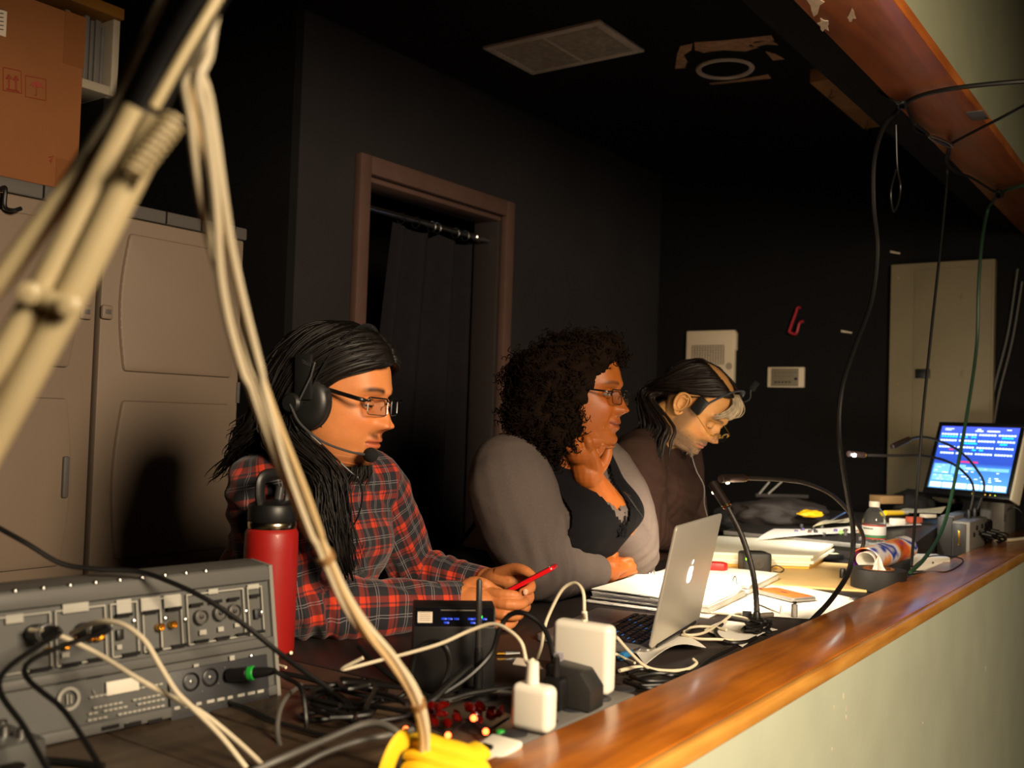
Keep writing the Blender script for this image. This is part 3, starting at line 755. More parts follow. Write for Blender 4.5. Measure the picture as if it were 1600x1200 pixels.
def glasses(name, M, label, fm, tm, lw, lh, lr, y, z, top_r, bot_r, gap=.064, tilt=.12, temple_z=.008, bot=True, top=True, wrap=.0, wrapr=.06, tlen=.105, group=None, xt=.0745):
    "spectacles in head space: rims, bridge, temples, lenses"
    root = thing(name, (0, 0, 0), label, 'eyeglasses', group, M=M @ Matrix.Translation((0, y, z)))
    W = M @ Matrix.Translation((0, y, z))
    for sx in (-1, 1):
        F = W @ Matrix.Translation((sx*gap/2, -abs(wrap), 0)) @ Matrix.Rotation(-sx*wrapr, 4, 'Z') @ Matrix.Rotation(tilt, 4, 'X')
        rr = rounded_rect(lw, lh, lr)
        MB().prism([(a, b) for a, b in rr], -.0006, .0006, F @ Matrix.Rotation(PI/2, 4, 'X')).build('lens', m_lens, root)
        loop = [F @ Vector((a, 0, b)) for a, b in rr]; n = len(loop)
        # corner order: right-top, left-top, left-bottom, right-bottom
        topi = list(range(0, n//2)); boti = list(range(n//2-1, n))+[0]
        if top: MB().tube([loop[i] for i in topi], top_r, 6).build('upper_rim', fm, root)
        if bot: MB().tube([loop[i] for i in boti], bot_r, 6).build('lower_rim', m_steel if bot == 'steel' else fm, root)
        h0 = W @ Vector((sx*(gap/2+lw/2), -abs(wrap)*1.5, lh*.3))
        h1 = M @ Vector((sx*xt, y-.014, z+lh*.3+.001)); h2 = M @ Vector((sx*(xt+.004), .01, temple_z)); h3 = M @ Vector((sx*(xt+.003), -.02, temple_z-.002))
        MB().tube(catmull([h0, h1, (h1+h2)/2, h2, h3], 4), [(.0018, .0014)]*3+[tm]*14, 6).build('temple', fm, root)
        MB().tube(catmull([W @ Vector((sx*.013, 0, lh*.12)), W @ Vector((sx*.011, -.006, -.002)), W @ Vector((sx*.010, -.008, -.008))], 4), .0007, 5).build('nose_pad', m_steel, root)
    MB().tube(catmull([W @ Vector((-(gap-lw)/2-.001, 0, lh*.2)), W @ Vector((0, .002, lh*.3)), W @ Vector(((gap-lw)/2+.001, 0, lh*.2))], 5), top_r*.9, 6).build('bridge', fm, root)
    return root
def head_matrix(c, yaw_dir, pitch, roll=0, s=1.0):
    "c world centre, yaw_dir horizontal facing, pitch down in radians"
    f = Vector((yaw_dir[0], yaw_dir[1], 0)).normalized(); r = f.cross(Vector((0, 0, 1)))
    f2 = f*math.cos(pitch)-Vector((0, 0, 1))*math.sin(pitch); u = r.cross(f2)
    if roll: r, u = r*math.cos(roll)+u*math.sin(roll), u*math.cos(roll)-r*math.sin(roll)
    m = Matrix.Identity(4)
    for i in range(3): m[i][0], m[i][1], m[i][2], m[i][3] = r[i]*s, f2[i]*s, u[i]*s, c[i]
    return m
def face_dir(u, v, toward):
    "horizontal direction across the view, turned 'toward' degrees to the camera"
    d = Vector(ray(u, v)); d.z = 0; d.normalize(); r = Vector((d.y, -d.x, 0))
    a = math.radians(toward); return r*math.cos(a)-d*math.sin(a)
def person(name, label, groups, mats, head=None):
    """one continuous-surface body mesh. groups: list of (verts ndarray, faces, material index list or int, tint colours or rgb)"""
    vs, fs, mi, co = [], [], [], []
    for v, f, m, c in groups:
        o = len(vs); vs += [tuple(p) for p in v]; fs += [tuple(i+o for i in q) for q in f]
        mi += (list(m) if hasattr(m, '__len__') else [m]*len(f))
        c = np.asarray(c, float); co.append(np.tile(c, (len(v), 1)) if c.ndim == 1 else c)
    me = bpy.data.meshes.new(name); me.from_pydata(vs, [], fs)
    for m in mats: me.materials.append(m)
    me.polygons.foreach_set('material_index', mi)
    col_attr(me, 'tint', np.concatenate(co))
    o = finish(me, name, None, 60); tag(o, label, 'person'); return o
def me_group(me, tint, m=0):
    return (mesh_np(me), [tuple(p.vertices) for p in me.polygons], m, tint)
def mb_group(mb, tint): return (np.array([tuple(p) for p in mb.v]), mb.f, mb.mi, tint)
def child_mesh(me, name, mats, parent, sharp=60):
    me.materials.clear()
    for m in mats: me.materials.append(m)
    return finish(me, name, parent, sharp)

# ================================================================ MAN IN THE PLAID SHIRT
fd1 = face_dir(533, 618, 29)
H1 = head_matrix(P(533, 618, 1.87), fd1, math.radians(9), 0, 1.02)
SK1 = np.array(lin('c87e4a'))
hv, hf = make_head(dict(width=1.04, jaw=.10, back=.95, fat=.010, cheek=.002, neckw=.18, nose=1.0, neck=(0, -.045, 0), chin=-.001))
def tint_face(v, base, lip, brow, lipz=0, beard=None, smile=0, browpos=(.0205, .03), brow_amt=.95, stub=0):
    x, y, z = v[:, 0], v[:, 1], v[:, 2]; ax = np.abs(x); fr = np.clip((y-.03)/.03, 0, 1)
    c = np.tile(base, (len(v), 1))
    def mixc(w_, col): nonlocal c; c = c*(1-w_[:, None])+np.array(col)*w_[:, None]
    mixc(.35*fr*g(ax-.045, .018)*g(z+.034, .016), np.array(base)*np.array([1.05, .75, .68]))      # ruddy cheeks
    mixc(.35*fr*g(x, .012)*g(z+.04, .01), np.array(base)*np.array([1.02, .72, .65]))
    zl = z-smile*.004*(np.clip(ax, 0, .03)/.026)**2
    lw = np.clip(1-(ax/.0255)**2, 0, 1)**.5
    lipw = np.clip(1.4-np.abs(zl+.0715)/(.0115*np.sqrt(lw+1e-4)), 0, 1)*(ax < .0255)*fr
    mixc(.85*np.clip(lipw, 0, 1), lip)
    mixc(.8*g(zl+.0712, .0011)*(ax < .026)*fr, np.array(lip)*.25)
    bz = browpos[0]+.004-2.2*(ax-.030)**2*4-.0*(ax)
    bw = np.clip(1.3-np.abs(z-bz)/.005, 0, 1)*np.clip((ax-.010)/.006, 0, 1)*np.clip((.052-ax)/.01, 0, 1)*fr
    mixc(brow_amt*np.clip(bw, 0, 1), brow)
    if beard is not None: mixc(np.clip(beard(x, y, z), 0, 1), stub)
    return c
def beard1(x, y, z):
    ax = np.abs(x); fr = np.clip((y-.02)/.04, 0, 1)
    mous = .8*g(z+.0585-.25*np.clip(ax-.012, 0, 1), .0042)*np.clip((.030-ax)/.012, 0, 1)*np.clip((ax-.002)/.006, .3, 1)*fr
    goat = .9*np.clip((-.101-z)/.012, 0, 1)*np.clip((.034-ax)/.014, 0, 1)*(y > .03)
    side = .22*np.clip((-.06-z)/.04, 0, 1)*np.clip((y+.02)/.03, 0, 1)*np.clip((ax-.02)/.03, 0, 1)
    return mous+goat+side
tin1 = tint_face(hv, SK1, lin('b0563a'), lin('1c120e'), beard=beard1, stub=np.array(lin('2a1a14')))
H1n = np.array(H1)
hw = hv@H1n[:3, :3].T+H1n[:3, 3]
eb = MB(); eye_parts(eb, H1, -8, -30, (0, -.5))
# torso frame
UP = V(0, 0, 1)
SR1, SL1 = P(425, 772, 1.86), P(588, 770, 2.16)
SM1 = (SR1+SL1)/2
l1 = SL1-SR1; l1.z = 0; l1.normalize(); f1 = Vector((l1.y, -l1.x, 0)); print('f1', f1, (SL1-SR1).length)
ER1, WR1 = P(455, 950, 1.85), P(712, 938, 1.99)
EL1, WL1 = P(640, 888, 2.26), P(752, 912, 2.19)
NB1 = SM1+V(-.01, -.01, .055)
pel1 = V(SM1.x-.20, SM1.y+.0, .50)
trs = [(pel1, .165, .125), (pel1+V(.01, 0, .12), .165, .135), (pel1.lerp(SM1, .55)+V(-.02, 0, 0), .175, .14), (SM1+V(-.035, 0, -.11), .188, .125), (SM1+V(-.03, 0, -.02), .178, .095), (SM1+V(-.01, 0, .045), .115, .07), (SM1+V(.005, -.01, .085), .06, .055)]
def torso(mb, trs, l, f, grow=0):
    R = ringset(trs, 5); loft(mb, [(c, l, a+grow, f, b+grow, 2.3) for c, a, b in R])
b1 = MB(); torso(b1, [(c, a*.82, b*.8) for c, a, b in trs], l1, f1)
for s, e, w_ in ((SR1, ER1, WR1), (SL1, EL1, WL1)):
    limb(b1, [s, s.lerp(e, .5), e], [.042, .040, .036]); limb(b1, [e, e.lerp(w_, .4), w_], [.036, .034, .028])
for sy in (-1, 1):   # legs under the desk
    hip = pel1+l1*(.09*sy); kn = hip+V(.42, .0, -.03)+l1*.05*sy; an = V(kn.x-.03, kn.y, .09)
    limb(b1, [hip, hip.lerp(kn, .5), kn], [.085, .075, .058]); limb(b1, [kn, kn.lerp(an, .35), an], [.056, .054, .036]); limb(b1, [an+V(-.03, 0, -.04), an+V(.17, 0, -.055)], [.036, .03])
bm1 = remesh(b1, .008, 4)
# hands: right hand near, left hand behind the phone
hb = MB()
limb(hb, [P(690, 940, 1.985), P(712, 938, 1.99), P(728, 936, 1.985)], [.0285, .027, .028])
limb(hb, [P(722, 936, 1.985), P(745, 938, 1.98), P(768, 944, 1.98)], [(.025, .031), (.026, .033), (.021, .028)])
FI = [([(758, 926, 1.985), (784, 929, 1.962), (805, 931, 1.962), (812, 938, 1.985)], [.0125, .0112, .0102, .0088]),
      ([(764, 940, 1.975), (793, 944, 1.950), (815, 944, 1.962), (821, 938, 1.99)], [.0125, .0112, .0105, .0085]),
      ([(764, 955, 1.975), (788, 961, 1.952), (808, 962, 1.964), (816, 955, 1.99)], [.0118, .0105, .0100, .0082]),
      ([(758, 968, 1.98), (778, 976, 1.96), (796, 977, 1.968), (805, 970, 1.99)], [.0105, .0092, .0088, .0074]),
      ([(716, 926, 2.0), (738, 912, 1.995), (757, 913, 1.985), (770, 921, 1.995), (782, 925, 2.015)], [.014, .0145, .0118, .0108, .0085])]
for p, r in FI: limb(hb, [P(*q) for q in p], r, 12, 3)
limb(hb, [P(738, 918, 2.19), P(752, 912, 2.18), P(770, 906, 2.15)], [.026, .0265, .026])
limb(hb, [P(762, 908, 2.165), P(782, 903, 2.135), P(800, 908, 2.115)], [(.022, .03), (.024, .032), (.02, .028)])
FL = [([(780, 896, 2.12), (803, 889, 2.09), (820, 892, 2.062), (832, 899, 2.05)], [.0145, .0128, .0112, .0085]),
      ([(798, 903, 2.12), (824, 908, 2.085), (829, 919, 2.045), (816, 926, 2.018)], [.0118, .0112, .0105, .009]),
      ([(798, 914, 2.115), (824, 926, 2.08), (826, 937, 2.04), (815, 940, 2.01)], [.0118, .011, .0102, .0085]),
      ([(795, 924, 2.11), (818, 940, 2.085), (822, 950, 2.045), (812, 953, 2.015)], [.0112, .0102, .0095, .008]),
      ([(788, 932, 2.11), (808, 952, 2.09), (812, 962, 2.055), (806, 964, 2.03)], [.0098, .009, .0085, .0072])]
for p, r in FL: limb(hb, [P(*q) for q in p], r, 12, 3)
hm1 = remesh(hb, .0017, 5, .5)
man1 = person('person', 'long-haired person in red and navy plaid shirt and headset, looking down at a red phone', [
    (hw, [tuple(q) for q in hf], 0, tin1), (np.array([tuple(p) for p in eb.v]), eb.f, eb.mi, SK1), me_group(bm1, SK1), me_group(hm1, SK1*np.array([1.0, .97, .95]))],
    [skin_material('skin_tan', 'c87e4a'), m_eyew, m_iris, m_pupil, m_lash])
# finger nails
nb = MB()
for (u, v, d, s) in [(821, 925, 2.004, 1), (811, 934, 1.953, .0)]:
    if s: nb.sphere((0, 0, 0), (.005, .0065, .0016), fr3(P(u, v, d), Vector(ray(u, v)).cross(UP), UP), 10, 6)
tag(nb.build('finger_nail', mat('nail', 'e0ac90', .25), man1))
# plaid shirt
def plaid_mat():
    m = bpy.data.materials.new('plaid_flannel'); m.use_nodes = True; nt = m.node_tree; b = nt.nodes['Principled BSDF']; b.inputs['Roughness'].default_value = .85; b.inputs['Sheen Weight'].default_value = .15
    def axis(nm):
        a = nt.nodes.new('ShaderNodeAttribute'); a.attribute_name = nm
        q = nt.nodes.new('ShaderNodeMath'); q.operation = 'MULTIPLY'; q.inputs[1].default_value = 1/.057; nt.links.new(a.outputs['Fac'], q.inputs[0])
        fr = nt.nodes.new('ShaderNodeMath'); fr.operation = 'FRACT'; nt.links.new(q.outputs[0], fr.inputs[0])
        r = nt.nodes.new('ShaderNodeValToRGB'); r.color_ramp.interpolation = 'LINEAR'
        e = r.color_ramp.elements
        st = [(0, 0), (.02, 1), (.20, 1), (.22, .25), (.25, .25), (.27, .9), (.33, .9), (.35, 0), (.98, 0)]
        e[0].position, e[0].color = st[0][0], (st[0][1],)*3+(1,); e[1].position = 1; e[1].color = (0, 0, 0, 1)
        for p_, c_ in st[1:]: x = e.new(p_); x.color = (c_, c_, c_, 1)
        r2 = nt.nodes.new('ShaderNodeValToRGB'); r2.color_ramp.interpolation = 'CONSTANT'; e = r2.color_ramp.elements
        e[0].position = 0; e[0].color = (0, 0, 0, 1); e[1].position = .575; e[1].color = (1, 1, 1, 1)
        for p_, c_ in ((.60, 0), (.66, .8), (.685, 0), (.80, .0)): x = e.new(p_); x.color = (c_, c_, c_, 1)
        nt.links.new(fr.outputs[0], r.inputs[0]); nt.links.new(fr.outputs[0], r2.inputs[0]); return r.outputs[0], r2.outputs[0]
    ru, wu = axis('pu'); rv, wv = axis('pv')
    def math_(op, a, c):
        n = nt.nodes.new('ShaderNodeMath'); n.operation = op
        for i, x in enumerate((a, c)):
            if isinstance(x, (int, float)): n.inputs[i].default_value = x
            else: nt.links.new(x, n.inputs[i])
        return n.outputs[0]
    red = math_('MULTIPLY', math_('ADD', ru, rv), .5); red = math_('POWER', red, 2.0)
    wh = math_('MULTIPLY', math_('MAXIMUM', wu, wv), .32)
    def mixn(f, a, c):
        n = nt.nodes.new('ShaderNodeMix'); n.data_type = 'RGBA'; nt.links.new(f, n.inputs[0])
        for i, x in ((6, a), (7, c)):
            if isinstance(x, tuple): n.inputs[i].default_value = (*x, 1)
            else: nt.links.new(x, n.inputs[i])
        return n.outputs[2]
    c = mixn(red, lin('16131c'), lin('c83410')); c = mixn(wh, c, lin('b9b2b4')); nt.links.new(c, b.inputs['Base Color'])
    t = nt.nodes.new('ShaderNodeTexCoord'); n = nt.nodes.new('ShaderNodeTexNoise'); n.inputs['Scale'].default_value = 350; nt.links.new(t.outputs['Object'], n.inputs['Vector'])
    bp = nt.nodes.new('ShaderNodeBump'); bp.inputs['Strength'].default_value = .25; bp.inputs['Distance'].default_value = .001; nt.links.new(n.outputs[0], bp.inputs['Height']); nt.links.new(bp.outputs[0], b.inputs['Normal'])
    return m
sb = MB(); torso(sb, trs, l1, f1, .006)
CR1 = WR1.lerp(ER1, .04); CL1 = WL1.lerp(EL1, .08)
limb(sb, [SM1.lerp(SR1, .5)+V(-.01, 0, .0), SR1+V(-.012, .01, .012), SR1.lerp(ER1, .45)+V(-.014, 0, 0), ER1+V(-.008, -.0, .004)], [.075, .084, .072, .060])
limb(sb, [ER1+V(-.004, 0, .004), ER1.lerp(CR1, .3)+V(0, 0, -.006), ER1.lerp(CR1, .7)+V(0, 0, -.005), CR1], [.060, .057, .050, .037])
limb(sb, [SM1.lerp(SL1, .5)+V(-.01, 0, .0), SL1+V(-.01, -.01, .01), SL1.lerp(EL1, .45), EL1], [.075, .08, .068, .057])
limb(sb, [EL1, EL1.lerp(CL1, .35), EL1.lerp(CL1, .75), CL1], [.055, .05, .042, .034])
sm1 = remesh(sb, .0055, 10, .5)
wrinkle(sm1, .0045, (11, 26), 3, [(ER1, (WR1-ER1), .09, .035, .006), (SR1.lerp(ER1, .3), (.5, .3, 1), .12, .05, .004), (EL1, (WL1-EL1), .08, .033, .006), (SM1+f1*.1+V(0, 0, -.15), (0, .4, 1), .14, .06, .004)])
def plaid_attr(me, bones):
    co = mesh_np(me); best = np.full(len(co), 1e9); pu = np.zeros(len(co)); pv = np.zeros(len(co))
    for kind, a, b_, r, ref in bones:
        a, b_ = np.array(a), np.array(b_); ax = b_-a; L = np.linalg.norm(ax); ax /= L
        t = (co-a)@ax; tc = np.clip(t, 0, L); pr = a+tc[:, None]*ax; dv = co-pr; dd = np.linalg.norm(dv, axis=1)/r
        if kind == 'torso':
            l, f = np.array(l1), np.array(f1); u = (co-a)@l+.35*np.maximum(0, -((co-a)@f)-.02); vv = co[:, 2]-.3*((co-a)@f)
        else:
            e1 = np.array(ref); e1 = e1-ax*(e1@ax); e1 /= np.linalg.norm(e1); e2 = np.cross(ax, e1)
            u = np.arctan2(dv@e2, dv@e1)*r*.95; vv = t
        k = dd < best; best[k] = dd[k]; pu[k] = u[k]; pv[k] = vv[k]
    for nm, val in (('pu', pu), ('pv', pv)):
        at = me.attributes.new(nm, 'FLOAT', 'POINT'); at.data.foreach_set('value', val.astype('f'))
plaid_attr(sm1, [('torso', pel1, SM1+V(0, 0, .05), .15, None), ('a', SR1, ER1, .066, (1, -1, 0)), ('a', ER1, WR1, .05, (.3, -1, .4)), ('a', SL1, EL1, .066, (1, -.3, 0)), ('a', EL1, WL1, .05, (1, -1, .6))])
m_plaid = plaid_mat()
shirt1 = child_mesh(sm1, 'plaid_shirt', [m_plaid], man1)
shirt1['label'] = 'red and navy plaid flannel shirt'
# collar, cuffs, buttons, chest pocket
cb1 = MB(); q0 = NB1+V(.02, -.01, 0)
def collar(a, b):
    an = -2.35+4.7*a; r = .07+.016*b
    return q0+f1*(math.cos(an)*r*.95)+l1*(math.sin(an)*r)+V(0, 0, .035-.052*b+.012*(1-math.cos(an)))
cb1.sheet(collar, 40, 6, .003)
cm = cb1.build('shirt_collar', m_plaid, man1); plaid_attr(cm.data, [('torso', pel1, SM1, .15, None)])
for E_, Cc, Wn in ((ER1, CR1, WR1), (EL1, CL1, WL1)):
    d = (Wn-E_).normalized(); mb = MB(); mb.tube([Cc-d*.03, Cc-d*.028, Cc+d*.022, Cc+d*.024, Cc+d*.02, Cc-d*.02], [.036, .0395, .0375, .036, .0345, .035], 24); cf = mb.build('shirt_cuff', m_plaid, man1); plaid_attr(cf.data, [('a', E_, Wn, .037, (.3, -1, .4))])

# trousers
tb = MB(); loft(tb, [(c, l1, a+.008, f1, b+.008, 2.3) for c, a, b in ringset(trs[:2], 4)]+[])
for sy in (-1, 1):
    hip = pel1+l1*(.09*sy); kn = hip+V(.42, 0, -.03)+l1*.05*sy; an = V(kn.x-.03, kn.y, .1)
    limb(tb, [hip, hip.lerp(kn, .5), kn], [.098, .086, .07]); limb(tb, [kn, kn.lerp(an, .4), an], [.07, .065, .055])
child_mesh(remesh(tb, .012, 5), 'trousers', [mat('denim_dark', '1c222c', .8)], man1)
# goatee under the chin, moustache
gb = MB(); rg = np.random.default_rng(4)
for k in range(170):
    a = rg.uniform(-.024, .024); y = rg.uniform(.058, .084)
    p = Vector((a, y-abs(a)*.35, -.112-rg.uniform(0, .004))); e = p+Vector((a*.25, rg.uniform(-.018, .004), -rg.uniform(.02, .045)))
    gb.tube([H1 @ p, H1 @ ((p+e)/2+Vector((0, .004, 0))), H1 @ e], [.0011, .001, .0003], 4)
gb.build('beard', m_hairblk, man1)
# long straight hair
def hl(x, y, z): return H1 @ Vector((x, y, z))
RG = [[hl(.003, .092, .078), hl(.028, .088, .072), hl(.060, .062, .060), hl(.083, .028, .034), hl(.090, -.005, -.005), hl(.092, -.03, -.06), P(524, 735, 1.785), P(535, 790, 1.775), P(545, 845, 1.775), P(556, 905, 1.785)],
      [hl(.003, .080, .098), hl(.034, .070, .096), hl(.070, .040, .078), hl(.091, -.002, .045), hl(.096, -.035, 0), hl(.096, -.05, -.07), P(510, 735, 1.775), P(522, 795, 1.765), P(532, 850, 1.765), P(545, 908, 1.775)],
      [hl(.003, .05, .120), hl(.042, .035, .114), hl(.080, .0, .082), hl(.098, -.04, .035), hl(.099, -.06, -.02), hl(.096, -.06, -.09), P(498, 740, 1.77), P(508, 795, 1.755), P(520, 850, 1.755), P(533, 895, 1.765)],
      [hl(.002, 0, .132), hl(.045, -.02, .120), hl(.083, -.055, .075), hl(.096, -.08, .02), hl(.096, -.085, -.04), hl(.093, -.08, -.10), P(485, 742, 1.775), P(495, 800, 1.755), P(508, 845, 1.75), P(522, 880, 1.76)]]
RB = [[hl(.002, 0, .130), hl(.045, -.02, .118), hl(.081, -.052, .073), hl(.094, -.078, .02), hl(.095, -.09, -.03), hl(.092, -.10, -.07), hl(.088, -.125, -.10), hl(.075, -.15, -.13), hl(.07, -.165, -.18), hl(.07, -.17, -.24)],
      [hl(.002, -.045, .127), hl(.04, -.066, .109), hl(.07, -.097, .06), hl(.080, -.108, .0), hl(.082, -.113, -.04), hl(.08, -.125, -.08), hl(.075, -.148, -.11), hl(.065, -.165, -.15), hl(.06, -.175, -.20), hl(.06, -.18, -.26)],
      [hl(.0, -.08, .108), hl(.03, -.102, .088), hl(.05, -.118, .04), hl(.058, -.122, -.01), hl(.06, -.125, -.05), hl(.06, -.14, -.09), hl(.055, -.16, -.12), hl(.05, -.175, -.17), hl(.045, -.182, -.22), hl(.04, -.185, -.28)],
      [hl(0, -.095, .088), hl(.0, -.118, .055), hl(.0, -.128, 0), hl(.003, -.13, -.04), hl(.006, -.138, -.08), hl(.01, -.152, -.11), hl(.012, -.17, -.14), hl(.012, -.185, -.19), hl(.012, -.192, -.24), hl(.012, -.195, -.29)]]
LG = [[H1 @ (Matrix.Scale(-1, 4, (1, 0, 0)) @ (H1.inverted() @ p)) for p in gd[:6]] for gd in RG+[x[:10] for x in RB[1:]]]
for gd, k in zip(LG, range(9)):
    e = gd[-1]; gd += [e+V(-.01, .015, -.06), e+V(-.015, .02, -.12), e+V(-.02, .02, -.18), e+V(-.02, .02, -.24)]
RB = [x[:8] for x in RB]
hb1 = MB()
# cap close to the skull under the strands
tabc = [t for t in smooth_tab(HEAD, 4) if t[0] > -.09]
def cap_fn(a, b):
    an = 2*PI*a
    zlow = .078-.0*abs(math.sin(an)) if math.cos(an) > .75 else (.078+(.0-.078)*min(1, (.75-math.cos(an))/.65) if math.cos(an) > .1 else -.085)
    z = .125-(.125-zlow)*b; F, B, W, tf = interp(tabc, min(.118, z)); yc = (F+B)/2
    gsc = 1.045; k = 1 if z < .115 else max(.02, (.1265-z)/.0115)
    B *= .95; c, s = math.cos(an), math.sin(an); c_, s_ = math.copysign(abs(c)**.9, c), math.copysign(abs(s)**.9, s)
    return H1 @ Vector((W*gsc*1.05*s_*k, yc+((F-yc) if c > 0 else (yc-B))*gsc*c_*k, z+.004))
hb1.sheet(cap_fn, 72, 18)
strandset(hb1, RG, 130, .0045, .0085, .002, 1, 5, 18); strandset(hb1, RB, 110, .0045, .0085, .003, 11, 5, 18)
strandset(hb1, RG, 380, .0010, .0019, .0045, 2, 4, 22, wave=.006); strandset(hb1, RB, 260, .0010, .0019, .005, 12, 4, 20, wave=.008)
strandset(hb1, LG, 150, .0045, .0085, .003, 3, 5, 14)
strandset(hb1, LG, 160, .0012, .002, .004, 5, 4, 14)
FLY = [[P(425, 655, 1.9), P(405, 672, 1.9), P(385, 690, 1.9), P(362, 715, 1.9), P(345, 735, 1.9), P(338, 752, 1.9)], [P(420, 668, 1.93), P(400, 682, 1.93), P(378, 702, 1.93), P(356, 722, 1.93), P(340, 738, 1.93), P(330, 748, 1.93)]]
strandset(hb1, FLY, 26, .0008, .0015, .004, 8, 4, 20, wave=.005, wf=9)
hb1.build('hair', m_hairblk, man1, sharp=None)
# spectacles
glasses('eyeglasses', H1, 'black half-rimmed rectangular glasses worn by the person in plaid', mat('frame_black', '101010', .3), (.0038, .0011), .052, .030, .006, .0975, -.004, .0017, .0009, bot='steel', gap=.066, wrap=.004, wrapr=.26, xt=.081, temple_z=.012)
# headset
m_hset = mat('headset_black', '191919', .42, var=.1); m_foam = mat('foam_black', '0e0e0e', .95, bump=.6, bscale=900); m_hgrey = mat('headset_grey', '3f3f40', .4)
hs1 = thing('headset', (0, 0, 0), 'black communication headset with boom microphone on the long-haired person', 'headset', M=H1.copy())
def h1p(*a): return H1 @ Vector(a)
band = [h1p(.101*math.sin(t), -.004+.030*math.cos(t), -.0+.129*math.cos(t)) for t in np.linspace(-1.5, 1.5, 36)]
MB().tube(band, [(.003, .011)]*36, 8, up=H1.to_3x3() @ Vector((0, 0, 1))).build('headband', m_hset, hs1)
MB().tube([p+(p-H1.translation).normalized()*.0026 for p in band[4:32]], .0013, 5).build('band_edge', m_hgrey, hs1)
for s in (1, -1):
    F = H1 @ frame((s*.088, -.008, -.018), (s, .05, 0), (0, 1, 0))
    MB().lathe([(.001, -.012), (.028, -.012), (.037, -.008), (.041, -.001), (.039, .004)], F @ Matrix.Diagonal((1.0, 1.18, 1, 1)), 36, capt=False).build('ear_cushion', m_foam, hs1)
    MB().lathe([(.039, .003), (.0395, .010), (.036, .016), (.028, .021), (.018, .023), (.001, .024)], F @ Matrix.Diagonal((1.0, 1.18, 1, 1)), 36, capb=False, capt=False).build('ear_cup', m_hset, hs1)
    F2 = H1 @ fr3((s*.1125, -.016, .026), (0, -.98, -.18), (0, .18, -.98))
    a = MB(); a.box((0, 0, 0), (.034, .08, .008), F2, bev=.0035); a.build('yoke', m_hset, hs1)
MB().tube([h1p(.118, .004, .055), h1p(.1195, .002, .03), h1p(.1195, -.012, -.014)], .0016, 6).build('yoke_wire', m_hgrey, hs1)
MB().lathe([(.017, -.004), (.018, .006), (.014, .011), (.001, .012)], H1 @ frame((.113, -.028, -.022), (1, 0, 0)), 22).build('boom_pivot', m_hset, hs1)
bmz = catmull([h1p(.124, -.026, -.024), h1p(.123, .0, -.053), h1p(.108, .04, -.076), h1p(.082, .078, -.086), h1p(.058, .098, -.088)], 8)
MB().tube(bmz, [.0022]*len(bmz), 7).build('microphone_boom', m_hgrey, hs1)
MB().sphere((0, 0, 0), (.0145, .0135, .0135), Matrix.Translation(h1p(.048, .104, -.088))).build('microphone_foam', m_foam, hs1)
text('TELEX', .0075, H1 @ fr3((.1172, -.013, .050), (0, .97, -.25), (0, .25, .97)), m_hgrey, 'lettering', hs1)
# phone in his hands
pc = P(823, 907.5, 2.055); xa = (P(866, 884.5, 2.05)-P(779, 930, 2.065)).normalized(); vd = Vector(ray(823, 907)).normalized()
ya = (vd+UP*.02-xa*vd.dot(xa)).normalized()
PM = fr3(pc, xa, ya)
ph = thing('smartphone', (0, 0, 0), 'smartphone in a bright red case held in the hands of the person in plaid', 'phone', M=PM)
m_redcase = mat('red_case', 'd5121a', .3, coat=.3)
PZ = PM
MB().prism(rounded_rect(.134, .067, .009), -.0055, .004, PZ, bev=.003).build('case', m_redcase, ph)
MB().prism(rounded_rect(.127, .061, .006), .0035, .0048, PZ).build('screen', mat('phone_glass', '1c1b20', .08), ph)
MB().tube(catmull([h1p(.1, -.01, -.06), P(545, 735, 1.80), P(560, 748, 1.80), P(566, 775, 1.82), P(560, 805, 1.84), P(548, 830, 1.85), P(545, 860, 1.85)], 8), .0018, 7).build('cord', m_hset, hs1)

# ================================================================ WOMAN IN THE GREY KNIT SHIRT
fd2 = face_dir(912, 612, 21)
H2 = head_matrix(P(911, 612, 2.42), fd2, math.radians(2), 0, 1.03)
SK2 = np.array(lin('96521f'))
hv2, hf2 = make_head(dict(width=1.02, jaw=.10, fat=.020, cheek=.006, neckw=.22, nose=1.0, smile=1.0, lips=1.05, chin=.002, jawlen=.008, neck=(.0, -.02, 0)))
tin2 = tint_face(hv2, SK2, lin('8a452c'), lin('2a1810'), smile=1, brow_amt=.7)
H2n = np.array(H2); hw2 = hv2@H2n[:3, :3].T+H2n[:3, 3]
eb2 = MB(); eye_parts(eb2, H2, 7, -20, (.0, .0))
SR2, SL2 = P(812, 722, 2.36), P(945, 722, 2.66)
SM2 = (SR2+SL2)/2
l2 = SL2-SR2; l2.z = 0; l2.normalize(); f2 = Vector((l2.y, -l2.x, 0)); print('f2', f2, (SL2-SR2).length)
ER2, WR2 = P(842, 889, 2.29), P(938, 893, 2.45)
EL2, WL2 = P(990, 866, 2.58), P(921, 752, 2.41)
pel2 = V(SM2.x-.20, SM2.y-.01, .50)
trs2 = [(pel2, .24, .18), (pel2+V(.0, 0, .12), .235, .185), (pel2.lerp(SM2, .5)+V(-.01, 0, 0), .225, .17), (SM2+V(.0, 0, -.13), .215, .16), (SM2+V(-.03, 0, -.04), .19, .115), (SM2+V(-.025, 0, .03), .14, .085), (SM2+V(-.0, .0, .085), .075, .065)]
b2 = MB(); torso(b2, [(c, a*(.8 if i < 4 else .62 if i < 6 else .85), b*.84) for i, (c, a, b) in enumerate(trs2)], l2, f2)
limb(b2, [SR2+V(0, 0, -.05), SR2.lerp(ER2, .5), ER2], [.058, .068, .055]); limb(b2, [ER2, ER2.lerp(WR2, .5), WR2], [.055, .046, .034])
limb(b2, [SL2+V(0, 0, -.05), SL2.lerp(EL2, .5), EL2], [.056, .062, .05])
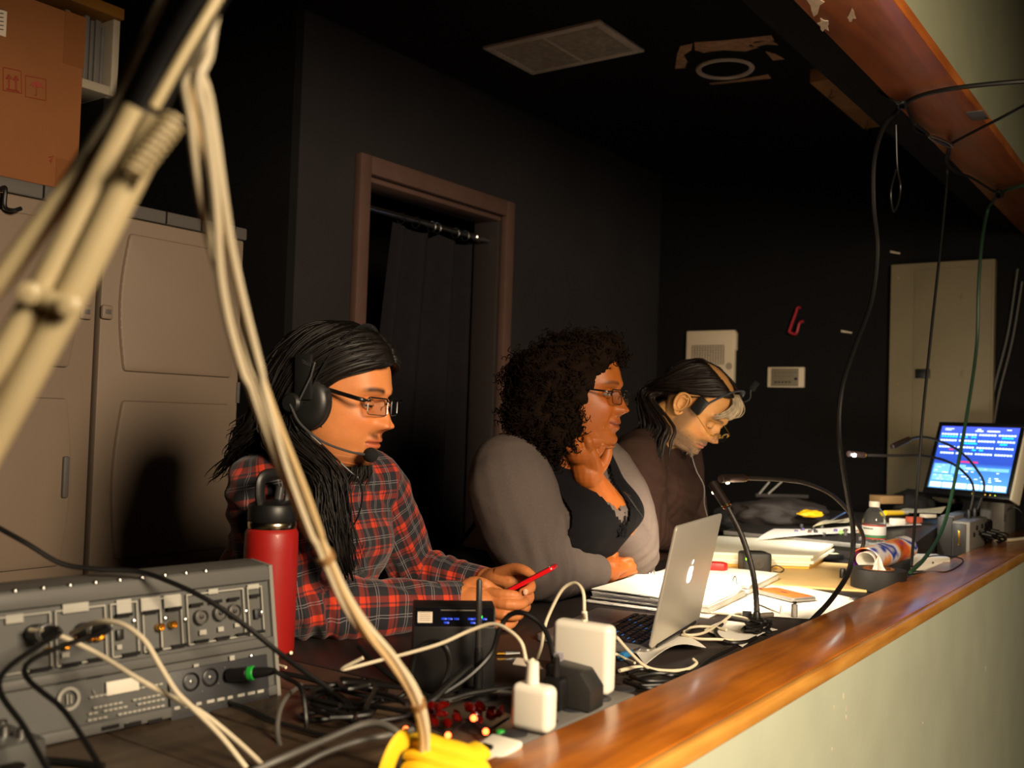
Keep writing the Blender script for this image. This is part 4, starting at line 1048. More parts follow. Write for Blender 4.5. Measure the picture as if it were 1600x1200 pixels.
for sy in (-1, 1):
    hip = pel2+l2*(.11*sy); kn = hip+V(.42, 0, -.03)+l2*.05*sy; an = V(kn.x-.03, kn.y, .09)
    limb(b2, [hip, hip.lerp(kn, .5), kn], [.11, .095, .07]); limb(b2, [kn, kn.lerp(an, .35), an], [.068, .066, .042]); limb(b2, [an+V(-.03, 0, -.04), an+V(.17, 0, -.055)], [.036, .03])
bm2 = remesh(b2, .008, 4)
h2 = MB()
limb(h2, [EL2, P(968, 828, 2.52), P(944, 790, 2.46), WL2, P(915, 728, 2.385)], [(.052, .052), (.052, .052), (.047, .050), (.036, .040), (.03, .038)])
limb(h2, [P(918, 738, 2.385), P(912, 718, 2.37), P(906, 702, 2.365)], [(.022, .040), (.022, .044), (.02, .040)])
F2 = [([(930, 712, 2.375), (940, 697, 2.37), (936, 684, 2.375), (924, 680, 2.39)], [.0115, .0108, .0098, .0082]),
      ([(918, 704, 2.345), (920, 690, 2.33), (912, 681, 2.345), (902, 681, 2.37)], [.012, .0112, .0102, .0085]),
      ([(905, 704, 2.34), (902, 692, 2.325), (896, 684, 2.34), (890, 684, 2.365)], [.0118, .0108, .0100, .0082]),
      ([(895, 708, 2.345), (889, 698, 2.335), (884, 692, 2.35), (882, 692, 2.37)], [.0105, .0095, .0088, .0074]),
      ([(932, 738, 2.40), (944, 722, 2.395), (950, 706, 2.395), (950, 694, 2.40)], [.0155, .0138, .0118, .0088])]
for p, r in F2: limb(h2, [P(*q) for q in p], r, 12, 3)
limb(h2, [P(928, 893, 2.44), WR2, P(950, 890, 2.475)], [(.03, .034), (.028, .034), (.026, .034)])
limb(h2, [P(948, 890, 2.47), P(960, 886, 2.50), P(970, 882, 2.53)], [(.022, .036), (.021, .038), (.016, .034)])
for k, (dv, dd) in enumerate([(-16, 0), (-6, -.012), (5, -.016), (14, -.012)]):
    limb(h2, [P(964, 886+dv, 2.505+dd), P(975, 882+dv, 2.51+dd), P(985, 880+dv*.9, 2.515+dd), P(994, 880+dv*.8, 2.535)], [.0108, .0102, .0095, .008], 12, 3)
limb(h2, [P(950, 876, 2.48), P(958, 866, 2.49), P(968, 860, 2.51)], [.0145, .012, .009], 12, 3)
hm2 = remesh(h2, .0022, 5)
wom = person('person', 'curly-haired person in grey knit shirt and black vest, chin on hand beside the laptop', [
    (hw2, [tuple(q) for q in hf2], 0, tin2), (np.array([tuple(p) for p in eb2.v]), eb2.f, eb2.mi, SK2), me_group(bm2, SK2), me_group(hm2, SK2*np.array([1.03, 1.0, .96]))],
    [skin_material('skin_brown', '96521f'), m_eyew, m_iris, m_pupil, m_lash])
m_knit = mat('grey_knit', '584e4a', .92, spec=.15, var=.10, scale=300, bump=.35, bscale=700); m_vest = mat('black_vest', '0d0c0f', .9, spec=.12, var=.1, scale=30)
def cut(me, fn, th):
    b = bmesh.new(); b.from_mesh(me); dv = [v for v in b.verts if fn(v.co)]
    bmesh.ops.delete(b, geom=dv, context='VERTS')
    bmesh.ops.solidify(b, geom=b.faces[:], thickness=th); b.to_mesh(me); b.free(); return me
def vneck(sm, l, f, z0, k, zt):
    def fn(p):
        r = p-sm
        if r.z > zt or (r.z > .03 and (r.dot(f)-.0)**2+r.dot(l)**2 < .088**2): return True
        return r.dot(f) > -.02 and r.z > z0 and abs(r.dot(l)) < (r.z-z0)*k
    return fn
sg = MB(); torso(sg, trs2, l2, f2, .006)
limb(sg, [SR2+V(-.02, 0, -.028)-l2*.01, SR2.lerp(ER2, .3)+V(-.02, 0, 0)-l2*.02, SR2.lerp(ER2, .6)+V(-.012, -.004, 0)-l2*.01, ER2+V(.0, .0, .004)], [.098, .106, .102, .078])
limb(sg, [ER2+V(.0, 0, .004), ER2.lerp(WR2, .4), ER2.lerp(WR2, .9)], [.078, .064, .044])
limb(sg, [SL2+V(-.02, 0, -.02), SL2.lerp(EL2, .5)+V(.0, .01, 0), EL2+V(.0, .0, .004)], [.092, .086, .068])
limb(sg, [EL2+V(0, 0, .004), P(971, 834, 2.525)], [.068, .0575])
g2 = remesh(sg, .006, 12, .5)
wrinkle(g2, .003, (7, 18), 9, [(ER2, (WR2-ER2), .09, .04, .004), (EL2, (WL2-EL2), .07, .03, .003)])
cut(g2, vneck(SM2, l2, f2, -.11, .62, .12), .002)
s2 = child_mesh(g2, 'knit_shirt', [m_knit], wom)
vb = MB(); torso(vb, [(c+V(0, 0, .006 if i > 3 else 0), a*(1 if i < 4 else 1.13), b) for i, (c, a, b) in enumerate(trs2)], l2, f2, .018)
vm = remesh(vb, .007, 6); wrinkle(vm, .003, (6, 15), 21)
def vcut(p):
    r = p-SM2
    if vneck(SM2, l2, f2, -.17, .52, .12)(p): return True
    a = abs(r.dot(l2)); ff = r.dot(f2)
    return ((a-.25)**2/.085**2+(r.z+.11)**2/.125**2 < 1) and r.z > -.2
cut(vm, vcut, .003); child_mesh(vm, 'vest', [m_vest], wom)
# lace trim at the neckline
lb = MB(); lc = SM2+f2*.155+V(0, 0, -.125)
for i in range(34):
    a = i/33; s = -1+2*a
    p = SM2+f2*(.172-.10*abs(s)**1.5)+l2*(s*.085)+V(0, 0, -.165+.13*abs(s)**1.1)
    lb.tube([p+f2*.004+V(.011*math.cos(t), 0, 0)*0+l2*(.009*math.cos(t))+V(0, 0, .009*math.sin(t)) for t in np.linspace(0, 2*PI, 9)], .0016, 5, cap=False)
    lb.tube([p+f2*.005+l2*(.004*math.cos(t))+V(0, 0, .016+.005*math.sin(t)) for t in np.linspace(0, 2*PI, 7)], .0014, 4, cap=False)
tag(lb.build('lace_trim', m_vest, wom), kind='stuff')
tb = MB(); loft(tb, [(c, l2, a+.01, f2, b+.01, 2.3) for c, a, b in ringset(trs2[:2], 4)])
for sy in (-1, 1):
    hip = pel2+l2*(.11*sy); kn = hip+V(.42, 0, -.03)+l2*.05*sy; an = V(kn.x-.03, kn.y, .1)
    limb(tb, [hip, hip.lerp(kn, .5), kn], [.122, .106, .082]); limb(tb, [kn, kn.lerp(an, .4), an], [.082, .075, .06])
child_mesh(remesh(tb, .012, 5), 'trousers', [mat('trouser_black', '131316', .85)], wom)
# curly hair: a core of soft lobes and ringlets over it
hc = MB()
def h2l(x, y, z): return H2 @ Vector((x, y, z))
lobes = [((0, -.035, .032), .106), ((.055, -.05, .01), .095), ((-.055, -.05, .01), .095), ((.03, .028, .082), .056), ((-.03, .028, .082), .056), ((.0, -.085, .0), .098), ((.07, -.075, -.05), .085), ((-.07, -.075, -.05), .085), ((0, -.09, -.06), .092), ((.078, -.025, -.085), .058), ((-.075, -.03, -.085), .058), ((.075, -.004, .03), .046), ((-.075, -.004, .03), .046), ((.06, -.06, -.125), .055), ((0, -.075, -.115), .08), ((.03, -.115, .02), .07), ((.0, .045, .098), .045)]
for c, r in lobes: hc.sphere(h2l(*c), r, None, 20, 14)
hcm = remesh(hc, .008, 6); co = mesh_np(hcm).copy(); no = normals_np(hcm).copy()
dd = np.array([noise.noise(Vector(p)*38)*.011+noise.noise(Vector(p)*90)*.006 for p in co]); set_np(hcm, co+no*dd[:, None])
m_curl = mat('hair_dark_brown', '150c07', .9, spec=.08, var=.3, scale=60)
child_mesh(hcm, 'hair', [m_curl], wom, None)
cm = MB(); rg = np.random.default_rng(22); co = mesh_np(hcm); no = normals_np(hcm); H2i = np.array(H2.inverted())
loc = co@H2i[:3, :3].T+H2i[:3, 3]
for k in rg.choice(len(co), 2200, replace=False):
    p, n = Vector(co[k]), Vector(no[k]); L_ = loc[k]
    if L_[1] > .03 and L_[2] < .074: continue
    ax = (n*rg.uniform(.1, .7)+Vector((0, 0, -1))*rg.uniform(.1, .9)+Vector(rg.normal(0, .35, 3))).normalized(); e1 = ax.orthogonal().normalized(); e2 = ax.cross(e1)
    ln = rg.uniform(.02, .045); R_ = rg.uniform(.004, .008); tn = rg.uniform(1.5, 3.5); ph_ = rg.random()*6.28; m_ = 15
    cm.tube([p-n*.004+ax*(ln*i/m_)+e1*(R_*math.cos(ph_+tn*2*PI*i/m_))+e2*(R_*math.sin(ph_+tn*2*PI*i/m_)) for i in range(m_)], [rg.uniform(.0009, .0016)*(1 if i < m_-2 else .5) for i in range(m_)], 4)
tag(cm.build('hair_curls', m_curl, wom, None), kind='stuff')
glasses('eyeglasses', H2, 'dark half-rimmed glasses worn by the curly-haired person', mat('frame_black', '101010', .3), (.0022, .0011), .048, .033, .009, .0985, -.008, .0014, .0008, bot=True, gap=.064, wrap=.003, wrapr=.15, xt=.076, temple_z=.008)
cable('thin_cable', [P(985, 775, 2.36), P(975, 768, 2.40), P(985, 780, 2.42), P(997, 798, 2.47), P(1004, 808, 2.5)], .0016, m_dark, 'short thin black cord against the raised forearm of the curly-haired person', 'cord')

# ================================================================ BEARDED MAN AT THE FAR END
fd3 = face_dir(1092, 636, 24)
H3 = head_matrix(P(1091, 636, 3.0), fd3, math.radians(42), 0, 1.03)
SK3 = np.array(lin('c08a52'))
hv3, hf3 = make_head(dict(width=1.0, jaw=.04, fat=.0, neckw=.1, nose=1.05, lips=.8, chin=.003, neck=(0, .05, 0)))
def beard3(x, y, z):
    ax = np.abs(x)
    jaw = np.clip((-.045-z)/.03, 0, 1)*np.clip((y+.03)/.03, 0, 1)*(1-.0*ax)*(1-.9*g(x, .02)*g(z+.0715, .009))*np.clip((z+.14)/.02, 0, 1)
    sb = np.clip((ax-.055)/.008, 0, 1)*np.clip((y+.015)/.01, 0, 1)*np.clip((.045-y)/.02, 0, 1)*np.clip((.03-z)/.03, 0, 1)
    ms = g(z+.058, .006)*np.clip((.034-ax)/.01, 0, 1)*(y > .06)
    return .8*np.maximum(np.maximum(jaw, sb*.8), ms)
tin3 = tint_face(hv3, SK3, lin('b06a54'), lin('5a483c'), beard=beard3, stub=np.array(lin('4c443e')))
H3n = np.array(H3); hw3 = hv3@H3n[:3, :3].T+H3n[:3, 3]
eb3 = MB(); eye_parts(eb3, H3, -26, -34, (0, -.5))
for s in (-1, 1): ear_parts(eb3, H3, s, 1.08)
SR3, SL3 = P(1000, 716, 2.98), P(1058, 704, 3.30)
SM3 = (SR3+SL3)/2
l3 = SL3-SR3; l3.z = 0; l3.normalize(); f3 = Vector((l3.y, -l3.x, 0)); print('f3', f3, (SL3-SR3).length)
ER3, WR3 = P(1010, 822, 2.93), P(1048, 842, 3.05)
EL3, WL3 = P(1078, 815, 3.30), P(1080, 838, 3.18)
pel3 = V(SM3.x-.16, SM3.y, .50)
trs3 = [(pel3, .18, .14), (pel3+V(.0, 0, .12), .18, .145), (pel3.lerp(SM3, .55)+V(-.01, 0, 0), .19, .145), (SM3+V(-.01, 0, -.11), .20, .13), (SM3+V(-.025, 0, -.02), .185, .10), (SM3+V(-.01, 0, .05), .12, .08), (SM3+V(.02, 0, .095), .066, .06)]
b3 = MB(); torso(b3, [(c, a*(.85 if i < 4 else .6), b*(.82 if i < 4 else .7)) for i, (c, a, b) in enumerate(trs3)], l3, f3)
for s, e, w_ in ((SR3, ER3, WR3), (SL3, EL3, WL3)):
    limb(b3, [s, s.lerp(e, .5), e], [.045, .042, .038]); limb(b3, [e, e.lerp(w_, .4), w_], [.038, .036, .028])
    d = (w_-e).normalized(); limb(b3, [w_, w_+d*.05, w_+d*.085], [(.02, .034), (.018, .042), (.014, .038)])
    for k in range(4):
        o = l3*(-.03+.02*k); limb(b3, [w_+d*.08+o, w_+d*.115+o*1.1, w_+d*.145+o*1.1+V(0, 0, -.015)], [.010, .0095, .008], 10, 3)
    limb(b3, [w_+d*.02+l3*.03, w_+d*.06+l3*.055, w_+d*.09+l3*.055], [.013, .011, .009], 10, 3)
limb(b3, [SM3+V(.0, 0, .02), H3 @ Vector((0, -.045, -.11)), H3 @ Vector((0, -.035, -.06))], [.062, .058, .055])
for sy in (-1, 1):
    hip = pel3+l3*(.095*sy); kn = hip+V(.42, 0, -.03)+l3*.05*sy; an = V(kn.x-.03, kn.y, .09)
    limb(b3, [hip, hip.lerp(kn, .5), kn], [.088, .078, .06]); limb(b3, [kn, kn.lerp(an, .35), an], [.058, .056, .038]); limb(b3, [an+V(-.03, 0, -.04), an+V(.17, 0, -.055)], [.036, .03])
bm3 = remesh(b3, .0055, 4)
man3 = person('person', 'grey-bearded person in dark sweatshirt bending over the far end of the desk', [
    (hw3, [tuple(q) for q in hf3], 0, tin3), (np.array([tuple(p) for p in eb3.v]), eb3.f, eb3.mi, SK3), me_group(bm3, SK3)],
    [skin_material('skin_fair', 'c08a52'), m_eyew, m_iris, m_pupil, m_lash])
m_sweat = mat('dark_sweatshirt', '33241f', .95, spec=.1, var=.1, scale=60, bump=.2, bscale=500)
sw = MB(); torso(sw, trs3, l3, f3, .008)
for s, e, w_ in ((SR3, ER3, WR3), (SL3, EL3, WL3)):
    limb(sw, [SM3.lerp(s, .55)+V(-.01, 0, -.01), s+V(-.005, 0, 0), s.lerp(e, .5), e], [.082, .082, .07, .06]); limb(sw, [e, e.lerp(w_, .5), w_], [.06, .052, .04])
swm = remesh(sw, .0065, 10); wrinkle(swm, .0035, (7, 16), 31, [(SR3.lerp(ER3, .4), (.4, .2, 1), .13, .06, .003), (SM3+f3*.12+V(0, 0, -.18), (.2, 0, 1), .12, .06, .003), (ER3, (WR3-ER3), .08, .035, .005)])
child_mesh(swm, 'sweatshirt', [m_sweat], man3)
mb = MB(); nc = SM3+V(.02, 0, .088); mb.tube([nc+f3*(.066*math.cos(t))+l3*(.068*math.sin(t))+V(0, 0, .018-.018*math.cos(t)) for t in np.linspace(0, 2*PI, 32)], .0085, 8, cap=False); mb.build('neck_band', m_sweat, man3)
tb = MB(); loft(tb, [(c, l3, a+.01, f3, b+.01, 2.3) for c, a, b in ringset(trs3[:2], 4)])
for sy in (-1, 1):
    hip = pel3+l3*(.095*sy); kn = hip+V(.42, 0, -.03)+l3*.05*sy; an = V(kn.x-.03, kn.y, .1)
    limb(tb, [hip, hip.lerp(kn, .5), kn], [.1, .088, .072]); limb(tb, [kn, kn.lerp(an, .4), an], [.072, .066, .056])
child_mesh(remesh(tb, .012, 5), 'trousers', [mat('denim_dark', '1c222c', .8)], man3)
def h3l(x, y, z): return H3 @ Vector((x, y, z))
m_hair3 = mat('hair_brown_black', '1a1310', .5, spec=.3, var=.3, scale=50); m_grey3 = mat('hair_grey', '9a8a72', .5, var=.3, scale=80)
hb3 = MB()
for sx in (1, -1):
    G = [[h3l(sx*.030, .070, .102), h3l(sx*.052, .05, .088), h3l(sx*.072, .02, .06), h3l(sx*.082, -.03, .03), h3l(sx*.07, -.085, -.01), h3l(sx*.04, -.115, -.05), h3l(sx*.02, -.125, -.10)],
         [h3l(sx*.040, .02, .114), h3l(sx*.064, .0, .096), h3l(sx*.080, -.03, .06), h3l(sx*.083, -.065, .02), h3l(sx*.065, -.105, -.02), h3l(sx*.035, -.13, -.06), h3l(sx*.02, -.14, -.11)],
         [h3l(sx*.035, -.04, .117), h3l(sx*.058, -.06, .10), h3l(sx*.074, -.08, .06), h3l(sx*.07, -.1, .01), h3l(sx*.05, -.125, -.03), h3l(sx*.03, -.14, -.07), h3l(sx*.015, -.15, -.12)],
         [h3l(sx*.004, -.085, .108), h3l(sx*.02, -.108, .08), h3l(sx*.03, -.118, .04), h3l(sx*.03, -.125, -.0), h3l(sx*.025, -.135, -.04), h3l(sx*.015, -.15, -.08), h3l(sx*.008, -.16, -.13)]]
    strandset(hb3, G, 120, .004, .007, .002, 40+sx, 5, 12); strandset(hb3, G, 130, .0009, .0016, .005, 44+sx, 4, 16, wave=.004)
pt = [h3l(0, -.12, -.03), h3l(0, -.14, -.09), P(1022, 668, 3.12), P(1000, 690, 3.15), P(985, 720, 3.17), P(978, 760, 3.18)]
PT = [[h3l(.062, -.085, -.02), h3l(.066, -.10, -.07), P(1046, 668, 2.93), P(1040, 690, 2.92), P(1036, 712, 2.92), P(1032, 735, 2.92)],
      [h3l(.045, -.11, -.03), h3l(.05, -.13, -.08), P(1030, 668, 2.97), P(1020, 690, 2.96), P(1014, 715, 2.96), P(1008, 745, 2.96)],
      [h3l(.02, -.125, -.03), h3l(.03, -.15, -.08), P(1012, 664, 3.04), P(996, 685, 3.05), P(985, 715, 3.06), P(978, 750, 3.07)], pt]
strandset(hb3, PT, 70, .004, .007, .004, 51, 5, 14); strandset(hb3, PT, 120, .0009, .0016, .008, 52, 4, 16, wave=.008, wf=10)
hb3.build('hair', m_hair3, man3, None)
fk = MB()
G = [[h3l(x0, .060, .104), h3l(x0*1.4, .086, .088), h3l(x0*1.9+.006, .094, .068), h3l(x0*2.3+.014, .091, .050), h3l(x0*2.5+.024, .080, .040)] for x0 in (-.02, -.006, .008, .02, .028)]
strandset(fk, G, 90, .0014, .0028, .003, 61, 4, 10); fk.build('grey_forelock', m_grey3, man3, None)
bd = MB(); rg = np.random.default_rng(70)
for k in range(420):
    a = rg.uniform(-1, 1); zz = rg.uniform(-.118, -.05); F, B, W, tf = interp(HEAD, max(zz, -.112)); an = a*1.5
    x = W*.985*math.sin(an)*(1-tf*max(0, math.cos(an))**2*.75); y = (F+B)/2+(F-(F+B)/2)*math.cos(an)**.9
    if abs(x) < .02 and zz > -.085: continue
    p = Vector((x, y+(.004 if abs(x) < .02 else 0), zz)); e = p+Vector((x*.06, .002, -.006))
    bd.tube([H3 @ p, H3 @ e], [.0006, .0002], 3)
tag(bd.build('beard', m_grey3, man3, None), kind='stuff')
# low gold reading glasses
glasses('eyeglasses', H3, 'gold rimmed reading glasses low on the nose of the grey-bearded person', mat('gold_rim', 'c79a3c', .3, metal=.8), (.0011, .0009), .046, .028, .012, .112, -.020, .0021, .0012, bot=False, gap=.062, wrap=.002, xt=.074, temple_z=.006, tilt=.25)
hs3 = thing('headset', (0, 0, 0), 'grey single-sided headset over the bald crown of the bearded person', 'headset', M=H3.copy())
t_ = np.linspace(-1.45, 1.35, 34)
band = [h3l(.088*math.sin(t)*1.02, .034+.028*math.cos(t), .012+.108*math.cos(t)) for t in t_]
MB().tube(band, [(.0028, .009)]*34, 8, up=H3.to_3x3() @ Vector((0, 0, 1))).build('headband', mat('band_bluegrey', '4a4f58', .35), hs3)
F = H3 @ frame((.0865, .030, .03), (1, .1, 0), (0, 1, 0)); MB().box((0, 0, 0), (.034, .05, .014), F, bev=.006).build('temple_pad', m_dark, hs3)
F = H3 @ frame((-.088, -.008, -.008), (-1, 0, 0), (0, 1, 0)); MB().lathe([(.001, -.014), (.03, -.014), (.038, -.006), (.036, .008), (.02, .014), (.001, .015)], F, 28).build('ear_cup', m_dark, hs3)
MB().tube([h3l(-.086, .03, .02), h3l(-.088, .0, .0)], .005, 8).build('yoke', m_dark, hs3)
bmz = catmull([h3l(-.1, -.01, -.005), P(1166, 627, 3.05), P(1173, 612, 3.05), P(1178, 604, 3.05)], 5)
MB().tube(bmz, .0022, 6).build('microphone_boom', m_dark, hs3)
MB().tube([P(1174, 609, 3.05), P(1183, 597, 3.05)], [.010, .009], 10).build('microphone_foam', m_foam, hs3)
MB().tube(catmull([P(1078, 700, 2.95), P(1081, 712, 2.94), P(1088, 735, 2.93), P(1100, 760, 2.93), P(1101, 790, 2.95), P(1112, 830, 3.0)], 8), .0016, 7).build('cord', mat('cord_grey', '5c5854', .5), hs3)

# ================================================================ NEAR END OF THE DESK: mixer, bottle, power strip, router
m_rub = mat('cable_black', '0e0d0d', .45); m_rub2 = mat('cable_grey', '55524d', .5); m_cream = mat('cable_cream', 'd8cbb0', .45); m_whiteplas = mat('white_plastic', 'e8e2d4', .3, coat=.2); m_gold = mat('gold_contact', 'd9a441', .25, metal=1)
m_mix = mat('mixer_grey', '525250', .5, var=.06, scale=20); m_mixlip = mat('mixer_lip', '585755', .45); m_mixprint = mat('mixer_print', 'a3a097', .6); m_mixdark = mat('mixer_dark', '2a2b2f', .5)
A_, B_ = dz(432, 1087), dz(0, 1183)
md = (B_-A_); md.z = 0; md.normalize(); mn = Vector((-md.y, md.x, 0)); mn = mn if mn.x > 0 else -mn       # md runs to the left along the panel, mn faces the stage
MH, LEAN = .186, .035
upv = (V(0, 0, MH)-mn*LEAN).normalized(); PL = MH/upv.z; pnm = md.cross(upv).normalized()
if pnm.dot(mn) < 0: pnm = -pnm
def mxp(u, v, off=0):
    r = Vector(ray(u, v)); o = Vector(CAM); k = (A_-o).dot(pnm)/r.dot(pnm); return o+r*k+pnm*off
mixer = thing('audio_mixer', A_+md*.36-mn*.2, 'grey audio mixer seen from its connector panel at the left end of the desk', 'mixer')
MM = Matrix.Identity(4)
for i in range(3): MM[i][0], MM[i][1], MM[i][2], MM[i][3] = (-md)[i], upv[i], pnm[i], A_[i]
ML = .74
# body: wedge with side cheeks
mb = MB()
prof = [(0, 0), (-mn*LEAN+V(0, 0, MH)), (-mn*(LEAN+.05)+V(0, 0, MH+.004)), (-mn*.40+V(0, 0, .07)), (-mn*.40)]
prof[0] = V(0, 0, 0)
p0 = [A_+Vector(q)-pnm*.004+V(0, 0, .001) for q in prof]; p1 = [q+md*ML for q in p0]
mb.add(p0+p1, [(0, 1, 2, 3, 4), (9, 8, 7, 6, 5)]+[(i, 5+i, 5+(i+1) % 5, (i+1) % 5) for i in range(5)])
mb.build('chassis', m_mix, mixer)
def mrect(u0, v0, u1, v1, off0, off1, bev=.001):
    "panel rectangle between two pixels on the panel plane (left-top, right-bottom)"
    a = MM.inverted() @ mxp(u0, v0); c = MM.inverted() @ mxp(u1, v1)
    mb = MB(); mb.bounds((min(a.x, c.x), min(a.y, c.y), off0), (max(a.x, c.x), max(a.y, c.y), off1), MM, bev); return mb
def mloc(u, v): return MM.inverted() @ mxp(u, v)
zlip = mloc(425, 905).y
mb = MB(); mb.bounds((-ML, PL-.022, -.003), (0, PL, .004), MM, bev=.003); mb.build('top_lip', m_mixlip, mixer)
for u in (25, 69, 111, 151, 189, 224, 260, 293, 324):
    c = MM @ Vector((mloc(u, 900).x, PL-.0, -.004)); mb = MB(); mb.lathe([(.0042, -.001), (.0042, .002), (.002, .0045), (.0004, .005)], frame(c, (upv-pnm*.2)), 12); mb.build('screw', m_steel, mixer)
ystep = mloc(427, 1000).y
mb = MB(); mb.bounds((-ML, ystep-.007, -.003), (0, ystep+.006, .006), MM, bev=.002); mb.build('ridge', m_mixlip, mixer)
mb = MB(); mb.bounds((-ML, .002, -.003), (0, .016, .003), MM, bev=.002); mb.build('base_rail', m_mixlip, mixer)
mb = MB(); mb.bounds((-.004, 0.002, -.32), (.003, PL*.97, .004), MM, bev=.002)
mb = MB(); mb.add([A_+Vector(q)+pnm*.003-md*.006 for q in prof]+[A_+Vector(q)+pnm*.003 for q in prof], [(0, 1, 2, 3, 4), (9, 8, 7, 6, 5)]+[(i, 5+i, 5+(i+1) % 5, (i+1) % 5) for i in range(5)]); mb.build('side_cheek', mat('cheek_grey', '7c7a74', .5), mixer)
# printed outlines and section bars on the upper panel (local strips follow the panel)
def lx(u, v=960): return mloc(u, v).x
yt, yb = PL-.03, ystep+.012
pr = MB()
def strip(x0, y0, x1, y1, o=.0022): pr.bounds((min(x0, x1), min(y0, y1), .0), (max(x0, x1), max(y0, y1), o), MM)
for xa, xb in [(lx(80), lx(0)-.1), (lx(166), lx(83)), (lx(216), lx(170)), (lx(285), lx(220)), (lx(383), lx(290)), (lx(412), lx(386))]:
    xa, xb = max(xa, xb)-.0015, min(xa, xb)+.0015
    strip(xb, yt, xa, yt+.0018); strip(xb, yb, xa, yb+.0018); strip(xa-.0015, yb, xa, yt); strip(xb, yb, xb+.0015, yt)
strip(lx(250)-.001, yb, lx(250)+.001, yt)
pr.build('panel_outline', m_mixprint, mixer)
wl_ = MB()
for (u0, v0, u1, v1) in [(8, 962, 36, 972), (97, 944, 138, 954), (181, 938, 205, 957), (219, 935, 250, 952), (255, 931, 282, 947), (325, 921, 340, 927), (386, 914, 404, 919), (182, 1008, 190, 1014), (311, 985, 322, 991), (340, 980, 349, 986), (366, 974, 374, 979), (96, 1020, 108, 1026), (302, 1038, 310, 1045), (358, 1025, 366, 1033)]:
    a, c = mloc(u0, v0), mloc(u1, v1); wl_.bounds((min(a.x, c.x), min(a.y, c.y), 0), (max(a.x, c.x), max(a.y, c.y), .0016), MM)
tag(wl_.build('printed_labels', m_mixprint, mixer), kind='stuff')
sl = MB()
for (u, v, w_) in [(192, 961, 26), (234, 956, 26), (270, 951, 24), (305, 945, 22), (335, 940, 22), (363, 936, 20), (396, 931, 20), (62, 1046, 30), (110, 1038, 28), (150, 1030, 28), (203, 1022, 28), (240, 1016, 24), (278, 1009, 26), (313, 1002, 24), (346, 997, 24), (378, 991, 24), (404, 987, 18), (105, 1062, 30), (150, 1054, 26), (318, 1022, 20), (345, 1016, 20), (377, 1010, 20), (272, 1030, 22), (170, 1136, 26), (205, 1131, 26), (240, 1126, 22)]:
    c = mloc(u, v); l_ = w_*.00088; sl.box((c.x, c.y, .0035), (l_, .0045, .004), MM)
tag(sl.build('vent_slots', m_gap, mixer), kind='stuff')
lo = mrect(262, 1050, 421, 1105, -.002, .003); lo.build('output_plate', m_mixdark, mixer)
def socket(u, v, r, nm, m1=m_dark, m2=m_steel, h=.006):
    c = mxp(u, v); F = frame(c, pnm)
    mb = MB(); mb.lathe([(r, -.001), (r, h), (r*.82, h+.001), (r*.8, h*.3), (.0003, h*.3)], F, 20, mi=0); mb.lathe([(r*.22, 0), (r*.22, h*.9), (.0003, h)], F, 10, mi=1)
    mb.build(nm, [m1, m2], mixer)
for u, v in ((313, 964), (343, 958), (365, 955)): socket(u, v, .0105, 'jack_socket', mat('socket_grey', '55534f', .35), m_dark)
for u, v in ((248, 980), (268, 976)): socket(u, v, .005, 'phono_socket', m_gold, m_steel, .008)
socket(152, 991, .009, 'phono_socket', m_gold, mat('insert_red', '8a2a22', .4)); socket(143, 997, .0045, 'phono_socket', m_gold)
socket(101, 1009, .005, 'phono_socket', m_gold); socket(122, 998, .005, 'phono_socket', m_gold); socket(74, 1016, .004, 'phono_socket', m_gold)
mrect(181, 984, 192, 999, -.001, .004).build('network_port', m_dark, mixer)
mrect(396, 952, 406, 966, -.001, .004).build('toggle_plate', m_mixdark, mixer)
MB().box((0, 0, 0), (.003, .007, .010), MM @ Matrix.Translation(mloc(402, 958)+Vector((0, 0, .008))), bev=.001).build('toggle_switch', m_steel, mixer)
for u, v in ((210, 970), (259, 966), (290, 968), (385, 955), (408, 1001), (311, 1046), (282, 1054), (315, 1080), (340, 1068), (230, 1036), (220, 1062), (350, 1043), (393, 1025), (198, 1164 if 0 else 1130)):
    MB().lathe([(.0028, -.001), (.0028, .0022), (.001, .003)], frame(mxp(u, v), pnm), 10).build('screw', m_steel, mixer)
for u, v in ((296, 1065), (326, 1058)): socket(u, v, .0125, 'xlr_socket', m_dark, m_steel, .006)
# certification ring, rating label and printed lines on the lower panel
mb = MB(); c = mxp(107, 1092); mb.lathe([(.0105, 0), (.0105, .002), (.0145, .002), (.0145, 0)], frame(c, pnm), 28, capb=False, capt=False); mb.bounds((-.003, -.006, 0), (-.001, .006, .002), MM @ Matrix.Translation(mloc(107, 1092))); mb.bounds((.0015, -.006, 0), (.0035, .004, .002), MM @ Matrix.Translation(mloc(107, 1092))); mb.build('certification_mark', m_mixprint, mixer)
mrect(165, 1066, 217, 1078, -.001, .002).build('rating_label', mat('label_white', 'd6d0c2', .6), mixer)
pl_ = MB()
for k, (u0, v0, u1, v1) in enumerate([(140, 1090, 255, 1068), (138, 1108, 258, 1084), (138, 1116, 258, 1092), (137, 1126, 258, 1102), (137, 1134, 230, 1115), (145, 1078, 149, 1086)]):
    a, c = mloc(u0, v0), mloc(u1, v1); n = 16
    for q in range(n):
        if random.random() < .82:
            x = a.x+(c.x-a.x)*q/n; y = a.y+(c.y-a.y)*q/n; pl_.bounds((x, y-.0012, 0), (x+(c.x-a.x)/n*.8, y+.0012, .0012), MM)
for q in range(9):
    a, c = mloc(270, 1107), mloc(415, 1078); x = a.x+(c.x-a.x)*q/9; y = a.y+(c.y-a.y)*q/9; pl_.bounds((x, y-.002, .002), (x+.012*(.6+.4*random.random()), y+.002, .0042), MM)
tag(pl_.build('printed_lines', m_mixprint, mixer), kind='stuff')
m_grn = mat('green_ring', '1f9a35', .4)
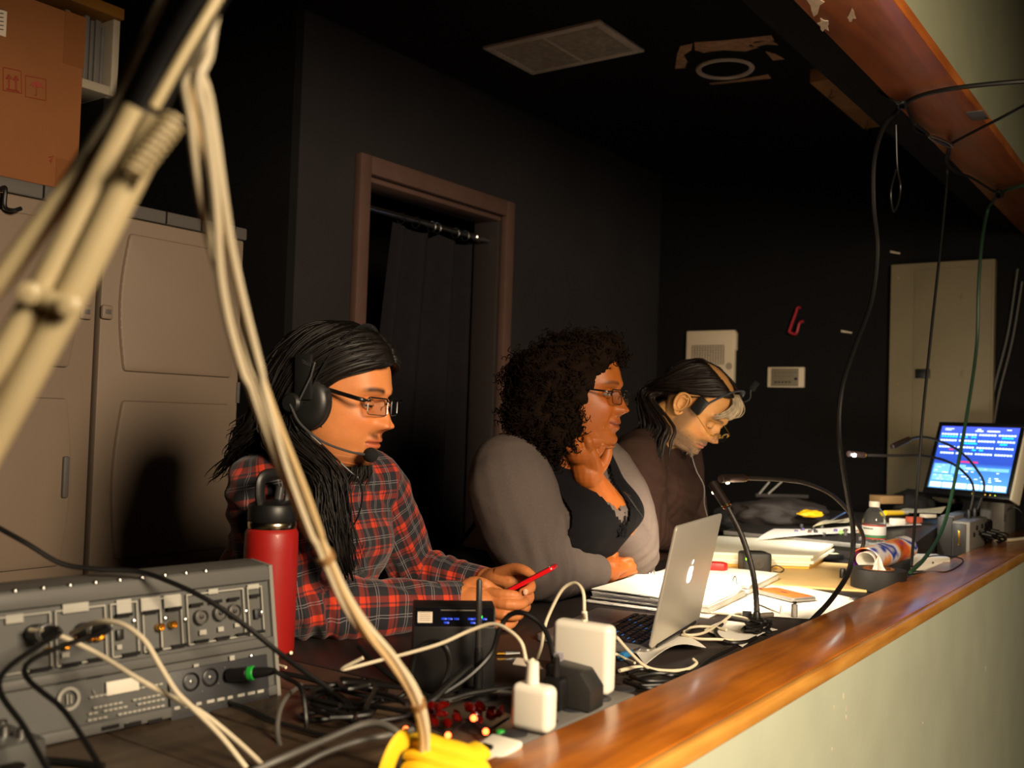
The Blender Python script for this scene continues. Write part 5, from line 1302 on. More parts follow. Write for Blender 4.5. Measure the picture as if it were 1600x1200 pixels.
def plug(name, pts, label, ring=None, cm_=None, r=.0095, cr=.0032):
    "an audio plug (barrel + collar + boot) and its lead"
    pts = [Vector(p) for p in pts]; d = (pts[1]-pts[0]).normalized(); t = thing(name, pts[0], label, 'cable')
    MB().cyl(pts[0], pts[0]+d*.03, r, bev=.001).build('barrel', m_dark, t)
    MB().cyl(pts[0]+d*.0302, pts[0]+d*.040, r*1.04, bev=.0015).build('collar', ring or m_steel, t)
    b = pts[0]+d*.0402; MB().tube([b, b+d*.02, b+d*.032], [r*.85, r*.7, cr*1.2], 14).build('boot', m_dark, t)
    cc = catmull([b+d*.03]+pts[2:], 8); MB().tube(cc, cr, 8).build('lead', cm_ or m_rub, t)
    return t
plug('audio_plug', [mxp(352, 1055, .0065), mxp(352, 1055, .0065)+pnm*.05+md*-.03, P(445, 1058, 1.36), P(470, 1075, 1.34), P(478, 1120, 1.32), P(480, 1175, 1.3), dz(482, 1215, .756)], 'black audio plug with green ring in the mixer output', m_grn)
plug('audio_plug', [mxp(128, 985, .001), mxp(128, 985, .001)+pnm*.06, P(40, 1040, 1.12), P(100, 1110, 1.08), P(140, 1170, 1.05), P(175, 1230, 1.02)], 'thick black plug lead falling down the middle of the mixer panel', r=.010)
plug('audio_plug', [mxp(52, 990, .001), mxp(52, 990, .001)+pnm*.06, P(0, 1060, 1.08), P(40, 1140, 1.04), P(90, 1230, 1.0)], 'thick black plug lead at the far left of the mixer', r=.0115)
def floorc(name, pts, r, m, label, cat='cable', **k): return cable(name, pts, r, m, label, cat, **k)
floorc('cable', [mxp(36, 985, .02), P(85, 990, 1.2), P(150, 1020, 1.2), P(210, 1057, 1.18), P(260, 1085, 1.18), P(310, 1110, 1.18), P(350, 1140, 1.19), P(400, 1185, 1.18), P(430, 1220, 1.16)], .0030, m_cream, 'pale cable crossing the mixer panel, lower of two')
floorc('cable', [mxp(100, 990, .02), P(150, 972, 1.2), P(190, 975, 1.18), P(225, 1000, 1.17), P(250, 1040, 1.17), P(275, 1080, 1.165), P(300, 1105, 1.165), P(345, 1150, 1.16), P(385, 1200, 1.15)], .0031, m_cream, 'pale cable arching over the mixer panel, upper of two')
floorc('cable', [P(-20, 815, 1.25), P(40, 848, 1.3), P(95, 880, 1.32), P(150, 889, 1.33), P(215, 893, 1.34), P(260, 907, 1.33), P(320, 935, 1.32), P(380, 975, 1.32), P(430, 1015, 1.32), P(470, 1045, 1.31), P(520, 1080, 1.3)], .0034, m_rub, 'black cable lying across the top of the mixer')
floorc('cable', [P(470, 1070, 1.42), P(447, 1090, 1.34), P(435, 1120, 1.3), P(436, 1160, 1.27), P(460, 1210, 1.22)], .0032, m_rub2, 'short grey cable curving down beside the mixer corner')
floorc('cable', [P(-10, 1205, 1.05), P(70, 1190, 1.12), P(160, 1198, 1.1)], .005, m_rub, 'dark cable lying at the lower left corner of the desk')
floorc('cable', [P(395, 1205, 1.12), P(440, 1185, 1.14), P(510, 1155, 1.16), P(575, 1130, 1.18), P(615, 1140, 1.17), P(635, 1170, 1.16), P(628, 1215, 1.14)], .0042, m_rub2, 'thick grey cable looping over the desk left of the yellow bundle')
floorc('cable', [P(440, 1215, 1.15), P(500, 1180, 1.18), P(560, 1158, 1.2), P(600, 1150, 1.21), P(645, 1140, 1.24)], .0036, m_rub2, 'grey cable under the thick grey loop left of the yellow bundle')
floorc('cable', [dz(300, 1080, .756), dz(380, 1105, .756), dz(440, 1130, .756), dz(520, 1150, .757), dz(560, 1130, .757)], .003, m_rub, 'thin dark cable on the worn planks below the mixer')
floorc('cable', [P(455, 1020, 1.5), dz(428, 1035, .76), dz(447, 1043, .756)], .0025, m_cream, 'short pale cable end between mixer and red bottle')
# grey gear at the lower left corner
gear = thing('grey_gear', dz(20, 1160), 'blurred grey gear with knobs at the lower left corner', 'equipment')
gp = dz(-20, 1190)+V(.06, -.02, 0)
MB().bounds((gp.x-.05, gp.y-.12, .751), (gp.x+.05, gp.y+.03, .80), bev=.008).build('case', m_mix, gear)
for k in range(4):
    c = V(gp.x-.03+.02*k, gp.y-.0+.008*(k % 2), .80); MB().lathe([(.007, 0), (.006, .01), (.004, .011)], Matrix.Translation(c), 14).build('knob', m_steel, gear)
# red insulated bottle
m_redb = mat('red_powder', '951713', .45, bump=.1, bscale=600, coat=.1)
bc = dz(417, 1022); bc.z = .75
bot = thing('water_bottle', bc, 'red insulated bottle with black handled lid beside the mixer', 'bottle')
T = Matrix.Translation(bc)
MB().lathe([(.040, .0005), (.044, .004), (.0455, .012), (.0458, .18), (.0452, .207), (.043, .213), (.0405, .2155)], T, 40).build('body', m_redb, bot)
MB().lathe([(.0405, .2155), (.0415, .217), (.0415, .226), (.0405, .2275)], T, 40).build('steel_collar', mat('steel_warm', 'c9b79a', .2, metal=1), bot)
lid = MB().lathe([(.041, .2278), (.042, .23), (.042, .252), (.0395, .257), (.03, .262), (.012, .264)], T, 40).build('lid', m_dark, bot)
hpts = catmull([bc+V(.005, -.03, .258), bc+V(.005, -.034, .275), bc+V(.005, -.033, .298), bc+V(.005, -.02, .308), bc+V(.005, .012, .308), bc+V(.005, .026, .298), bc+V(.005, .031, .275), bc+V(.005, .03, .258)], 6)
MB().tube(hpts, [(.006, .010)]*len(hpts), 10).build('handle', m_dark, lid)
MB().cyl(bc+V(.0, .012, .262), bc+V(.0, .016, .287), .0075, bev=.002).build('spout', mat('spout_grey', '3a3a3c', .3), lid)
# router / desk unit with leds and aerial
ra, rb2 = dz(642, 1083), dz(772, 1083); rxd = (rb2-ra).normalized(); ryd = UP.cross(rxd)
RM = fr3((ra+rb2)/2+ryd*.001, rxd, ryd); rw = (rb2-ra).length
m_unit = mat('unit_black', '171616', .4, var=.08)
un = thing('network_unit', (ra+rb2)/2, 'black desk unit with green and red lights on its sloping top behind the cables', 'router')
MB().prism([(0, 0), (0.004, .098), (.02, .125), (.062, .128), (.066, 0)], -rw/2, rw/2, RM @ Matrix(((0, 0, 1, 0), (1, 0, 0, 0), (0, 1, 0, .0005), (0, 0, 0, 1))), bev=.002).build('body', m_unit, un)
SF = RM @ fr3((0, .0118, .1113), (1, 0, 0), (0, .51, .86))
MB().box((0, 0, 0), (rw*.96, .030, .0015), SF).build('display', mat('display_black', '0b0b10', .15), un)
def led(name, u, c, e, par, size=(.009, .004), v=0): MB().box((u, v, .0016), (*size, .0016), SF, bev=.0006).build(name, mat('led_'+c, c, .3, emit=c, es=e), par)
led('green_led', rw*.30, '22ff44', 4, un); led('red_led', rw*.285, 'ff2a10', 2.5, un, (.006, .003), .0055)
for uu, vv in [(-.13, -.003), (-.06, -.003), (.02, -.003), (.19, -.003), (.25, -.003), (.36, -.003), (-.1, -.009), (.22, -.009), (.3, -.009)]: led('blue_led', rw*uu, '1a3cc8', .5, un, (.008, .003), vv)
MB().box((-rw*.36, -.001, .0016), (.022, .017, .0012), SF).build('sticker', m_lab, un)
mb = MB()
for k in range(5): mb.box((-rw*.36, -.006+.003*k, .0025), (.018, .0008, .0006), SF)
mb.build('sticker_print', m_print, un)
for u_ in (-.05, .15): MB().box((rw*u_, .0105, .0015), (.03, .0015, .0008), SF).build('marking', m_print, un)
at = thing('antenna', P(748, 1022, 1.47), 'slim black stick antenna rising before the hands with the phone', 'antenna')
mb = MB(); mb.tube([P(747, 1083, 1.5), P(748, 1018, 1.49), P(748, 1012, 1.49)], [.0075, .0065, .0055], 12); mb.build('base', m_dark, at)
MB().tube([P(748, 1011.5, 1.49), P(748, 960, 1.49), P(749, 908, 1.49), P(749, 904, 1.49)], [.0052, .0048, .0044, .002], 12).build('rod', mat('antenna_grey', '2a2826', .45), at)
MB().lathe([(.03, 0), (.03, .006), (.012, .012), (.008, .014)], Matrix.Translation(dz(747, 1088)+V(0, 0, .0005)), 28).build('foot', m_dark, at)
# power strip
ps = thing('power_strip', V(-.717, 1.12, .75), 'grey power strip lying along the wooden ledge with chargers plugged in', 'power strip')
m_strip = mat('strip_grey', '6d6a66', .5, var=.04)
sy0, sy1, sx0, sx1 = .925, 1.315, -.744, -.690
MB().bounds((sx0, sy0, .7505), (sx1, sy1, .775), bev=.008, seg=4).build('housing', m_strip, ps)
for k in range(5):
    c = V((sx0+sx1)/2-.004, sy0+.12+k*.07, .7752)
    MB().lathe([(.017, -.001), (.017, .0008), (.0155, .0012)], Matrix.Translation(c), 24).build('outlet', m_mixdark, ps)
c = dz(772, 1178, .775); M = Matrix.Translation(c+V(0, 0, .004)) @ Matrix.Rotation(.2, 4, 'X')
MB().box((0, 0, 0), (.045, .055, .009), M, bev=.003).build('switch_plate', m_whiteplas, ps)
MB().box((-.006, -.012, .006), (.016, .020, .006), M, bev=.002).build('rocker_switch', m_dark, ps)
MB().box((0, 0, 0), (.010, .008, .002), Matrix.Translation(dz(762, 1160, .775)+V(0, 0, .001))).build('amber_mark', mat('amber', 'e09a10', .4), ps)
MB().lathe([(.006, 0), (.005, .003), (.001, .004)], Matrix.Translation(dz(782, 1145, .775)), 14).build('green_button', m_grn, ps)
def charger(name, M, size, m, label, bev, cat='charger'):
    t = thing(name, M.translation, label, cat, M=M); MB().box((0, 0, size[2]/2), size, M, bev=bev, seg=5).build('body', m, t); return t
vdir = Vector(ray(832, 1110)); vdir.z = 0; vdir.normalize(); vr = Vector((vdir.y, -vdir.x, 0))
def upright(p, turn):
    a = math.radians(turn); x = vr*math.cos(a)+vdir*math.sin(a); return fr3(p, x, UP.cross(x))
p = dz(833, 1146, .7765); p.z = .7765
sc_ = charger('charger', upright(p+vdir*.014, -28), (.056, .030, .058), m_whiteplas, 'small white charger cube at the near end of the power strip', .010)
tp = p+vdir*.014
MB().tube([tp+V(-.004, 0, .0582), tp+V(-.004, 0, .064), tp+V(-.004, 0, .0845), tp+V(-.004, 0, .086)], [.0088, .0088, .0078, .005], 16).build('cable_plug', m_whiteplas, sc_)
floorc('charging_cable', [tp+V(-.004, 0, .0865), P(823, 1035, 1.36), P(815, 1005, 1.37), P(795, 985, 1.39), P(770, 975, 1.41), P(735, 985, 1.42), P(690, 1005, 1.42), P(640, 1020, 1.42), P(600, 1030, 1.42), P(535, 1046, 1.41), P(567, 1028, 1.40)], .0026, m_cream, 'white charging cable arching from the small charger to a loose end', 'cable')
p = dz(912, 1087, .7765); p.z = .7765
bt = charger('charger', upright(p+vdir*.03, -30), (.094, .030, .099), m_whiteplas, 'tall white laptop charger brick standing on the power strip', .010)
floorc('charging_cable', [p+vdir*.03+V(0, 0, .0995), P(913, 960, 1.56), P(911, 925, 1.58), P(898, 911, 1.60), P(878, 922, 1.61), P(858, 960, 1.61), P(850, 985, 1.60), P(846, 1010, 1.59), P(838, 1038, 1.58), P(850, 1043, 1.57)], .0027, m_cream, 'white cable arching high out of the tall laptop charger', 'cable')
MB().tube([P(913, 978, 1.562), P(913, 955, 1.565)], [.0062, .0045], 12).build('cable_strain_relief', m_whiteplas, bt)
p = dz(897, 1106, .7765); p.z = .7765
ba = thing('power_adapter', p, 'black wedge-shaped power adapter between the two white chargers', 'power adapter', M=upright(p+vdir*.012, -30))
MB().prism([(-.036, 0), (.036, 0), (.036, .03), (.018, .052), (-.036, .056)], -.02, .02, upright(p+vdir*.012, -30) @ Matrix(((1, 0, 0, 0), (0, 0, -1, 0), (0, 1, 0, 0), (0, 0, 0, 1))), bev=.003).build('body', mat('adapter_black', '2b2a29', .4), ba)
p = dz(868, 1118, .7765); p.z = .7765
bp_ = thing('power_plug', p, 'black power plug hidden behind the small white charger', 'plug', M=upright(p+vdir*.03, -30))
MB().box((0, 0, .022), (.03, .026, .044), upright(p+vdir*.03, -30), bev=.006).build('body', m_dark, bp_)
MB().tube([p+vdir*.03+V(0, 0, .0442), p+vdir*.03+V(0, 0, .07)], [.006, .0042], 10).build('boot', m_dark, bp_)
floorc('cable', [p+vdir*.03+V(0, 0, .0705), P(866, 1035, 1.42), P(860, 1005, 1.44), P(845, 975, 1.46), P(818, 958, 1.47), P(795, 962, 1.48), P(780, 985, 1.48), P(768, 1020, 1.48), P(735, 1055, 1.46), P(690, 1085, 1.43), P(655, 1098, 1.41), P(600, 1090, 1.42)], .0040, m_rub, 'black power cord arching from the plug down past the antenna')
rj = thing('network_connector', P(870, 1030, 1.43), 'clear network connector standing beside the black cord', 'connector')
MB().box((0, 0, 0), (.012, .010, .020), upright(P(873, 1031, 1.41), -20), bev=.001).build('body', mat('clear_plastic', 'e6e2f0', .08, trans=.85, ior=1.45), rj)
MB().box((0, 0, -.003), (.009, .007, .008), upright(P(873, 1031, 1.41), -20)).build('contacts', mat('contact_white', 'cfcad6', .3), rj)
tag(MB().prism([(-.035, -.008), (.03, -.012), (.034, .006), (.02, .011), (-.034, .009)], 0, .0015, upright(P(838, 1038, 1.52), -18) @ Matrix.Rotation(.35, 4, 'X')).build('paper_tag', m_lab), 'torn white paper tag behind the small charger', 'paper')
jk = thing('audio_jack', dz(790, 1022, .755), 'gold tipped audio jack lying on the dark desk', 'audio jack')
q0, q1 = dz(776, 1021, .756), dz(812, 1020, .756)
MB().tube([q0, q0+(q1-q0)*.35], .0032, 10).build('tip', m_gold, jk); MB().tube([q0+(q1-q0)*.36, q1], [.0045, .003], 10).build('sleeve', m_steel, jk)
# loops of black cable on the desk
LOOPS = [([(560, 1010, 1.52), (590, 1040, 1.48), (640, 1075, 1.44), (690, 1093, 1.42), (735, 1083, 1.44), (790, 1075, 1.47), (850, 1074, 1.49)], .0038, 'glossy black cable running along the foot of the black desk unit'),
         ([(640, 1060, 1.47), (650, 1020, 1.47), (672, 1004, 1.47), (695, 1010, 1.46), (703, 1040, 1.46), (690, 1075, 1.45), (668, 1100, 1.42), (650, 1110, 1.4)], .0045, 'black cable standing up in a loop before the desk unit'),
         ([(480, 1075, 1.45), (525, 1085, 1.42), (550, 1110, 1.38), (560, 1150, 1.32)], .0045, 'black cable sagging over the desk edge right of the mixer'),
         ([(430, 1050, 1.5), (480, 1060, 1.48), (560, 1085, 1.46), (620, 1090, 1.45), (640, 1075, 1.46)], .0038, 'black cable snaking from the mixer corner to the desk unit'),
         ([(735, 1040, 1.48), (700, 1070, 1.44), (680, 1090, 1.42), (665, 1100, 1.41), (640, 1120, 1.38)], .0055, 'thick black cable slanting down from the antenna foot'),
         ([(700, 1095, 1.42), (760, 1080, 1.46), (800, 1082, 1.46)], .003, 'thin grey cable at the antenna foot')]
for k, (p_, r, lb) in enumerate(LOOPS): floorc('cable', [P(*q) for q in p_], r, m_rub if k < 5 else m_rub2, lb)
for k in range(7):
    pp = [dz(rng.uniform(470, 640), rng.uniform(1060, 1130), .757+.006*k) for _ in range(5)]
    floorc('cable', pp, .0034, m_rub, 'black cable in the dark tangle between mixer and yellow bundle', group='tangled black cables right of the mixer')
# yellow strap bundle
ye = thing('yellow_strap', dz(680, 1180), 'bright yellow folded strap bundle at the near desk edge', 'strap')
m_yst = mat('yellow_webbing', 'f0c018', .7, var=.06, bump=.3, bscale=300)
yc0 = dz(688, 1262, .7525)+vdir*.0
for k in range(5):
    z = .007+.0105*k; o = yc0+vdir*(.012*k)
    pts = [o+vr*x*.82+V(0, 0, z+zz)+vdir*yy for x, zz, yy in ((-.046, .004, .004), (-.030, .007, -.003), (-.008, .003, -.006), (.018, -.002, -.004), (.036, -.007, .002), (.047, -.006, .012))]
    MB().tube(catmull(pts, 5), [(.0075, .016)]*26, 10, up=(0, 0, 1)).build('fold', m_yst, ye)
MB().tube(catmull([yc0-vr*.062+V(0, 0, .008), yc0-vr*.06+V(0, 0, .035), yc0-vr*.052+vdir*.01+V(0, 0, .058), yc0-vr*.043+vdir*.03+V(0, 0, .062)], 5), [(.005, .012)]*16, 8).build('loose_end', m_yst, ye)
# red string lights
rl = thing('string_lights', dz(700, 1130), 'heap of red string lights glowing behind the yellow strap', 'string lights')
m_redtr = mat('red_translucent', '6e0a07', .15, trans=.55, coat=.5); m_redglow = mat('red_glow', 'ff3a18', .3, emit='ff4a20', es=14)
rb_ = MB(); rg = np.random.default_rng(90)
for k in range(26):
    c = P(rg.uniform(672, 785), rg.uniform(1098, 1132), 1.335+rg.uniform(-.015, .02)); r_ = rg.uniform(.006, .012)
    b = MB(); M = Matrix.Translation(c) @ Euler(tuple(rg.uniform(0, 3, 3))).to_matrix().to_4x4()
    b.lathe([(.0005, -r_), (r_*.7, -r_*.3), (r_*.55, r_*.4), (.0005, r_*1.2)], M, 7); b.build('bulb_cover', m_redtr, rl, sharp=20)
for (u, v) in ((634, 1140), (700, 1149), (759, 1143), (740, 1122)): MB().sphere(P(u, v, 1.30), .0042, None, 12, 8).build('lit_bulb', m_redglow, rl)
MB().tube(catmull([P(630, 1142, 1.305), P(660, 1130, 1.33), P(700, 1146, 1.31), P(730, 1125, 1.33), P(760, 1140, 1.31), P(795, 1122, 1.34)], 6), .002, 6).build('wire', m_dark, rl)

# ================================================================ MIDDLE OF THE DESK: laptop, binder, papers, goosenecks
m_alu = mat('aluminium', 'cfc9bd', .38, metal=.55, var=.02); m_alud = mat('space_grey', '8f8a86', .4, metal=.6); m_key = mat('key_black', '17171a', .45); m_paper = mat('paper', 'ece8de', .8, var=.02, scale=10); m_glow = mat('logo_glow', 'ffffff', .3, emit='ffffff', es=3.0)
ha = dz(1016, 1014, .764); hbp = dz(1092, 967, .764); hx = (hbp-ha).normalized(); hn = Vector((-hx.y, hx.x, 0)); hn = hn if hn.x > 0 else -hn
LW, LD = .325, .226
lap = thing('laptop', ha+hx*LW/2-hn*LD/2, 'open silver laptop with a glowing emblem on its lid, back towards the ledge', 'laptop', M=fr3(ha+hx*LW/2+V(0, 0, -.0135), hx, -hn))
LM = fr3(ha+hx*LW/2+V(0, 0, -.0135), hx, -hn)                 # x along the hinge, y towards the keyboard user, z up
if LM.to_3x3().col[2].z < 0: LM = fr3(ha+hx*LW/2+V(0, 0, -.0135), -hx, -hn)
MB().prism(rounded_rect(LW, LD, .010), .0, .0125, LM @ Matrix.Translation((0, LD/2, 0)), bev=.003).build('base', m_alud, lap)
MB().box((0, LD*.36, .0127), (.272, .108, .0006), LM).build('keyboard_well', m_key, lap)
kb = None
me_key = None
for r_ in range(6):
    n = 14; rowh = .0185
    y = LD*.36-.0455+r_*rowh*.985
    for k in range(n):
        x = -.129+k*.0198
        wk = .0165
        if r_ == 5 and 3 <= k <= 7:
            if k > 3: continue
            x = -.129+5*.0198; wk = .095
        if me_key is None or wk > .02:
            o = MB().box((0, 0, 0), (wk, .0155 if r_ else .009, .0022), None, bev=.0006).build('key', m_key, lap, world=False)
            if wk < .02: me_key = o.data
        else:
            o = bpy.data.objects.new('key', me_key); C.objects.link(o); o.parent = lap
        o.matrix_local = (lap.matrix_basis.inverted() @ LM) @ Matrix.Translation((x, y, .0142))
mb = MB()
for k in range(12): mb.box((-.12+k*.021, LD*.36-.0365+.0185*(k % 5), .0133), (.012, .0012, .0004), LM)
tag(mb.build('key_backlight', mat('key_glow', '3a86c8', .4, emit='3a9cff', es=.45), lap), kind='stuff')
MB().box((0, LD*.80, .0127), (.12, .07, .0005), LM).build('trackpad', m_alud, lap)
al = math.radians(11)
LID = LM @ Matrix.Translation((0, .002, .0135)) @ Matrix.Rotation(PI/2+al, 4, 'X')   # local y up the lid, z away from the user? fixed below
if (LID.to_3x3() @ Vector((0, 1, 0))).z < 0: LID = LM @ Matrix.Translation((0, .002, .0135)) @ Matrix.Rotation(-PI/2-al, 4, 'X')
zl = 1 if (LID.to_3x3() @ Vector((0, 0, 1))).dot(hn) > 0 else -1
lidp = MB().prism(rounded_rect(LW, LD, .010), -.003, .003, LID @ Matrix.Translation((0, LD/2, 0)), bev=.0022).build('lid', m_alu, lap)
MB().box((0, LD/2+.004, -zl*.0033), (LW-.02, LD-.03, .0006), LID).build('screen', mat('lap_screen', '9fb4cc', .2, emit='b9cbe6', es=.9), lidp)
# emblem: a round fruit shape with a bite and a leaf, glowing
def emb(par):
    M = LID @ Matrix.Translation((0, LD*.52, zl*.0032))
    pts = []; bc_ = Vector((.0215*zl, .002, 0))
    for k in range(48):
        a = 2*PI*k/48; x, y = math.sin(a), math.cos(a); r = .0165
        X, Y = x*r*(1.0+.04*y), y*r*1.08
        q = min(a, 2*PI-a)
        if q < .45: Y -= .0028*(1-(q/.45)**2)
        if PI-q < .4: Y += .0014*(1-((PI-q)/.4)**2)
        d = Vector((X, Y, 0))-bc_
        if d.length < .0085: d.normalize(); X, Y = bc_.x+d.x*.0085, bc_.y+d.y*.0085
        pts.append((X, Y))
    a_ = MB(); a_.prism(pts, -.0004, .0004, M); a_.build('emblem', m_glow, par)
    b_ = MB(); b_.prism([(.000, .0195), (.0005, .0235), (.003, .0270), (.0068, .0285), (.0066, .0245), (.004, .0208)], -.0004, .0004, M); b_.build('emblem_leaf', m_glow, par)
emb(lidp)
MB().cyl(LM @ Vector((-LW*.4, .001, .0125)), LM @ Vector((LW*.4, .001, .0125)), .0045, sides=12).build('hinge', m_dark, lap)
# open ring binder
bo = V(-1.085, 2.335, .75); ba_ = math.radians(6); bxv = V(math.cos(ba_), math.sin(ba_), 0); byv = V(-math.sin(ba_), math.cos(ba_), 0)
binder = thing('ring_binder', bo, 'open white ring binder with thick stacks of pages before the curly-haired person', 'binder')
BM = fr3(bo, bxv, byv)
m_bcov = mat('binder_cover', 'd9d5cc', .35)
MB().bounds((-.15, -.325, .0006), (.15, -.03, .004), BM, bev=.001).build('cover', m_bcov, binder)
MB().bounds((-.15, .03, .0006), (.15, .325, .004), BM, bev=.001).build('cover', m_bcov, binder)
MB().bounds((-.15, -.029, .0006), (.15, .029, .004), BM, bev=.001).build('spine', m_bcov, binder)
for sgn, hh, nm in ((-1, .019, 8), (1, .014, 6)):
    for k in range(nm):
        z0, z1 = .0045+hh*k/nm, .0045+hh*(k+.985)/nm; jx, jy = random.uniform(-.002, .002), random.uniform(-.003, .003)
        def pg(a, b, z0=z0, z1=z1, jx=jx, jy=jy, sgn=sgn, k=k, nm=nm, hh=hh):
            t = b; top = (k == nm-1)
            y = sgn*(.012+.283*t)+jy*(t > .5); z = z1+(.010*math.exp(-((t-.12)/.12)**2) if k > nm*.5 else 0)+(.004*math.sin(a*3+1)*t+.006*max(0, a-.75)*(t > .6) if top else 0)
            return BM @ Vector(((-.14+.28*a)*(1 if sgn < 0 else -1)+jx, y, z))
        MB().sheet(pg, 8, 14, (z1-z0)*.9).build('page_block', m_paper, binder)
for x in (-.108, 0, .108):
    c = BM @ Vector((x, 0, .012)); mb = MB()
    mb.tube([c+byv*(.019*math.cos(t))+V(0, 0, .028*math.sin(t)+.008) for t in np.linspace(-.35, PI+.35, 20)], .0017, 8); mb.build('ring', m_steel, binder)
MB().bounds((-.14, -.011, .0042), (.14, .011, .010), BM, bev=.002).build('ring_rail', m_steel, binder)
# loose papers
def sheetq(name, q, z, label, m=None, curl=0, cat='paper', th=.0006, group=None, lift=()):
    a, b, c, d = [dz(u, v, z) for u, v in q]
    def fn(s, t):
        p = (a.lerp(b, s)).lerp(d.lerp(c, s), t); p.z = z+curl*(math.sin(s*PI*1.2)*t**2*.6+.4*s*s*t)+.0015*math.sin(s*5+t*4); return p
    return tag(MB().sheet(fn, 14, 14, th).build(name, m or m_paper), label, cat, group)
sheetq('paper_sheet', [(1082, 958), (1182, 903), (1340, 937), (1276, 967)], .7525, 'white paper sheet lying under the orange phone')
sheetq('paper_sheet', [(1100, 985), (1130, 968), (1215, 985), (1160, 1010)], .7535, 'white paper scrap under the black cable tangle at the ledge', curl=.01)
sheetq('paper_sheet', [(985, 1012), (1062, 990), (1103, 1014), (1008, 1038)], .7535, 'curled white paper in front of the laptop hinge', curl=.03)
sheetq('sticky_note', [(1172, 940), (1184, 932), (1220, 943), (1218, 957)], .756, 'small white note beside the gooseneck base')
# phone with orange back
p = dz(1225, 932, .754); pm_ = fr3(p, (dz(1257, 937, .754)-dz(1204, 941, .754)), (dz(1190, 922, .754)-dz(1204, 941, .754)))
pho = thing('smartphone', p, 'smartphone with an orange back and grey bumper on the white sheet', 'phone', M=pm_)
MB().prism(rounded_rect(.082, .142, .012), 0, .0095, pm_, bev=.003).build('bumper', mat('bumper_grey', '8e8c88', .35, metal=.4), pho)
MB().prism(rounded_rect(.070, .130, .010), .0093, .0103, pm_, bev=.0004).build('back', mat('phone_orange', 'd2622c', .45, var=.08, scale=30), pho)
MB().box((0, 0, .0104), (.008, .02, .0004), pm_).build('marking', m_mixdark, pho)
MB().lathe([(.0045, .0100), (.0045, .0112), (.003, .0115)], pm_ @ Matrix.Translation((-.026, .054, 0)), 14).build('camera_lens', m_dark, pho)
# small black speaker-like box with a green light
pb = dz(1184, 897, .752); t = upright(pb, 4); pb2 = pb+vdir*.045
sbx = thing('small_speaker', pb2, 'small black box with a green light behind the gooseneck stem', 'speaker', M=upright(pb2, 6))
SBM = upright(pb2, 6)
MB().prism(rounded_rect(.082, .07, .014), 0, .056, SBM, bev=.006).build('body', mat('soft_black', '33322f', .5), sbx)
MB().prism(rounded_rect(.060, .05, .012), .0555, .0575, SBM, bev=.0005).build('top_panel', m_dark, sbx)
MB().sphere((-.034, -.0335, .040), .003, SBM, 10, 8).build('green_light', mat('led_lime', '6dff22', .3, emit='7dff22', es=5), sbx)
mb = MB()
for k in range(3):
    mb.tube([SBM @ Vector((.0+(.006+.004*k)*math.cos(a), -.0355, .028+(.006+.004*k)*math.sin(a))) for a in np.linspace(0, 2*PI, 17)], .0007, 4, cap=False)
mb.build('round_marking', m_print, sbx)
floorc('cable', [SBM @ Vector((.041, -.01, .012)), SBM @ Vector((.06, -.01, .02)), SBM @ Vector((.078, -.02, .012)), SBM @ Vector((.065, -.03, .004)), SBM @ Vector((.045, -.03, .006))], .0018, m_rub, 'short black cable loop at the right of the small black box')
floorc('cable', [dz(1110, 884, .77), dz(1135, 888, .765), dz(1163, 893, .762)], .002, m_rub, 'thin black cable between red case and small black box')
tag(MB().prism([(-.03, -.02), (.02, -.022), (.03, 0), (.018, .02), (-.03, .018)], 0, .022, upright(dz(1120, 891, .7705), -10), bev=.004).build('red_case', mat('red_nylon', 'b8201c', .5)), 'small red case behind the laptop lid', 'case')
# stacks of yellow note pads and a folder
def stack(name, q, z0, h, n, m, label, cat, jit=.004, group=None, th=.93):
    o0 = None
    root = thing(name, dz(*q[0], z0), label, cat, group)
    a, b, c, d = [dz(u, v, z0) for u, v in q]
    for k in range(n):
        j = V(random.uniform(-jit, jit), random.uniform(-jit, jit), 0); zA, zB = z0+h*k/n, z0+h*(k+th)/n
        P4 = [x+j for x in (a, b, c, d)]; mb = MB()
        mb.add([(p.x, p.y, zA) for p in P4]+[(p.x, p.y, zB) for p in P4], [(3, 2, 1, 0), (4, 5, 6, 7), (0, 1, 5, 4), (1, 2, 6, 5), (2, 3, 7, 6), (3, 0, 4, 7)])
        mb.build('pad' if n > 1 else 'leaf', m[k % len(m)] if isinstance(m, list) else m, root, sharp=20)
    return root
m_pad = mat('pad_cream', 'e2d9b8', .8, var=.05); m_padc = mat('pad_white', 'ece6d0', .8); m_manila = mat('manila', 'd7b478', .7, var=.04); m_yfold = mat('yellow_folder', 'd8a83a', .6)
stack('manila_folder', [(1040, 905), (1355, 925), (1360, 885), (1110, 870)], .7506, .005, 2, m_manila, 'manila folders lying flat beneath the note pads', 'folder', .006)
stack('note_pads', [(1100, 884), (1268, 890), (1306, 866), (1120, 856)], .7565, .040, 5, [m_yfold, m_pad, m_padc, m_pad, m_padc], 'stack of cream note pads with curled edges behind the small black box', 'note pads', .010)
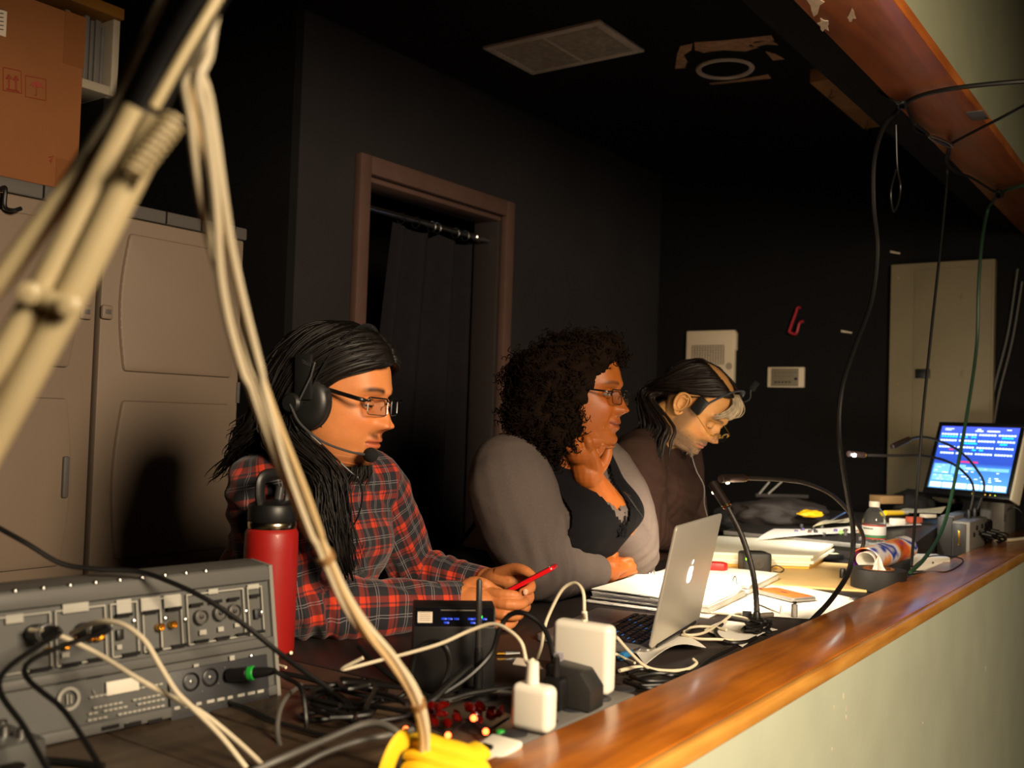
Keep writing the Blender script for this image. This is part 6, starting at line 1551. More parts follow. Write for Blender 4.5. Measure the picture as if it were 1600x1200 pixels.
# tape roll with things in its core
tcn = dz(1372, 921); tcn.z = .752
tr = thing('tape_roll', tcn, 'wide roll of black gaffer tape standing by the ledge', 'tape'); T = Matrix.Translation(tcn)
MB().lathe([(.040, .0), (.069, .0), (.0695, .002), (.0695, .050), (.069, .052), (.040, .052)], T, 48, capb=False, capt=False).build('tape', mat('gaffer_black', '1d1c1b', .6, bump=.2, bscale=400), tr)
MB().lathe([(.0385, .0005), (.0398, .0005), (.0398, .0535), (.0385, .0535), (.0385, .0005)], T, 40, capb=False, capt=False).build('core', m_card, tr)
tis = MB(); rg = np.random.default_rng(5)
def tfn(a, b):
    an = 2*PI*a; r = .034*(1-b)*(1+.25*math.sin(an*5+b*6)); return tcn+V(r*math.cos(an), r*math.sin(an), .02+.05*b*(1+.3*math.sin(an*3))+.006*math.sin(an*7))
tag(MB().sheet(tfn, 40, 10, .0006).build('tissue', m_paper), 'crumpled white tissue in the core of the tape roll', 'tissue')
# rolled magazine, white power box, black boxes
mg = thing('magazine', P(1375, 868, 2.85), 'rolled colourful magazine leaning behind the tape roll', 'magazine')
ma, mbp = P(1352, 882, 2.72), P(1412, 862, 2.92); mdv = (mbp-ma).normalized(); mu = UP; ms = mdv.cross(mu)
m_mag = bpy.data.materials.new('magazine_cover'); m_mag.use_nodes = True; nt = m_mag.node_tree
tcx = nt.nodes.new('ShaderNodeTexCoord'); nn_ = nt.nodes.new('ShaderNodeTexNoise'); nn_.inputs['Scale'].default_value = 9; nt.links.new(tcx.outputs['Object'], nn_.inputs['Vector']); rr_ = nt.nodes.new('ShaderNodeValToRGB'); e = rr_.color_ramp.elements
e[0].position = .3; e[0].color = (*lin('5a2a8a'), 1); e[1].position = .7; e[1].color = (*lin('e8e4e0'), 1)
for p_, c_ in ((.42, 'd8602a'), (.5, 'e89a5a'), (.56, 'd8d4dc'), (.62, '2a3a9a')): x = e.new(p_); x.color = (*lin(c_), 1)
rr_.color_ramp.interpolation = 'EASE'; nt.links.new(nn_.outputs[0], rr_.inputs[0]); nt.links.new(rr_.outputs[0], nt.nodes['Principled BSDF'].inputs['Base Color']); nt.nodes['Principled BSDF'].inputs['Roughness'].default_value = .25
def mfn(a, b):
    an = a*2*PI*1.35-.6; r = .030+.002*a; return ma+mdv*((mbp-ma).length*b)+ms*(r*math.cos(an)*1.2)+mu*(r*math.sin(an)+.012)
MB().sheet(mfn, 44, 6, .002).build('rolled_cover', m_mag, mg)
MB().sheet(lambda a, b: ma+mdv*((mbp-ma).length*b*.98)+ms*(.021*math.cos(a*2*PI-.4)*1.2)+mu*(.020*math.sin(a*2*PI-.4)+.012), 44, 6, .001).build('inner_pages', m_paper, mg)
wb = thing('white_box', dz(1450, 888), 'white plastic power box with thin cables on the desk by the ledge', 'box'); wm = upright(dz(1452, 893, .7505)+vdir*.04, 10)
MB().box((0, 0, .022), (.125, .075, .042), wm, bev=.005).build('body', m_whiteplas, wb)
for x in (-.03, .005, .04): MB().lathe([(.003, 0), (.003, .0012)], wm @ Matrix.Translation((x, -.0378, .026)) @ Matrix.Rotation(PI/2, 4, 'X'), 10).build('screw', m_dark, wb)
bk = upright(dz(1405, 893, .7505)+vdir*.03, -8); t = tag(MB().box((0, 0, .025), (.075, .06, .049), bk, bev=.003).build('black_box', m_dark), 'small matt black box between magazine and white power box', 'box')
for (u, v, s, lb, cc) in [(1300, 876, (.075, .05, .018), 'flat black gadget case behind the note pads, lowest of two', m_dark), (1330, 866, (.09, .05, .03), 'black gadget case with pale stripes beside the water bottle', m_dark)]:
    mm_ = upright(dz(u, v, .756)+vdir*.03, 12); g_ = thing('gadget_case', dz(u, v), lb, 'case'); MB().box((0, 0, s[2]/2+.0005), s, mm_, bev=.004).build('body', cc, g_)
    MB().box((0, -s[1]*.1, s[2]+.0008), (s[0]*.7, s[1]*.3, .001), mm_).build('pale_stripe', m_pad, g_)
# clear water bottle
wc = P(1365, 858, 2.96); wc.z = .7605
m_clear = mat('clear_bottle', 'f2f6f6', .05, trans=.97, ior=1.33, spec=.6); m_water = mat('water', 'f4fbff', .02, trans=1, ior=1.33)
wbt = thing('plastic_bottle', wc, 'clear plastic water bottle with a red, white and green label', 'bottle'); T = Matrix.Translation(wc)
prof = [(.0, .0008), (.026, .001), (.032, .006), (.033, .012)]
for k in range(5): z = .016+k*.013; prof += [(.0335, z), (.0315, z+.006)]
prof += [(.0335, .086), (.0335, .132), (.033, .142), (.030, .155), (.023, .168), (.0145, .178), (.0125, .182), (.0125, .192)]
inner = [(max(0, r-.0008), z+(.0008 if i == 0 else 0)) for i, (r, z) in enumerate(prof)][::-1]
MB().lathe(prof+inner, T, 40, capb=False, capt=False).build('shell', m_clear, wbt)
lvl = .09; wpf = [(.0, .002), (.0245, .0022), (.0305, .0065), (.0315, .012)]+[(r-.0015, z) for r, z in prof[4:14] if z < lvl]+[(.0318, lvl), (.0, lvl)]
MB().lathe(wpf, T, 40, capb=False, capt=False).build('water', m_water, wbt)
MB().lathe([(.0150, .180), (.0155, .182), (.0155, .1945), (.0145, .1965), (.0005, .1968)], T, 28).build('cap', m_whiteplas, wbt)
for z0, z1, cc, nm in ((.088, .091, 'c0362c', 'red_band'), (.0915, .099, '3f7d56', 'green_band'), (.0995, .125, 'dfe2e2', 'label'), (.1255, .1285, 'c0362c', 'red_band')):
    MB().lathe([(.0339, z0), (.0341, z0+.0003), (.0341, z1-.0003), (.0339, z1)], T, 40, capb=False, capt=False).build(nm, mat(nm+'_m', cc, .5), wbt)
mb = MB()
for k in range(9):
    a = -2.3+.11*k; M = T @ Matrix.Rotation(a, 4, 'Z') @ Matrix.Translation((.0343, 0, .118)); mb.box((0, 0, 0), (.0006, .0028, .0045 if k % 2 else .0035), M)
mb.build('label_print', mat('print_green', '3c5a50', .6), wbt)
# gooseneck lamps
m_goose = mat('gooseneck', '2a2624', .38, metal=.3, bump=.3, bscale=900)
def goose(label, base, pts, hd, head_r=.0085, rr=.0042, lit=None, ribs=True, basebox=None):
    t = thing('gooseneck_lamp', base, label, 'lamp')
    cc = catmull([base]+pts+[hd[0]], 10); R = [rr*(1.0+(.09 if (k % 2 and ribs) else 0)) for k in range(len(cc))]
    MB().tube(cc, R, 10).build('stem', m_goose, t)
    d = (hd[1]-hd[0]).normalized()
    MB().tube([hd[0]-d*.002, hd[0], hd[0]+d*.008, hd[0]+d*.0085, hd[1], hd[1]+d*.0015], [rr, head_r*.8, head_r*.85, head_r, head_r, head_r*.7], 16).build('hood', mat('hood_dark', '1d1412', .4), t)
    MB().tube([hd[0]+d*.002, hd[0]+d*.005], [head_r*.95, head_r*.95], 16).build('hood_ring', m_gold, t)
    b0 = base
    MB().tube([b0+V(0, 0, -.001), b0+V(0, 0, .022), b0+V(0, 0, .03)], [.0085, .0085, .006], 14).build('connector', m_dark, t)
    return t
g1b = dz(1182, 978, .7515)
G1h = (P(1137, 793, 2.16), P(1113, 755, 2.19))
g1 = goose('gooseneck lamp rising from the cable tangle, hood pointing over the binder', g1b, [P(1182, 940, 2.12), P(1176, 893, 2.12), P(1160, 840, 2.14)], G1h, .0105, .0058)
g2b = V(-.86, 2.82, .7515)
G2h = (P(1165, 747, 2.42), P(1126, 748, 2.36))
g2 = goose('gooseneck lamp arching left from behind the tape roll, head level over the binder', g2b, [P(1349, 850, 2.80), P(1335, 812, 2.76), P(1303, 776, 2.68), P(1262, 756, 2.58), P(1225, 750, 2.52), P(1190, 748, 2.46)], G2h, .0095, .0050)
m_bulb = mat('bulb_warm', 'fff0d0', .3, emit='ffdca8', es=25)
for tt, hh in ((g1, G1h), (g2, G2h)):
    d = (hh[1]-hh[0]).normalized(); c = hh[0].lerp(hh[1], .72)
    dn = (V(0, 0, -1)-d*V(0, 0, -1).dot(d)).normalized()
    MB().sphere(c+dn*.0088, (.0045, .0045, .0045), None, 10, 8).build('bulb', m_bulb, tt)
    tt['lamp_at'] = tuple(c+dn*.02)
# cable tangle at the foot of the gooseneck
rg = np.random.default_rng(14); mbx = None
for k in range(8):
    c = dz(1185, 988, .757); pts = []
    for q in range(6): a = rg.uniform(0, 6.28); r = rg.uniform(.012, .042); pts.append(c+V(r*math.cos(a)*.8, r*math.sin(a)*1.3, .002+.022*rg.random()))
    floorc('cable', pts, rg.uniform(.002, .0034), m_rub, 'black cable in the knot at the foot of the front gooseneck', group='knotted black cables at the gooseneck foot')
floorc('cable', [dz(1128, 975, .757), dz(1118, 988, .757), dz(1135, 1003, .757), dz(1165, 1003, .757), dz(1182, 996, .757)], .004, m_rub, 'black cable loop left of the gooseneck foot')
floorc('cable', [dz(1135, 962, .757), dz(1160, 968, .758), dz(1185, 975, .758)], .003, m_rub2, 'grey cable running straight to the gooseneck foot')
adp = thing('usb_plug', dz(1172, 962), 'black usb plug with clear end beside the gooseneck foot', 'plug')
q0, q1, q2 = dz(1160, 962, .762), dz(1174, 963, .762), dz(1207, 960, .762)
MB().tube([q0, q1], [.0105, .0105], 8).build('block', m_dark, adp); MB().tube([q1+(q2-q1)*.02, q2], [.0055, .0055], 8).build('clear_end', mat('smoke_plastic', '8a8074', .15, trans=.5), adp)
wcb = [([(1160, 958), (1145, 960), (1120, 978), (1096, 990), (1072, 992), (1070, 984), (1090, 979), (1115, 980), (1135, 984)], 'cream cable looping beside the laptop corner'),
       ([(1066, 992), (1090, 998), (1120, 999), (1145, 1000)], 'cream cable lying straight below the loop beside the laptop'),
       ([(1112, 957), (1135, 960), (1165, 966), (1185, 976)], 'pale thin cable from the binder to the gooseneck foot')]
for p_, lb in wcb: floorc('cable', [dz(u, v, .758+.001*i % .003) for i, (u, v) in enumerate(p_)], .0027, m_cream, lb)
floorc('cable', [P(963, 995, 1.62), P(985, 1020, 1.64), P(1010, 1042, 1.66), P(1040, 1048, 1.68), P(1072, 1046, 1.70), P(1088, 1037, 1.72), P(1083, 1030, 1.73)], .0028, m_cream, 'cream cable drooping from the laptop charger towards the ledge', 'cable')
floorc('cable', [dz(968, 1048, .757), dz(990, 1043, .757), dz(1010, 1042, .757)], .0032, m_cream, 'short cream cable end lying under the drooping cable')
floorc('cable', [P(963, 1022, 1.6), dz(975, 1028, .758), dz(992, 1036, .757)], .0022, m_cream, 'thin cream cable behind the tall charger')
for k, (p_, lb) in enumerate([([(980, 1052), (1005, 1046), (1045, 1055), (1075, 1050), (1060, 1062), (1010, 1064), (985, 1056)], 'black cable coil on the desk before the paper, outer turn'), ([(990, 1058), (1030, 1052), (1070, 1058), (1045, 1068), (1000, 1072)], 'black cable coil on the desk before the paper, inner turn'), ([(975, 1065), (1010, 1075), (1050, 1070), (1085, 1050), (1110, 1030), (1150, 1010)], 'black cable along the ledge below the laptop')]):
    floorc('cable', [dz(u, v, .758+.002*(i % 2)) for i, (u, v) in enumerate(p_)], .0034, m_rub, lb)
bl = thing('blue_plug', dz(978, 1024), 'blue plug beside the laptop corner', 'plug'); MB().tube([dz(970, 1026, .760), dz(985, 1020, .760)], [.007, .006], 10).build('body', mat('blue_plastic', '1f6fa8', .35), bl); MB().tube([dz(985.5, 1020, .760), dz(1000, 1014, .760)], [.004, .004], 8).build('tip', m_steel, bl)
us = thing('clear_clip', dz(1241, 962), 'small clear plastic clip standing on the desk by the phone', 'clip'); c = dz(1241, 966, .7506)
MB().box((0, 0, .016), (.012, .010, .030), upright(c, 20), bev=.002).build('body', mat('smoke_clear', 'b8b4ae', .1, trans=.75), us); MB().box((0, 0, .034), (.008, .006, .005), upright(c, 20), bev=.001).build('cap', m_dark, us)
tag(MB().tube([dz(1302, 968, .755), dz(1312, 966, .757)], [.005, .003], 8).build('cable_end', m_dark), 'tiny black cable end peeking over the ledge', 'cable end')
tag(MB().prism(blob_poly(0, 0, .016, .008, 9, .3), 0, .006, upright(dz(1337, 938, .7535), 20)).build('coin_clip', m_steel), 'small shiny metal clip beside the tape roll', 'clip')

# ================================================================ FAR END OF THE DESK: lighting console, screen, clutter
m_cons = mat('console_dark', '2b2826', .45); m_consg = mat('console_grey', '77736c', .5, var=.05)
ca, cb_ = dz(1172, 862, .7506), dz(1500, 862, .7506)
con = thing('lighting_console', V(-1.1, 3.6, .75), 'low dark lighting console strewn with papers at the far end of the desk', 'console')
cxl, cxr, cy0 = -1.40, -.80, 3.26
def cz(y): return .802+(y-cy0)*.10
mb = MB(); d_ = .56
mb.add([(cxl, cy0, .7506), (cxr, cy0+.0, .7506), (cxr, cy0+d_, .7506), (cxl, cy0+d_, .7506), (cxl, cy0, cz(cy0)), (cxr, cy0, cz(cy0)), (cxr, cy0+d_, cz(cy0+d_)), (cxl, cy0+d_, cz(cy0+d_))], [(3, 2, 1, 0), (4, 5, 6, 7), (0, 1, 5, 4), (1, 2, 6, 5), (2, 3, 7, 6), (3, 0, 4, 7)])
mb.build('body', m_cons, con)
MB().bounds((cxr-.06, cy0-.012, cz(cy0)-.02), (cxr+.004, cy0+.05, cz(cy0)+.006), bev=.006).build('end_cap', m_consg, con)
MB().bounds((cxl, cy0-.010, cz(cy0)-.012), (cxr-.061, cy0, cz(cy0)+.003), bev=.003).build('wrist_rail', m_consg, con)
rg = np.random.default_rng(33)
for k in range(26):
    x, y = rg.uniform(-1.2, -.9), cy0+rg.uniform(.06, .22); c = ['5a4a88', '3a3a3c', '4a4644', '86c83a', '2c2b2b', '7a5a3a'][k % 6]
    MB().lathe([(.007, 0), (.0065, .010), (.005, .012)], Matrix.Translation((x, y, cz(y)+.0002)), 10).build('knob', mat('knob_'+c, c, .4), con)
def onc(u, v, off=0):
    # point on the sloping console top
    r = Vector(ray(u, v)); o = Vector(CAM); n = V(0, -.10, 1); p0 = V(0, cy0, .802); k = (p0-o).dot(n)/r.dot(n); p = o+r*k; p.z += off; return p
def cpaper(name, q, off, label, m, cat='paper', th=.0008):
    a, b, c, d = [onc(u, v) for u, v in q]
    return tag(MB().sheet(lambda s, t: (a.lerp(b, s)).lerp(d.lerp(c, s), t)+V(0, 0, off+.004*math.sin(s*4+t*3)), 10, 8, th).build(name, m), label, cat)
cpaper('paper_sheet', [(1180, 848), (1342, 834), (1345, 826), (1210, 830)], .008, 'long white paper lying on the front of the dark console', m_paper)
cpaper('paper_sheet', [(1350, 832), (1440, 822), (1430, 814), (1360, 822)], .008, 'white paper on the console behind the water bottle', m_paper)
cpaper('paper_sheet', [(1395, 812), (1470, 808), (1478, 800), (1415, 802)], .018, 'pale paper on the console left of the grey device', m_pad)
cpaper('paper_sheet', [(1270, 830), (1325, 822), (1335, 815), (1290, 820)], .016, 'cream paper under the coloured knobs of the console', m_pad)
def blob(name, u, v, d, size, m, label, cat, seed=0, amp=.25, par=None):
    c = P(u, v, d); mb = MB(); b = bmesh.new(); bmesh.ops.create_icosphere(b, subdivisions=4, radius=1)
    for x in b.verts:
        n = 1+amp*noise.noise(x.co*1.7+Vector((seed, 0, 0)))+amp*.5*noise.noise(x.co*4+Vector((0, seed, 0)))
        x.co = Vector((x.co.x*size[0]*n, x.co.y*size[1]*n, max(-size[2]*.85, x.co.z*size[2]*n)))
    mb.bm(b, upright(c, 0)); return tag(mb.build(name, m, None, 70), label, cat)
m_bag = mat('bag_dark', '2b2522', .75, var=.2, scale=30)
blob('cloth_bag', 1215, 802, 3.62, (.19, .10, .052), m_bag, 'dark crumpled cloth bag at the back of the console', 'bag', 3)
blob('cloth_bag', 1150, 812, 3.68, (.10, .08, .05), mat('bag_black', '141212', .8), 'black cloth heap left of the crumpled bag', 'cloth', 9)
blob('yellow_glove', 1267, 803, 3.46, (.040, .03, .013), mat('yellow_rubber', 'eab512', .5), 'yellow rubber glove on the console by the dark bag', 'glove', 5, .35)
hl_ = thing('highlighter', P(1397, 802, 3.5), 'yellow highlighter pen lying on the console papers', 'pen'); a, b = P(1383, 801.5, 3.5), P(1410, 801, 3.56)
MB().tube([a, b], [.009, .009], 12).build('barrel', mat('yellow_pen', 'f0c616', .35), hl_); MB().tube([b+(b-a)*.02, b+(b-a)*.28], [.0085, .007], 12).build('cap', mat('pen_cap', 'c9c2b0', .3), hl_)
for k, (u, v, d, s, c, lb) in enumerate([(1402, 815, 3.44, (.045, .03, .022), 'e8e2d2', 'small white box beside the highlighter'), (1428, 812, 3.48, (.05, .03, .020), 'b8543a', 'small red and white carton on the console'), (1450, 806, 3.52, (.05, .03, .012), 'd8cdb8', 'flat cream packet left of the grey device'), (1385, 780, 3.8, (.11, .06, .03), 'a8865a', 'tan cardboard piece behind the water bottle')]):
    tag(MB().box((0, 0, 0), s, upright(P(u, v, d), 25), bev=.002).build('small_box', mat('boxcol_'+c, c, .6)), lb, 'box')
pn = thing('pen', P(1310, 806, 3.4), 'silver pen slanting across the console', 'pen'); a, b = P(1298, 812, 3.38), P(1320, 801, 3.46); MB().tube([a, a.lerp(b, .1), b], [.001, .004, .004], 8).build('barrel', m_steel, pn)
# folded stand with two crossed legs, dim
st = thing('folding_stand', P(1205, 770, 3.7), 'dim folding stand with two slanted legs behind the console', 'stand')
for (u0, v0, u1, v1) in ((1186, 772, 1202, 753), (1200, 772, 1222, 752)): MB().tube([P(u0, v0, 3.7), P(u1, v1, 3.72)], .004, 8).build('leg', m_consg, st)
MB().tube([P(1180, 774, 3.7), P(1262, 776, 3.74)], .008, 8).build('crossbar', m_bag, st)
# grey dimmer unit with two goosenecks by the ledge
dv = thing('control_unit', V(-.74, 3.5, .75), 'grey control unit with side connectors standing against the ledge', 'control unit')
u0 = dz(1499, 868, .7506); DVx = V(0, 1, 0); 
ux1 = SI-.006; ux0 = ux1-.055; uy0 = on(1515, 860, 0, ux1).y; uy1 = uy0+.30; uz = .875
MB().bounds((ux0, uy0, .7506), (ux1, uy1, uz-.004), bev=.004).build('case', m_consg, dv)
MB().bounds((ux0-.045, uy0+.03, .7506), (ux0-.0005, uy1, uz+.010), bev=.004).build('back_shell', m_consg, dv)
MB().bounds((ux0-.05, uy0+.008, .7506), (ux0-.001, uy0+.0295, uz+.006), bev=.003).build('side_plate', m_cons, dv)
MB().bounds((ux0+.004, uy0-.008, .756), (ux1-.012, uy0-.0005, uz-.012), bev=.002).build('end_plate', m_cons, dv)
MB().bounds((ux0+.02, uy0-.0095, .79), (ux0+.026, uy0-.0082, .84), bev=.0004).build('brass_strip', m_gold, dv)
for k in range(7):
    y = uy0+.06+.045*k
    MB().lathe([(.008, 0), (.008, .004), (.005, .005)], frame((ux1, y, .845 if k % 2 else .825), (1, 0, 0)), 12).build('connector', m_dark, dv)
for k in range(5):
    y = uy0+.16+.04*k; z = .822-.012*(k % 2)
    t = thing('connector_plug', (ux1+.006, y, z), 'dark connector plug in the side of the grey control unit', 'plug', 'plugs in the grey control unit')
    MB().cyl((ux1+.0055, y, z), (ux1+.035, y+.012, z-.006), .0075, bev=.0015).build('barrel', m_dark, t)
    MB().tube(catmull([(ux1+.0352, y+.012, z-.006), (ux1+.055, y+.04, z-.012), (ux1+.05, y+.09, SZ+.006), (ux1+.03, y+.14, SZ+.006)], 5), .003, 7).build('lead', m_rub, t)
floorc('cable', [V(ux1+.02, uy0+.34, SZ+.005), V(ux1+.06, uy0+.40, SZ+.006), V(ux1+.09, uy0+.5, SZ+.006)], .006, m_cream, 'short pale thick cable lying on the ledge beyond the control unit')
def pgn(label, base, px, hd): return goose(label, base, [P(*q) for q in px], (P(*hd[0]), P(*hd[1])), .0095, .0042)
g3b = V(ux0+.02, uy0+.16, uz-.0035); g4b = V(ux0+.02, uy0+.26, uz-.0035)
d3 = (g3b-Vector(CAM)).dot(Vector(AX[2])); d4 = (g4b-Vector(CAM)).dot(Vector(AX[2]))
g3 = pgn('gooseneck lamp with lit white tip reaching left from the grey control unit', g3b, [(1521, 763, d3), (1505, 737, d3-.03), (1478, 720, d3-.08), (1440, 712, d3-.15), (1395, 712, d3-.22)], ((1352, 711, d3-.28), (1326, 709, d3-.32)))
g4 = pgn('gooseneck lamp with unlit blue-grey head above the lit one', g4b, [(1538, 762, d4), (1525, 732, d4-.03), (1498, 704, d4-.07), (1462, 687, d4-.12), (1440, 683, d4-.15)], ((1421, 686, d4-.2), (1394, 698, d4-.24)))
c = P(1335, 711.5, d3-.325); MB().sphere(c, .0052, None, 12, 8).build('lit_tip', mat('tip_glow', 'eafff4', .3, emit='eafff0', es=160), g3)
# monitor
mo = P(1450, 761, 3.75)
tcd = -Vector((ray(1525, 710)[0], ray(1525, 710)[1], 0)); tcd.normalize(); rv = V(-tcd.y, tcd.x, 0)
aa = math.radians(30); nn = tcd*math.cos(aa)-rv*math.sin(aa); rr2 = rv*math.cos(aa)+tcd*math.sin(aa); tt_ = math.radians(21); uu2 = UP*math.cos(tt_)-nn*math.sin(tt_)
MON = fr3(mo, rr2, uu2)                      # x right, y up the screen, z out of it
SW, SH = .300, .245
mon = thing('monitor', mo, 'flat monitor tilted back, showing rows of channel cells on blue', 'monitor', M=MON)
m_mframe = mat('monitor_black', '121214', .35); m_wside = mat('monitor_ivory', 'd5cbb2', .5)
for a, b in (((-.014, -.024), (SW+.014, -.0005)), ((-.014, SH+.0005), (SW+.014, SH+.016)), ((-.014, -.0004), (-.0005, SH+.0004)), ((SW+.0005, -.0004), (SW+.014, SH+.0004))):
    MB().bounds((*a, -.012), (*b, .006), MON, bev=.002).build('bezel', m_mframe, mon)
MB().bounds((-.014, -.024, -.045), (SW+.014, SH+.016, -.0125), MON, bev=.004).build('back_shell', m_mframe, mon)
MB().bounds((SW+.0145, -.024, -.055), (SW+.024, SH+.016, .004), MON, bev=.003).build('side_rail', m_wside, mon)
def emi(n, c, s): return mat(n, c, .3, emit=c, es=s)
m_sblue = bpy.data.materials.new('screen_blue'); m_sblue.use_nodes = True; nt = m_sblue.node_tree; bs = nt.nodes['Principled BSDF']; bs.inputs['Base Color'].default_value = (0, 0, 0, 1)
tcx = nt.nodes.new('ShaderNodeTexCoord'); sp_ = nt.nodes.new('ShaderNodeSeparateXYZ'); nt.links.new(tcx.outputs['Object'], sp_.inputs[0]); mrg = nt.nodes.new('ShaderNodeMapRange'); mrg.inputs[1].default_value = 0; mrg.inputs[2].default_value = SH; nt.links.new(sp_.outputs[1], mrg.inputs[0])
rmp = nt.nodes.new('ShaderNodeValToRGB'); e = rmp.color_ramp.elements; e[0].position = 0; e[0].color = (*lin('5aa0dc'), 1); e[1].position = 1; e[1].color = (*lin('4a5ce0'), 1)
for p_, c_ in ((.38, '3c74c8'), (.42, '2c4ab0'), (.8, '2e58c4')): x = e.new(p_); x.color = (*lin(c_), 1)
nt.links.new(mrg.outputs[0], rmp.inputs[0]); nt.links.new(rmp.outputs[0], bs.inputs['Emission Color']); bs.inputs['Emission Strength'].default_value = 1.7
scr = MB().bounds((0, 0, -.012), (SW, SH, .001), MON).build('screen', m_sblue, mon)
def cells(name, rects, m):
    mb = MB()
    for x, y, w_, h in rects: mb.bounds((x*SW, y*SH, .001), ((x+w_)*SW, (y+h)*SH, .0014), MON)
    tag(mb.build(name, m, scr), kind='stuff')
m_cw, m_cc, m_cg, m_cr, m_cp = emi('cell_white', 'cfe0ff', 2.0), emi('cell_cyan', '20c8f0', 1.8), emi('cell_green', '30e0a0', 1.1), emi('cell_red', 'e03060', 1.2), emi('cell_pale', 'c8ecff', 2.4)
R_ = []
for j, y in enumerate((.86, .76, .655, .555)):
    for gq in range(4):
        for k in range(6):
            if j == 3 and gq == 0 and k < 1: continue
            R_.append((.02+gq*.245+k*.037, y, .027, .026))
R_ += [(.05, .955, .12, .012), (.05, .935, .09, .010), (.47, .955, .05, .014), (.45, .925, .10, .018), (.60, .925, .16, .02), (.84, .955, .06, .014)]
cells('channel_cells', R_, m_cw)
cells('level_cells', [(.02+k*.037, .822, .03, .022) for k in range(6)]+[(.265+k*.037, .822, .03, .022) for k in (0, 1, 2, 4, 5)]+[(.80+k*.037, .822, .03, .022) for k in range(4)]+[(.31+k*.04, .722, .033, .022) for k in range(5)]+[(.79, .722, .09, .022), (.46, .618, .05, .022), (.55, .618, .05, .022)], m_cc)
cells('level_cells', [(.02, .722, .05, .02)], m_cg); cells('alert_line', [(.33, .425, .24, .022), (.16, .618, .06, .018)], m_cr)
cells('soft_keys', [(.02+k*.163, .02, .145, .075) for k in range(6)], m_cp)
R_ = []
for k in range(44):
    x, y = random.uniform(.02, .93), random.choice([.14, .17, .20, .25, .28, .33, .36]); R_.append((x, y, random.uniform(.02, .05), .012))
cells('status_text', R_, m_cw)
cells('status_panels', [(.02, .125, .27, .10), (.02, .24, .21, .15), (.25, .24, .18, .15), (.44, .31, .53, .05)], emi('panel_blue', '6cace0', 1.5))
for k in range(4): MB().lathe([(.0022, 0), (.0022, .001)], MON @ Matrix.Translation((SW*.60+.018*k+(.03 if k else 0), -.013, .006)), 8).build('button_light', emi('btn_amber', 'd8b030', 1.5) if k != 3 else emi('btn_lime', 'b0d830', 1.5), mon)
MB().bounds((SW*.40, -.12, -.06), (SW*.60, .05, -.045), MON, bev=.006).build('stand_neck', m_mframe, mon)
bb = MON @ Vector((SW*.5, -.10, -.055)); MB().bounds((bb.x-.10, bb.y-.07, .7506), (bb.x+.07, bb.y+.08, bb.z+.01), bev=.01).build('stand_base', m_mframe, mon)
pcx = P(1560, 815, 3.95); tag(MB().bounds((pcx.x-.05, pcx.y-.10, .7506), (min(pcx.x+.06, SI-.004), pcx.y+.15, .925), bev=.006).build('grey_case', m_consg), 'plain grey equipment case behind the monitor foot', 'case')
blob('black_cover', 1427, 795, 3.85, (.085, .06, .075), mat('bag_black', '141212', .8), 'black fabric cover heaped left of the monitor', 'cover', 17, .2)
rled = thing('red_standby_light', P(1597, 729, 4.2), 'black box with a red standby light beyond the monitor', 'box'); c = P(1608, 745, 4.2); MB().bounds((c.x-.05, c.y, c.z-.12), (c.x+.06, c.y+.15, c.z+.09), bev=.004).build('body', m_dark, rled); MB().sphere(P(1597, 729, 4.19), .008, None, 10, 8).build('light', emi('standby_red', 'ff2a20', 3), rled)
MB().bounds((c.x-.05, c.y, .7506), (c.x+.06, c.y+.15, c.z-.1205), bev=.004).build('shelf_foot', m_dark, rled)
floorc('cable', [P(1570, 815, 3.6), P(1572, 800, 3.6), P(1585, 793, 3.6), P(1597, 802, 3.58), P(1598, 818, 3.55)], .003, m_rub, 'black cable loop standing behind the ledge by the monitor')
floorc('cable', [on(1425, 887, 0, SI-.02), P(1445, 872, 2.85), P(1470, 868, 2.9), P(1500, 872, 3.0), dz(1503, 880, SZ+.002), dz(1480, 893, SZ+.002), P(1455, 893, 2.8), P(1420, 898, 2.7)], .0018, m_rub, 'thin black wire looping from the white power box over the ledge')
# wires down the far corner
for k, (pp, lb) in enumerate([([(1590, 420), (1575, 520), (1555, 600), (1545, 655)], 'thin grey wire slanting down beside the tall beige panel'), ([(1597, 440), (1582, 530), (1562, 610), (1553, 660)], 'second thin grey wire slanting down the dark corner')]):
    floorc('cable', [on(u, v, 1, YF-.02) for u, v in pp], .005, m_rub2, lb)

# ================================================================ HANGING CABLES at the soffit, SWING ARM in front
XH = -.700
def tp_(u, v, z=1.977): return on(u, v, 2, z)
def hx_(u, v, x=XH): return on(u, v, 0, x)
m_green_c = mat('cable_green', '24402c', .45)
floorc('hanging_cable', [tp_(1625, 125), tp_(1560, 130), tp_(1490, 138), tp_(1440, 149), tp_(1412, 163), hx_(1398, 178), hx_(1380, 200), hx_(1366, 250), hx_(1365, 320), hx_(1371, 390), hx_(1362, 470), hx_(1335, 545), hx_(1315, 610), hx_(1311, 680), hx_(1322, 760), hx_(1333, 830), hx_(1327, 890), hx_(1300, 935), hx_(1268, 970, SI-.004)], .0058, m_rub, 'thick black cable draped over the soffit edge and hanging to the ledge by the tape')
floorc('hanging_cable', [tp_(1622, 153), tp_(1560, 186), tp_(1488, 224), tp_(1483, 234), hx_(1480, 260), hx_(1478, 300), hx_(1468, 400), hx_(1455, 520), hx_(1441, 660), hx_(1432, 780), hx_(1424, 885, SI-.004)], .0040, m_rub, 'thin black cable dropping straight from the metal clip to the ledge')
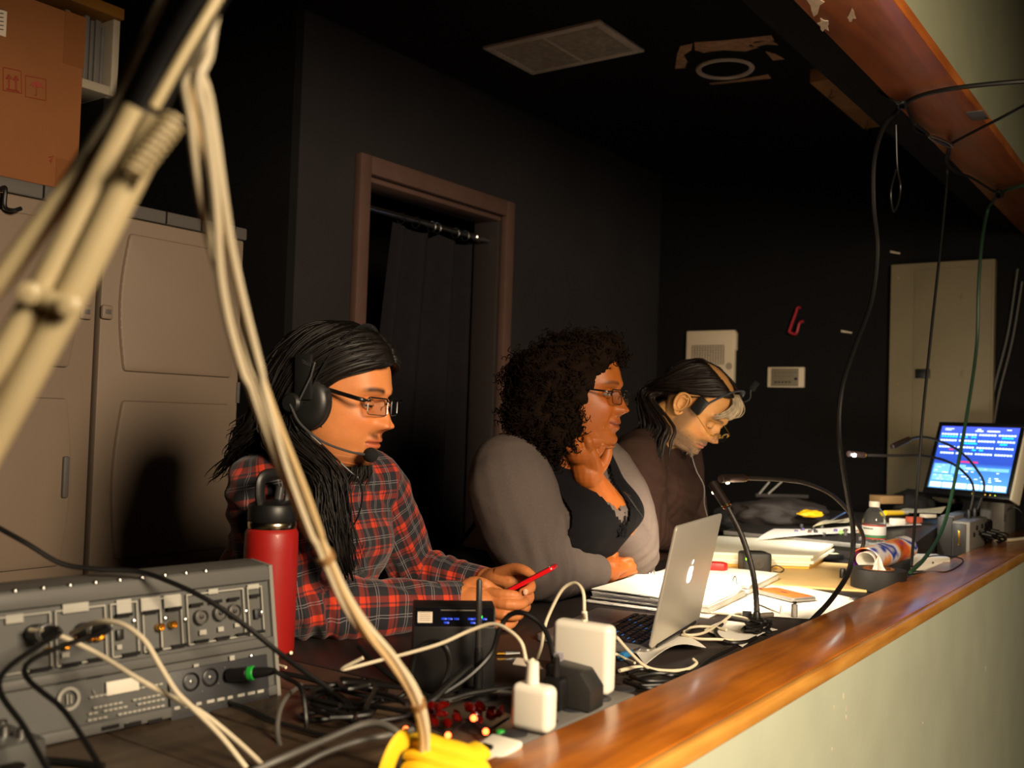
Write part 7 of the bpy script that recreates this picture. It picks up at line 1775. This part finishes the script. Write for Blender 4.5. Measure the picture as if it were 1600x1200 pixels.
floorc('hanging_cable', [tp_(1622, 286), tp_(1590, 292), tp_(1562, 303), tp_(1552, 314), hx_(1543, 330), hx_(1534, 380), hx_(1529, 450), hx_(1526, 540), hx_(1512, 640), hx_(1494, 740), hx_(1475, 820), hx_(1448, 868, SI-.005), hx_(1422, 895, SI-.012)], .0056, m_green_c, 'green cable hanging from the far knot to the white power box')
floorc('tie_rope', [hx_(1372, 143, -.72), tp_(1402, 161), tp_(1416, 167), tp_(1424, 184), tp_(1430, 202), tp_(1442, 208)], .0042, m_rub, 'black rope knotted round the thick cable at the soffit', 'rope')
floorc('tie_rope', [tp_(1402, 160, 1.97), tp_(1413, 160, 1.969), tp_(1414, 168, 1.969), tp_(1404, 168, 1.97), tp_(1403, 161, 1.968)], .0042, m_rub, 'small black rope knot on the thick cable', 'rope')
floorc('tie_rope', [tp_(1430, 194), tp_(1446, 206), tp_(1456, 214), tp_(1482, 228, 1.972), tp_(1478, 250), tp_(1492, 267), tp_(1520, 279), tp_(1558, 303)], .0042, m_rub, 'black rope from the metal clip to the far knot under the soffit', 'rope')
floorc('tie_rope', [tp_(1553, 300, 1.97), tp_(1563, 298, 1.968), tp_(1566, 306, 1.968), tp_(1557, 308, 1.968), tp_(1554, 301, 1.967)], .005, m_rub, 'black knot tying the green cable under the soffit', 'rope')
cl = thing('metal_clip', tp_(1470, 220, 1.965), 'silver snap clip holding the cables under the soffit', 'clip')
a, b = tp_(1452, 212, 1.966), tp_(1488, 229, 1.966); dd_ = (b-a).normalized(); sd = dd_.cross(V(0, 0, 1)).normalized()
loop = [a+dd_*((b-a).length*(.5-.5*math.cos(t)))+sd*(.010*math.sin(t)) for t in np.linspace(0, 2*PI, 25)]
MB().tube(loop, .0036, 7, cap=False).build('hook', m_steel, cl); MB().tube([a.lerp(b, .25)-sd*.007, a.lerp(b, .8)-sd*.0075], .0042, 8).build('gate', m_steel, cl)
floorc('cord_loop', [hx_(1400, 195, -.72), hx_(1402, 260, -.72), hx_(1407, 290, -.72), hx_(1404, 315, -.72), hx_(1396, 330, -.72), hx_(1392, 300, -.72), hx_(1400, 265, -.72)], .003, m_rub, 'dim cord loop hanging behind the soffit edge', 'cord')
tag(MB().bounds(tuple(on(1526, 178, 2, HZ)+V(-.02, -.03, -.003)), tuple(on(1526, 178, 2, HZ)+V(.02, .05, -.0004)), bev=.0005).build('tape_patch', m_rub2), 'grey tape patch stuck on the wooden soffit', 'tape')
# ---- swing arm
m_arm = mat('arm_cream', 'c6b48c', .4, var=.04, coat=.15); m_armd = mat('arm_shadow', '8f7e58', .5)
arm = thing('swing_arm', V(-.70, .26, SZ), 'cream spring balanced swing arm crossing the foreground at the left', 'swing arm')
def rod(pts, r, nm, m, sides=14): MB().tube([P(*q) for q in pts], r, sides).build(nm, m, arm)
rod([(-300, 1215, .60), (-10, 684, .62), (100, 484, .63), (248, 190, .65)], .0104, 'lower_rod', m_arm)
rod([(-330, 1000, .60), (0, 560, .62), (62, 458, .63), (150, 290, .645), (212, 172, .65)], .0084, 'lower_rod', m_arm)
rod([(-330, 760, .635), (0, 440, .65), (90, 318, .66), (222, 172, .67)], .0074, 'lower_rod', m_arm)
rod([(60, 350, .70), (110, 270, .71), (170, 175, .72), (262, -20, .73), (330, -160, .74)], .0032, 'spring_cover', mat('arm_grey', '8f866e', .45))
rod([(218, 190, .665), (245, 135, .67), (340, -30, .69), (430, -190, .70)], .0125, 'upper_tube', m_dark)
rod([(240, 168, .655), (290, 80, .66), (350, -20, .67), (420, -140, .68)], .0036, 'upper_cord', m_arm)
# spring coils seen at the upper end of the lower rod
sp0, sp1 = P(205, 275, .628), P(275, 185, .640); n = 70; ax_ = (sp1-sp0).normalized(); e1 = ax_.orthogonal().normalized(); e2 = ax_.cross(e1)
MB().tube([sp0+(sp1-sp0)*(i/n)+e1*(.0068*math.cos(i*.9))+e2*(.0068*math.sin(i*.9)) for i in range(n)], .0018, 6).build('spring', m_arm, arm)
for (u, v) in ((46, 458), (108, 478)):
    c = P(u, v, .612); MB().lathe([(.0068, -.002), (.0068, .002), (.004, .0035), (.0005, .004)], frame(c, -Vector(ray(u, v))), 18).build('bolt', m_arm, arm)
MB().tube([P(46, 458, .618), P(108, 478, .618)], .0062, 12).build('joint_plate', m_arm, arm)
c0 = P(-300, 1215, .60); MB().tube([c0+V(0, 0, .01), V(c0.x, c0.y, SZ+.03)], .0105, 14).build('post', m_arm, arm)
MB().bounds((SI-.02, c0.y-.03, SZ+.0005), (c0.x+.04, c0.y+.03, SZ+.03), bev=.004).build('clamp', m_dark, arm)
# cream cable bundle hanging from the arm
bund = thing('cable_bundle', P(500, 860, .95), 'bundle of cream cables hanging from the swing arm down to the desk', 'cable')
path = [(345, -60, .70), (306, 85, .70), (313, 180, .71), (329, 290, .73), (350, 410, .76), (385, 545, .80), (430, 680, .85), (475, 790, .90), (508, 870, .94), (535, 930, .97), (570, 983, 1.0), (612, 1030, 1.03), (645, 1080, 1.06), (660, 1130, 1.085), (661, 1175, 1.10), (648, 1225, 1.10)]
pc_ = catmull([P(*q) for q in path], 8); rg = np.random.default_rng(6)
nb_ = len(pc_)
for k in range(4):
    ph = k*PI/2; pts = []
    for i, p_ in enumerate(pc_):
        s = .0062*(1.35 if i < nb_*.35 else 1.0 if i < nb_*.5 else .68); a = ph+i*.05+.3*math.sin(i*.2+k)
        d = (pc_[min(i+1, nb_-1)]-pc_[max(i-1, 0)]).normalized(); e1 = d.cross(V(0, 0, 1)).normalized(); e2 = d.cross(e1); pts.append(p_+e1*(s*math.cos(a))+e2*(s*math.sin(a)))
    MB().tube(pts, .0032 if k else .0036, 8).build('cable_strand', mat('bundle_cream', 'c4b79c', .45) if k != 2 else mat('cable_ochre', 'bda47a', .45), bund)
for i in (int(nb_*.53), int(nb_*.82)):
    d = (pc_[i+1]-pc_[i-1]).normalized(); MB().tube([pc_[i]-d*.004, pc_[i]+d*.004], .0088, 14).build('cable_tie', mat('tie_tan', '8a6a44', .5), bund)

# ================================================================ STOOLS that carry the three people (behind the desk)
for (pl, nm) in ((pel1, 'long-haired person in plaid'), (pel2, 'curly-haired person'), (pel3, 'bearded person')):
    s = thing('stool', V(pl.x+.06, pl.y, 0), 'black round stool under the '+nm, 'stool')
    x, y, zs_ = pl.x+.05, pl.y, pl.z-.155; T = Matrix.Translation((x, y, 0))
    MB().lathe([(.001, zs_-.05), (.17, zs_-.05), (.185, zs_-.03), (.18, zs_-.006), (.15, zs_), (.001, zs_)], T, 28).build('seat', m_dark, s)
    MB().cyl((x, y, .05), (x, y, zs_-.0505), .028).build('post', m_steel, s)
    MB().lathe([(.001, .0005), (.22, .0005), (.22, .012), (.06, .045), (.03, .05)], T, 28).build('foot', m_dark, s)
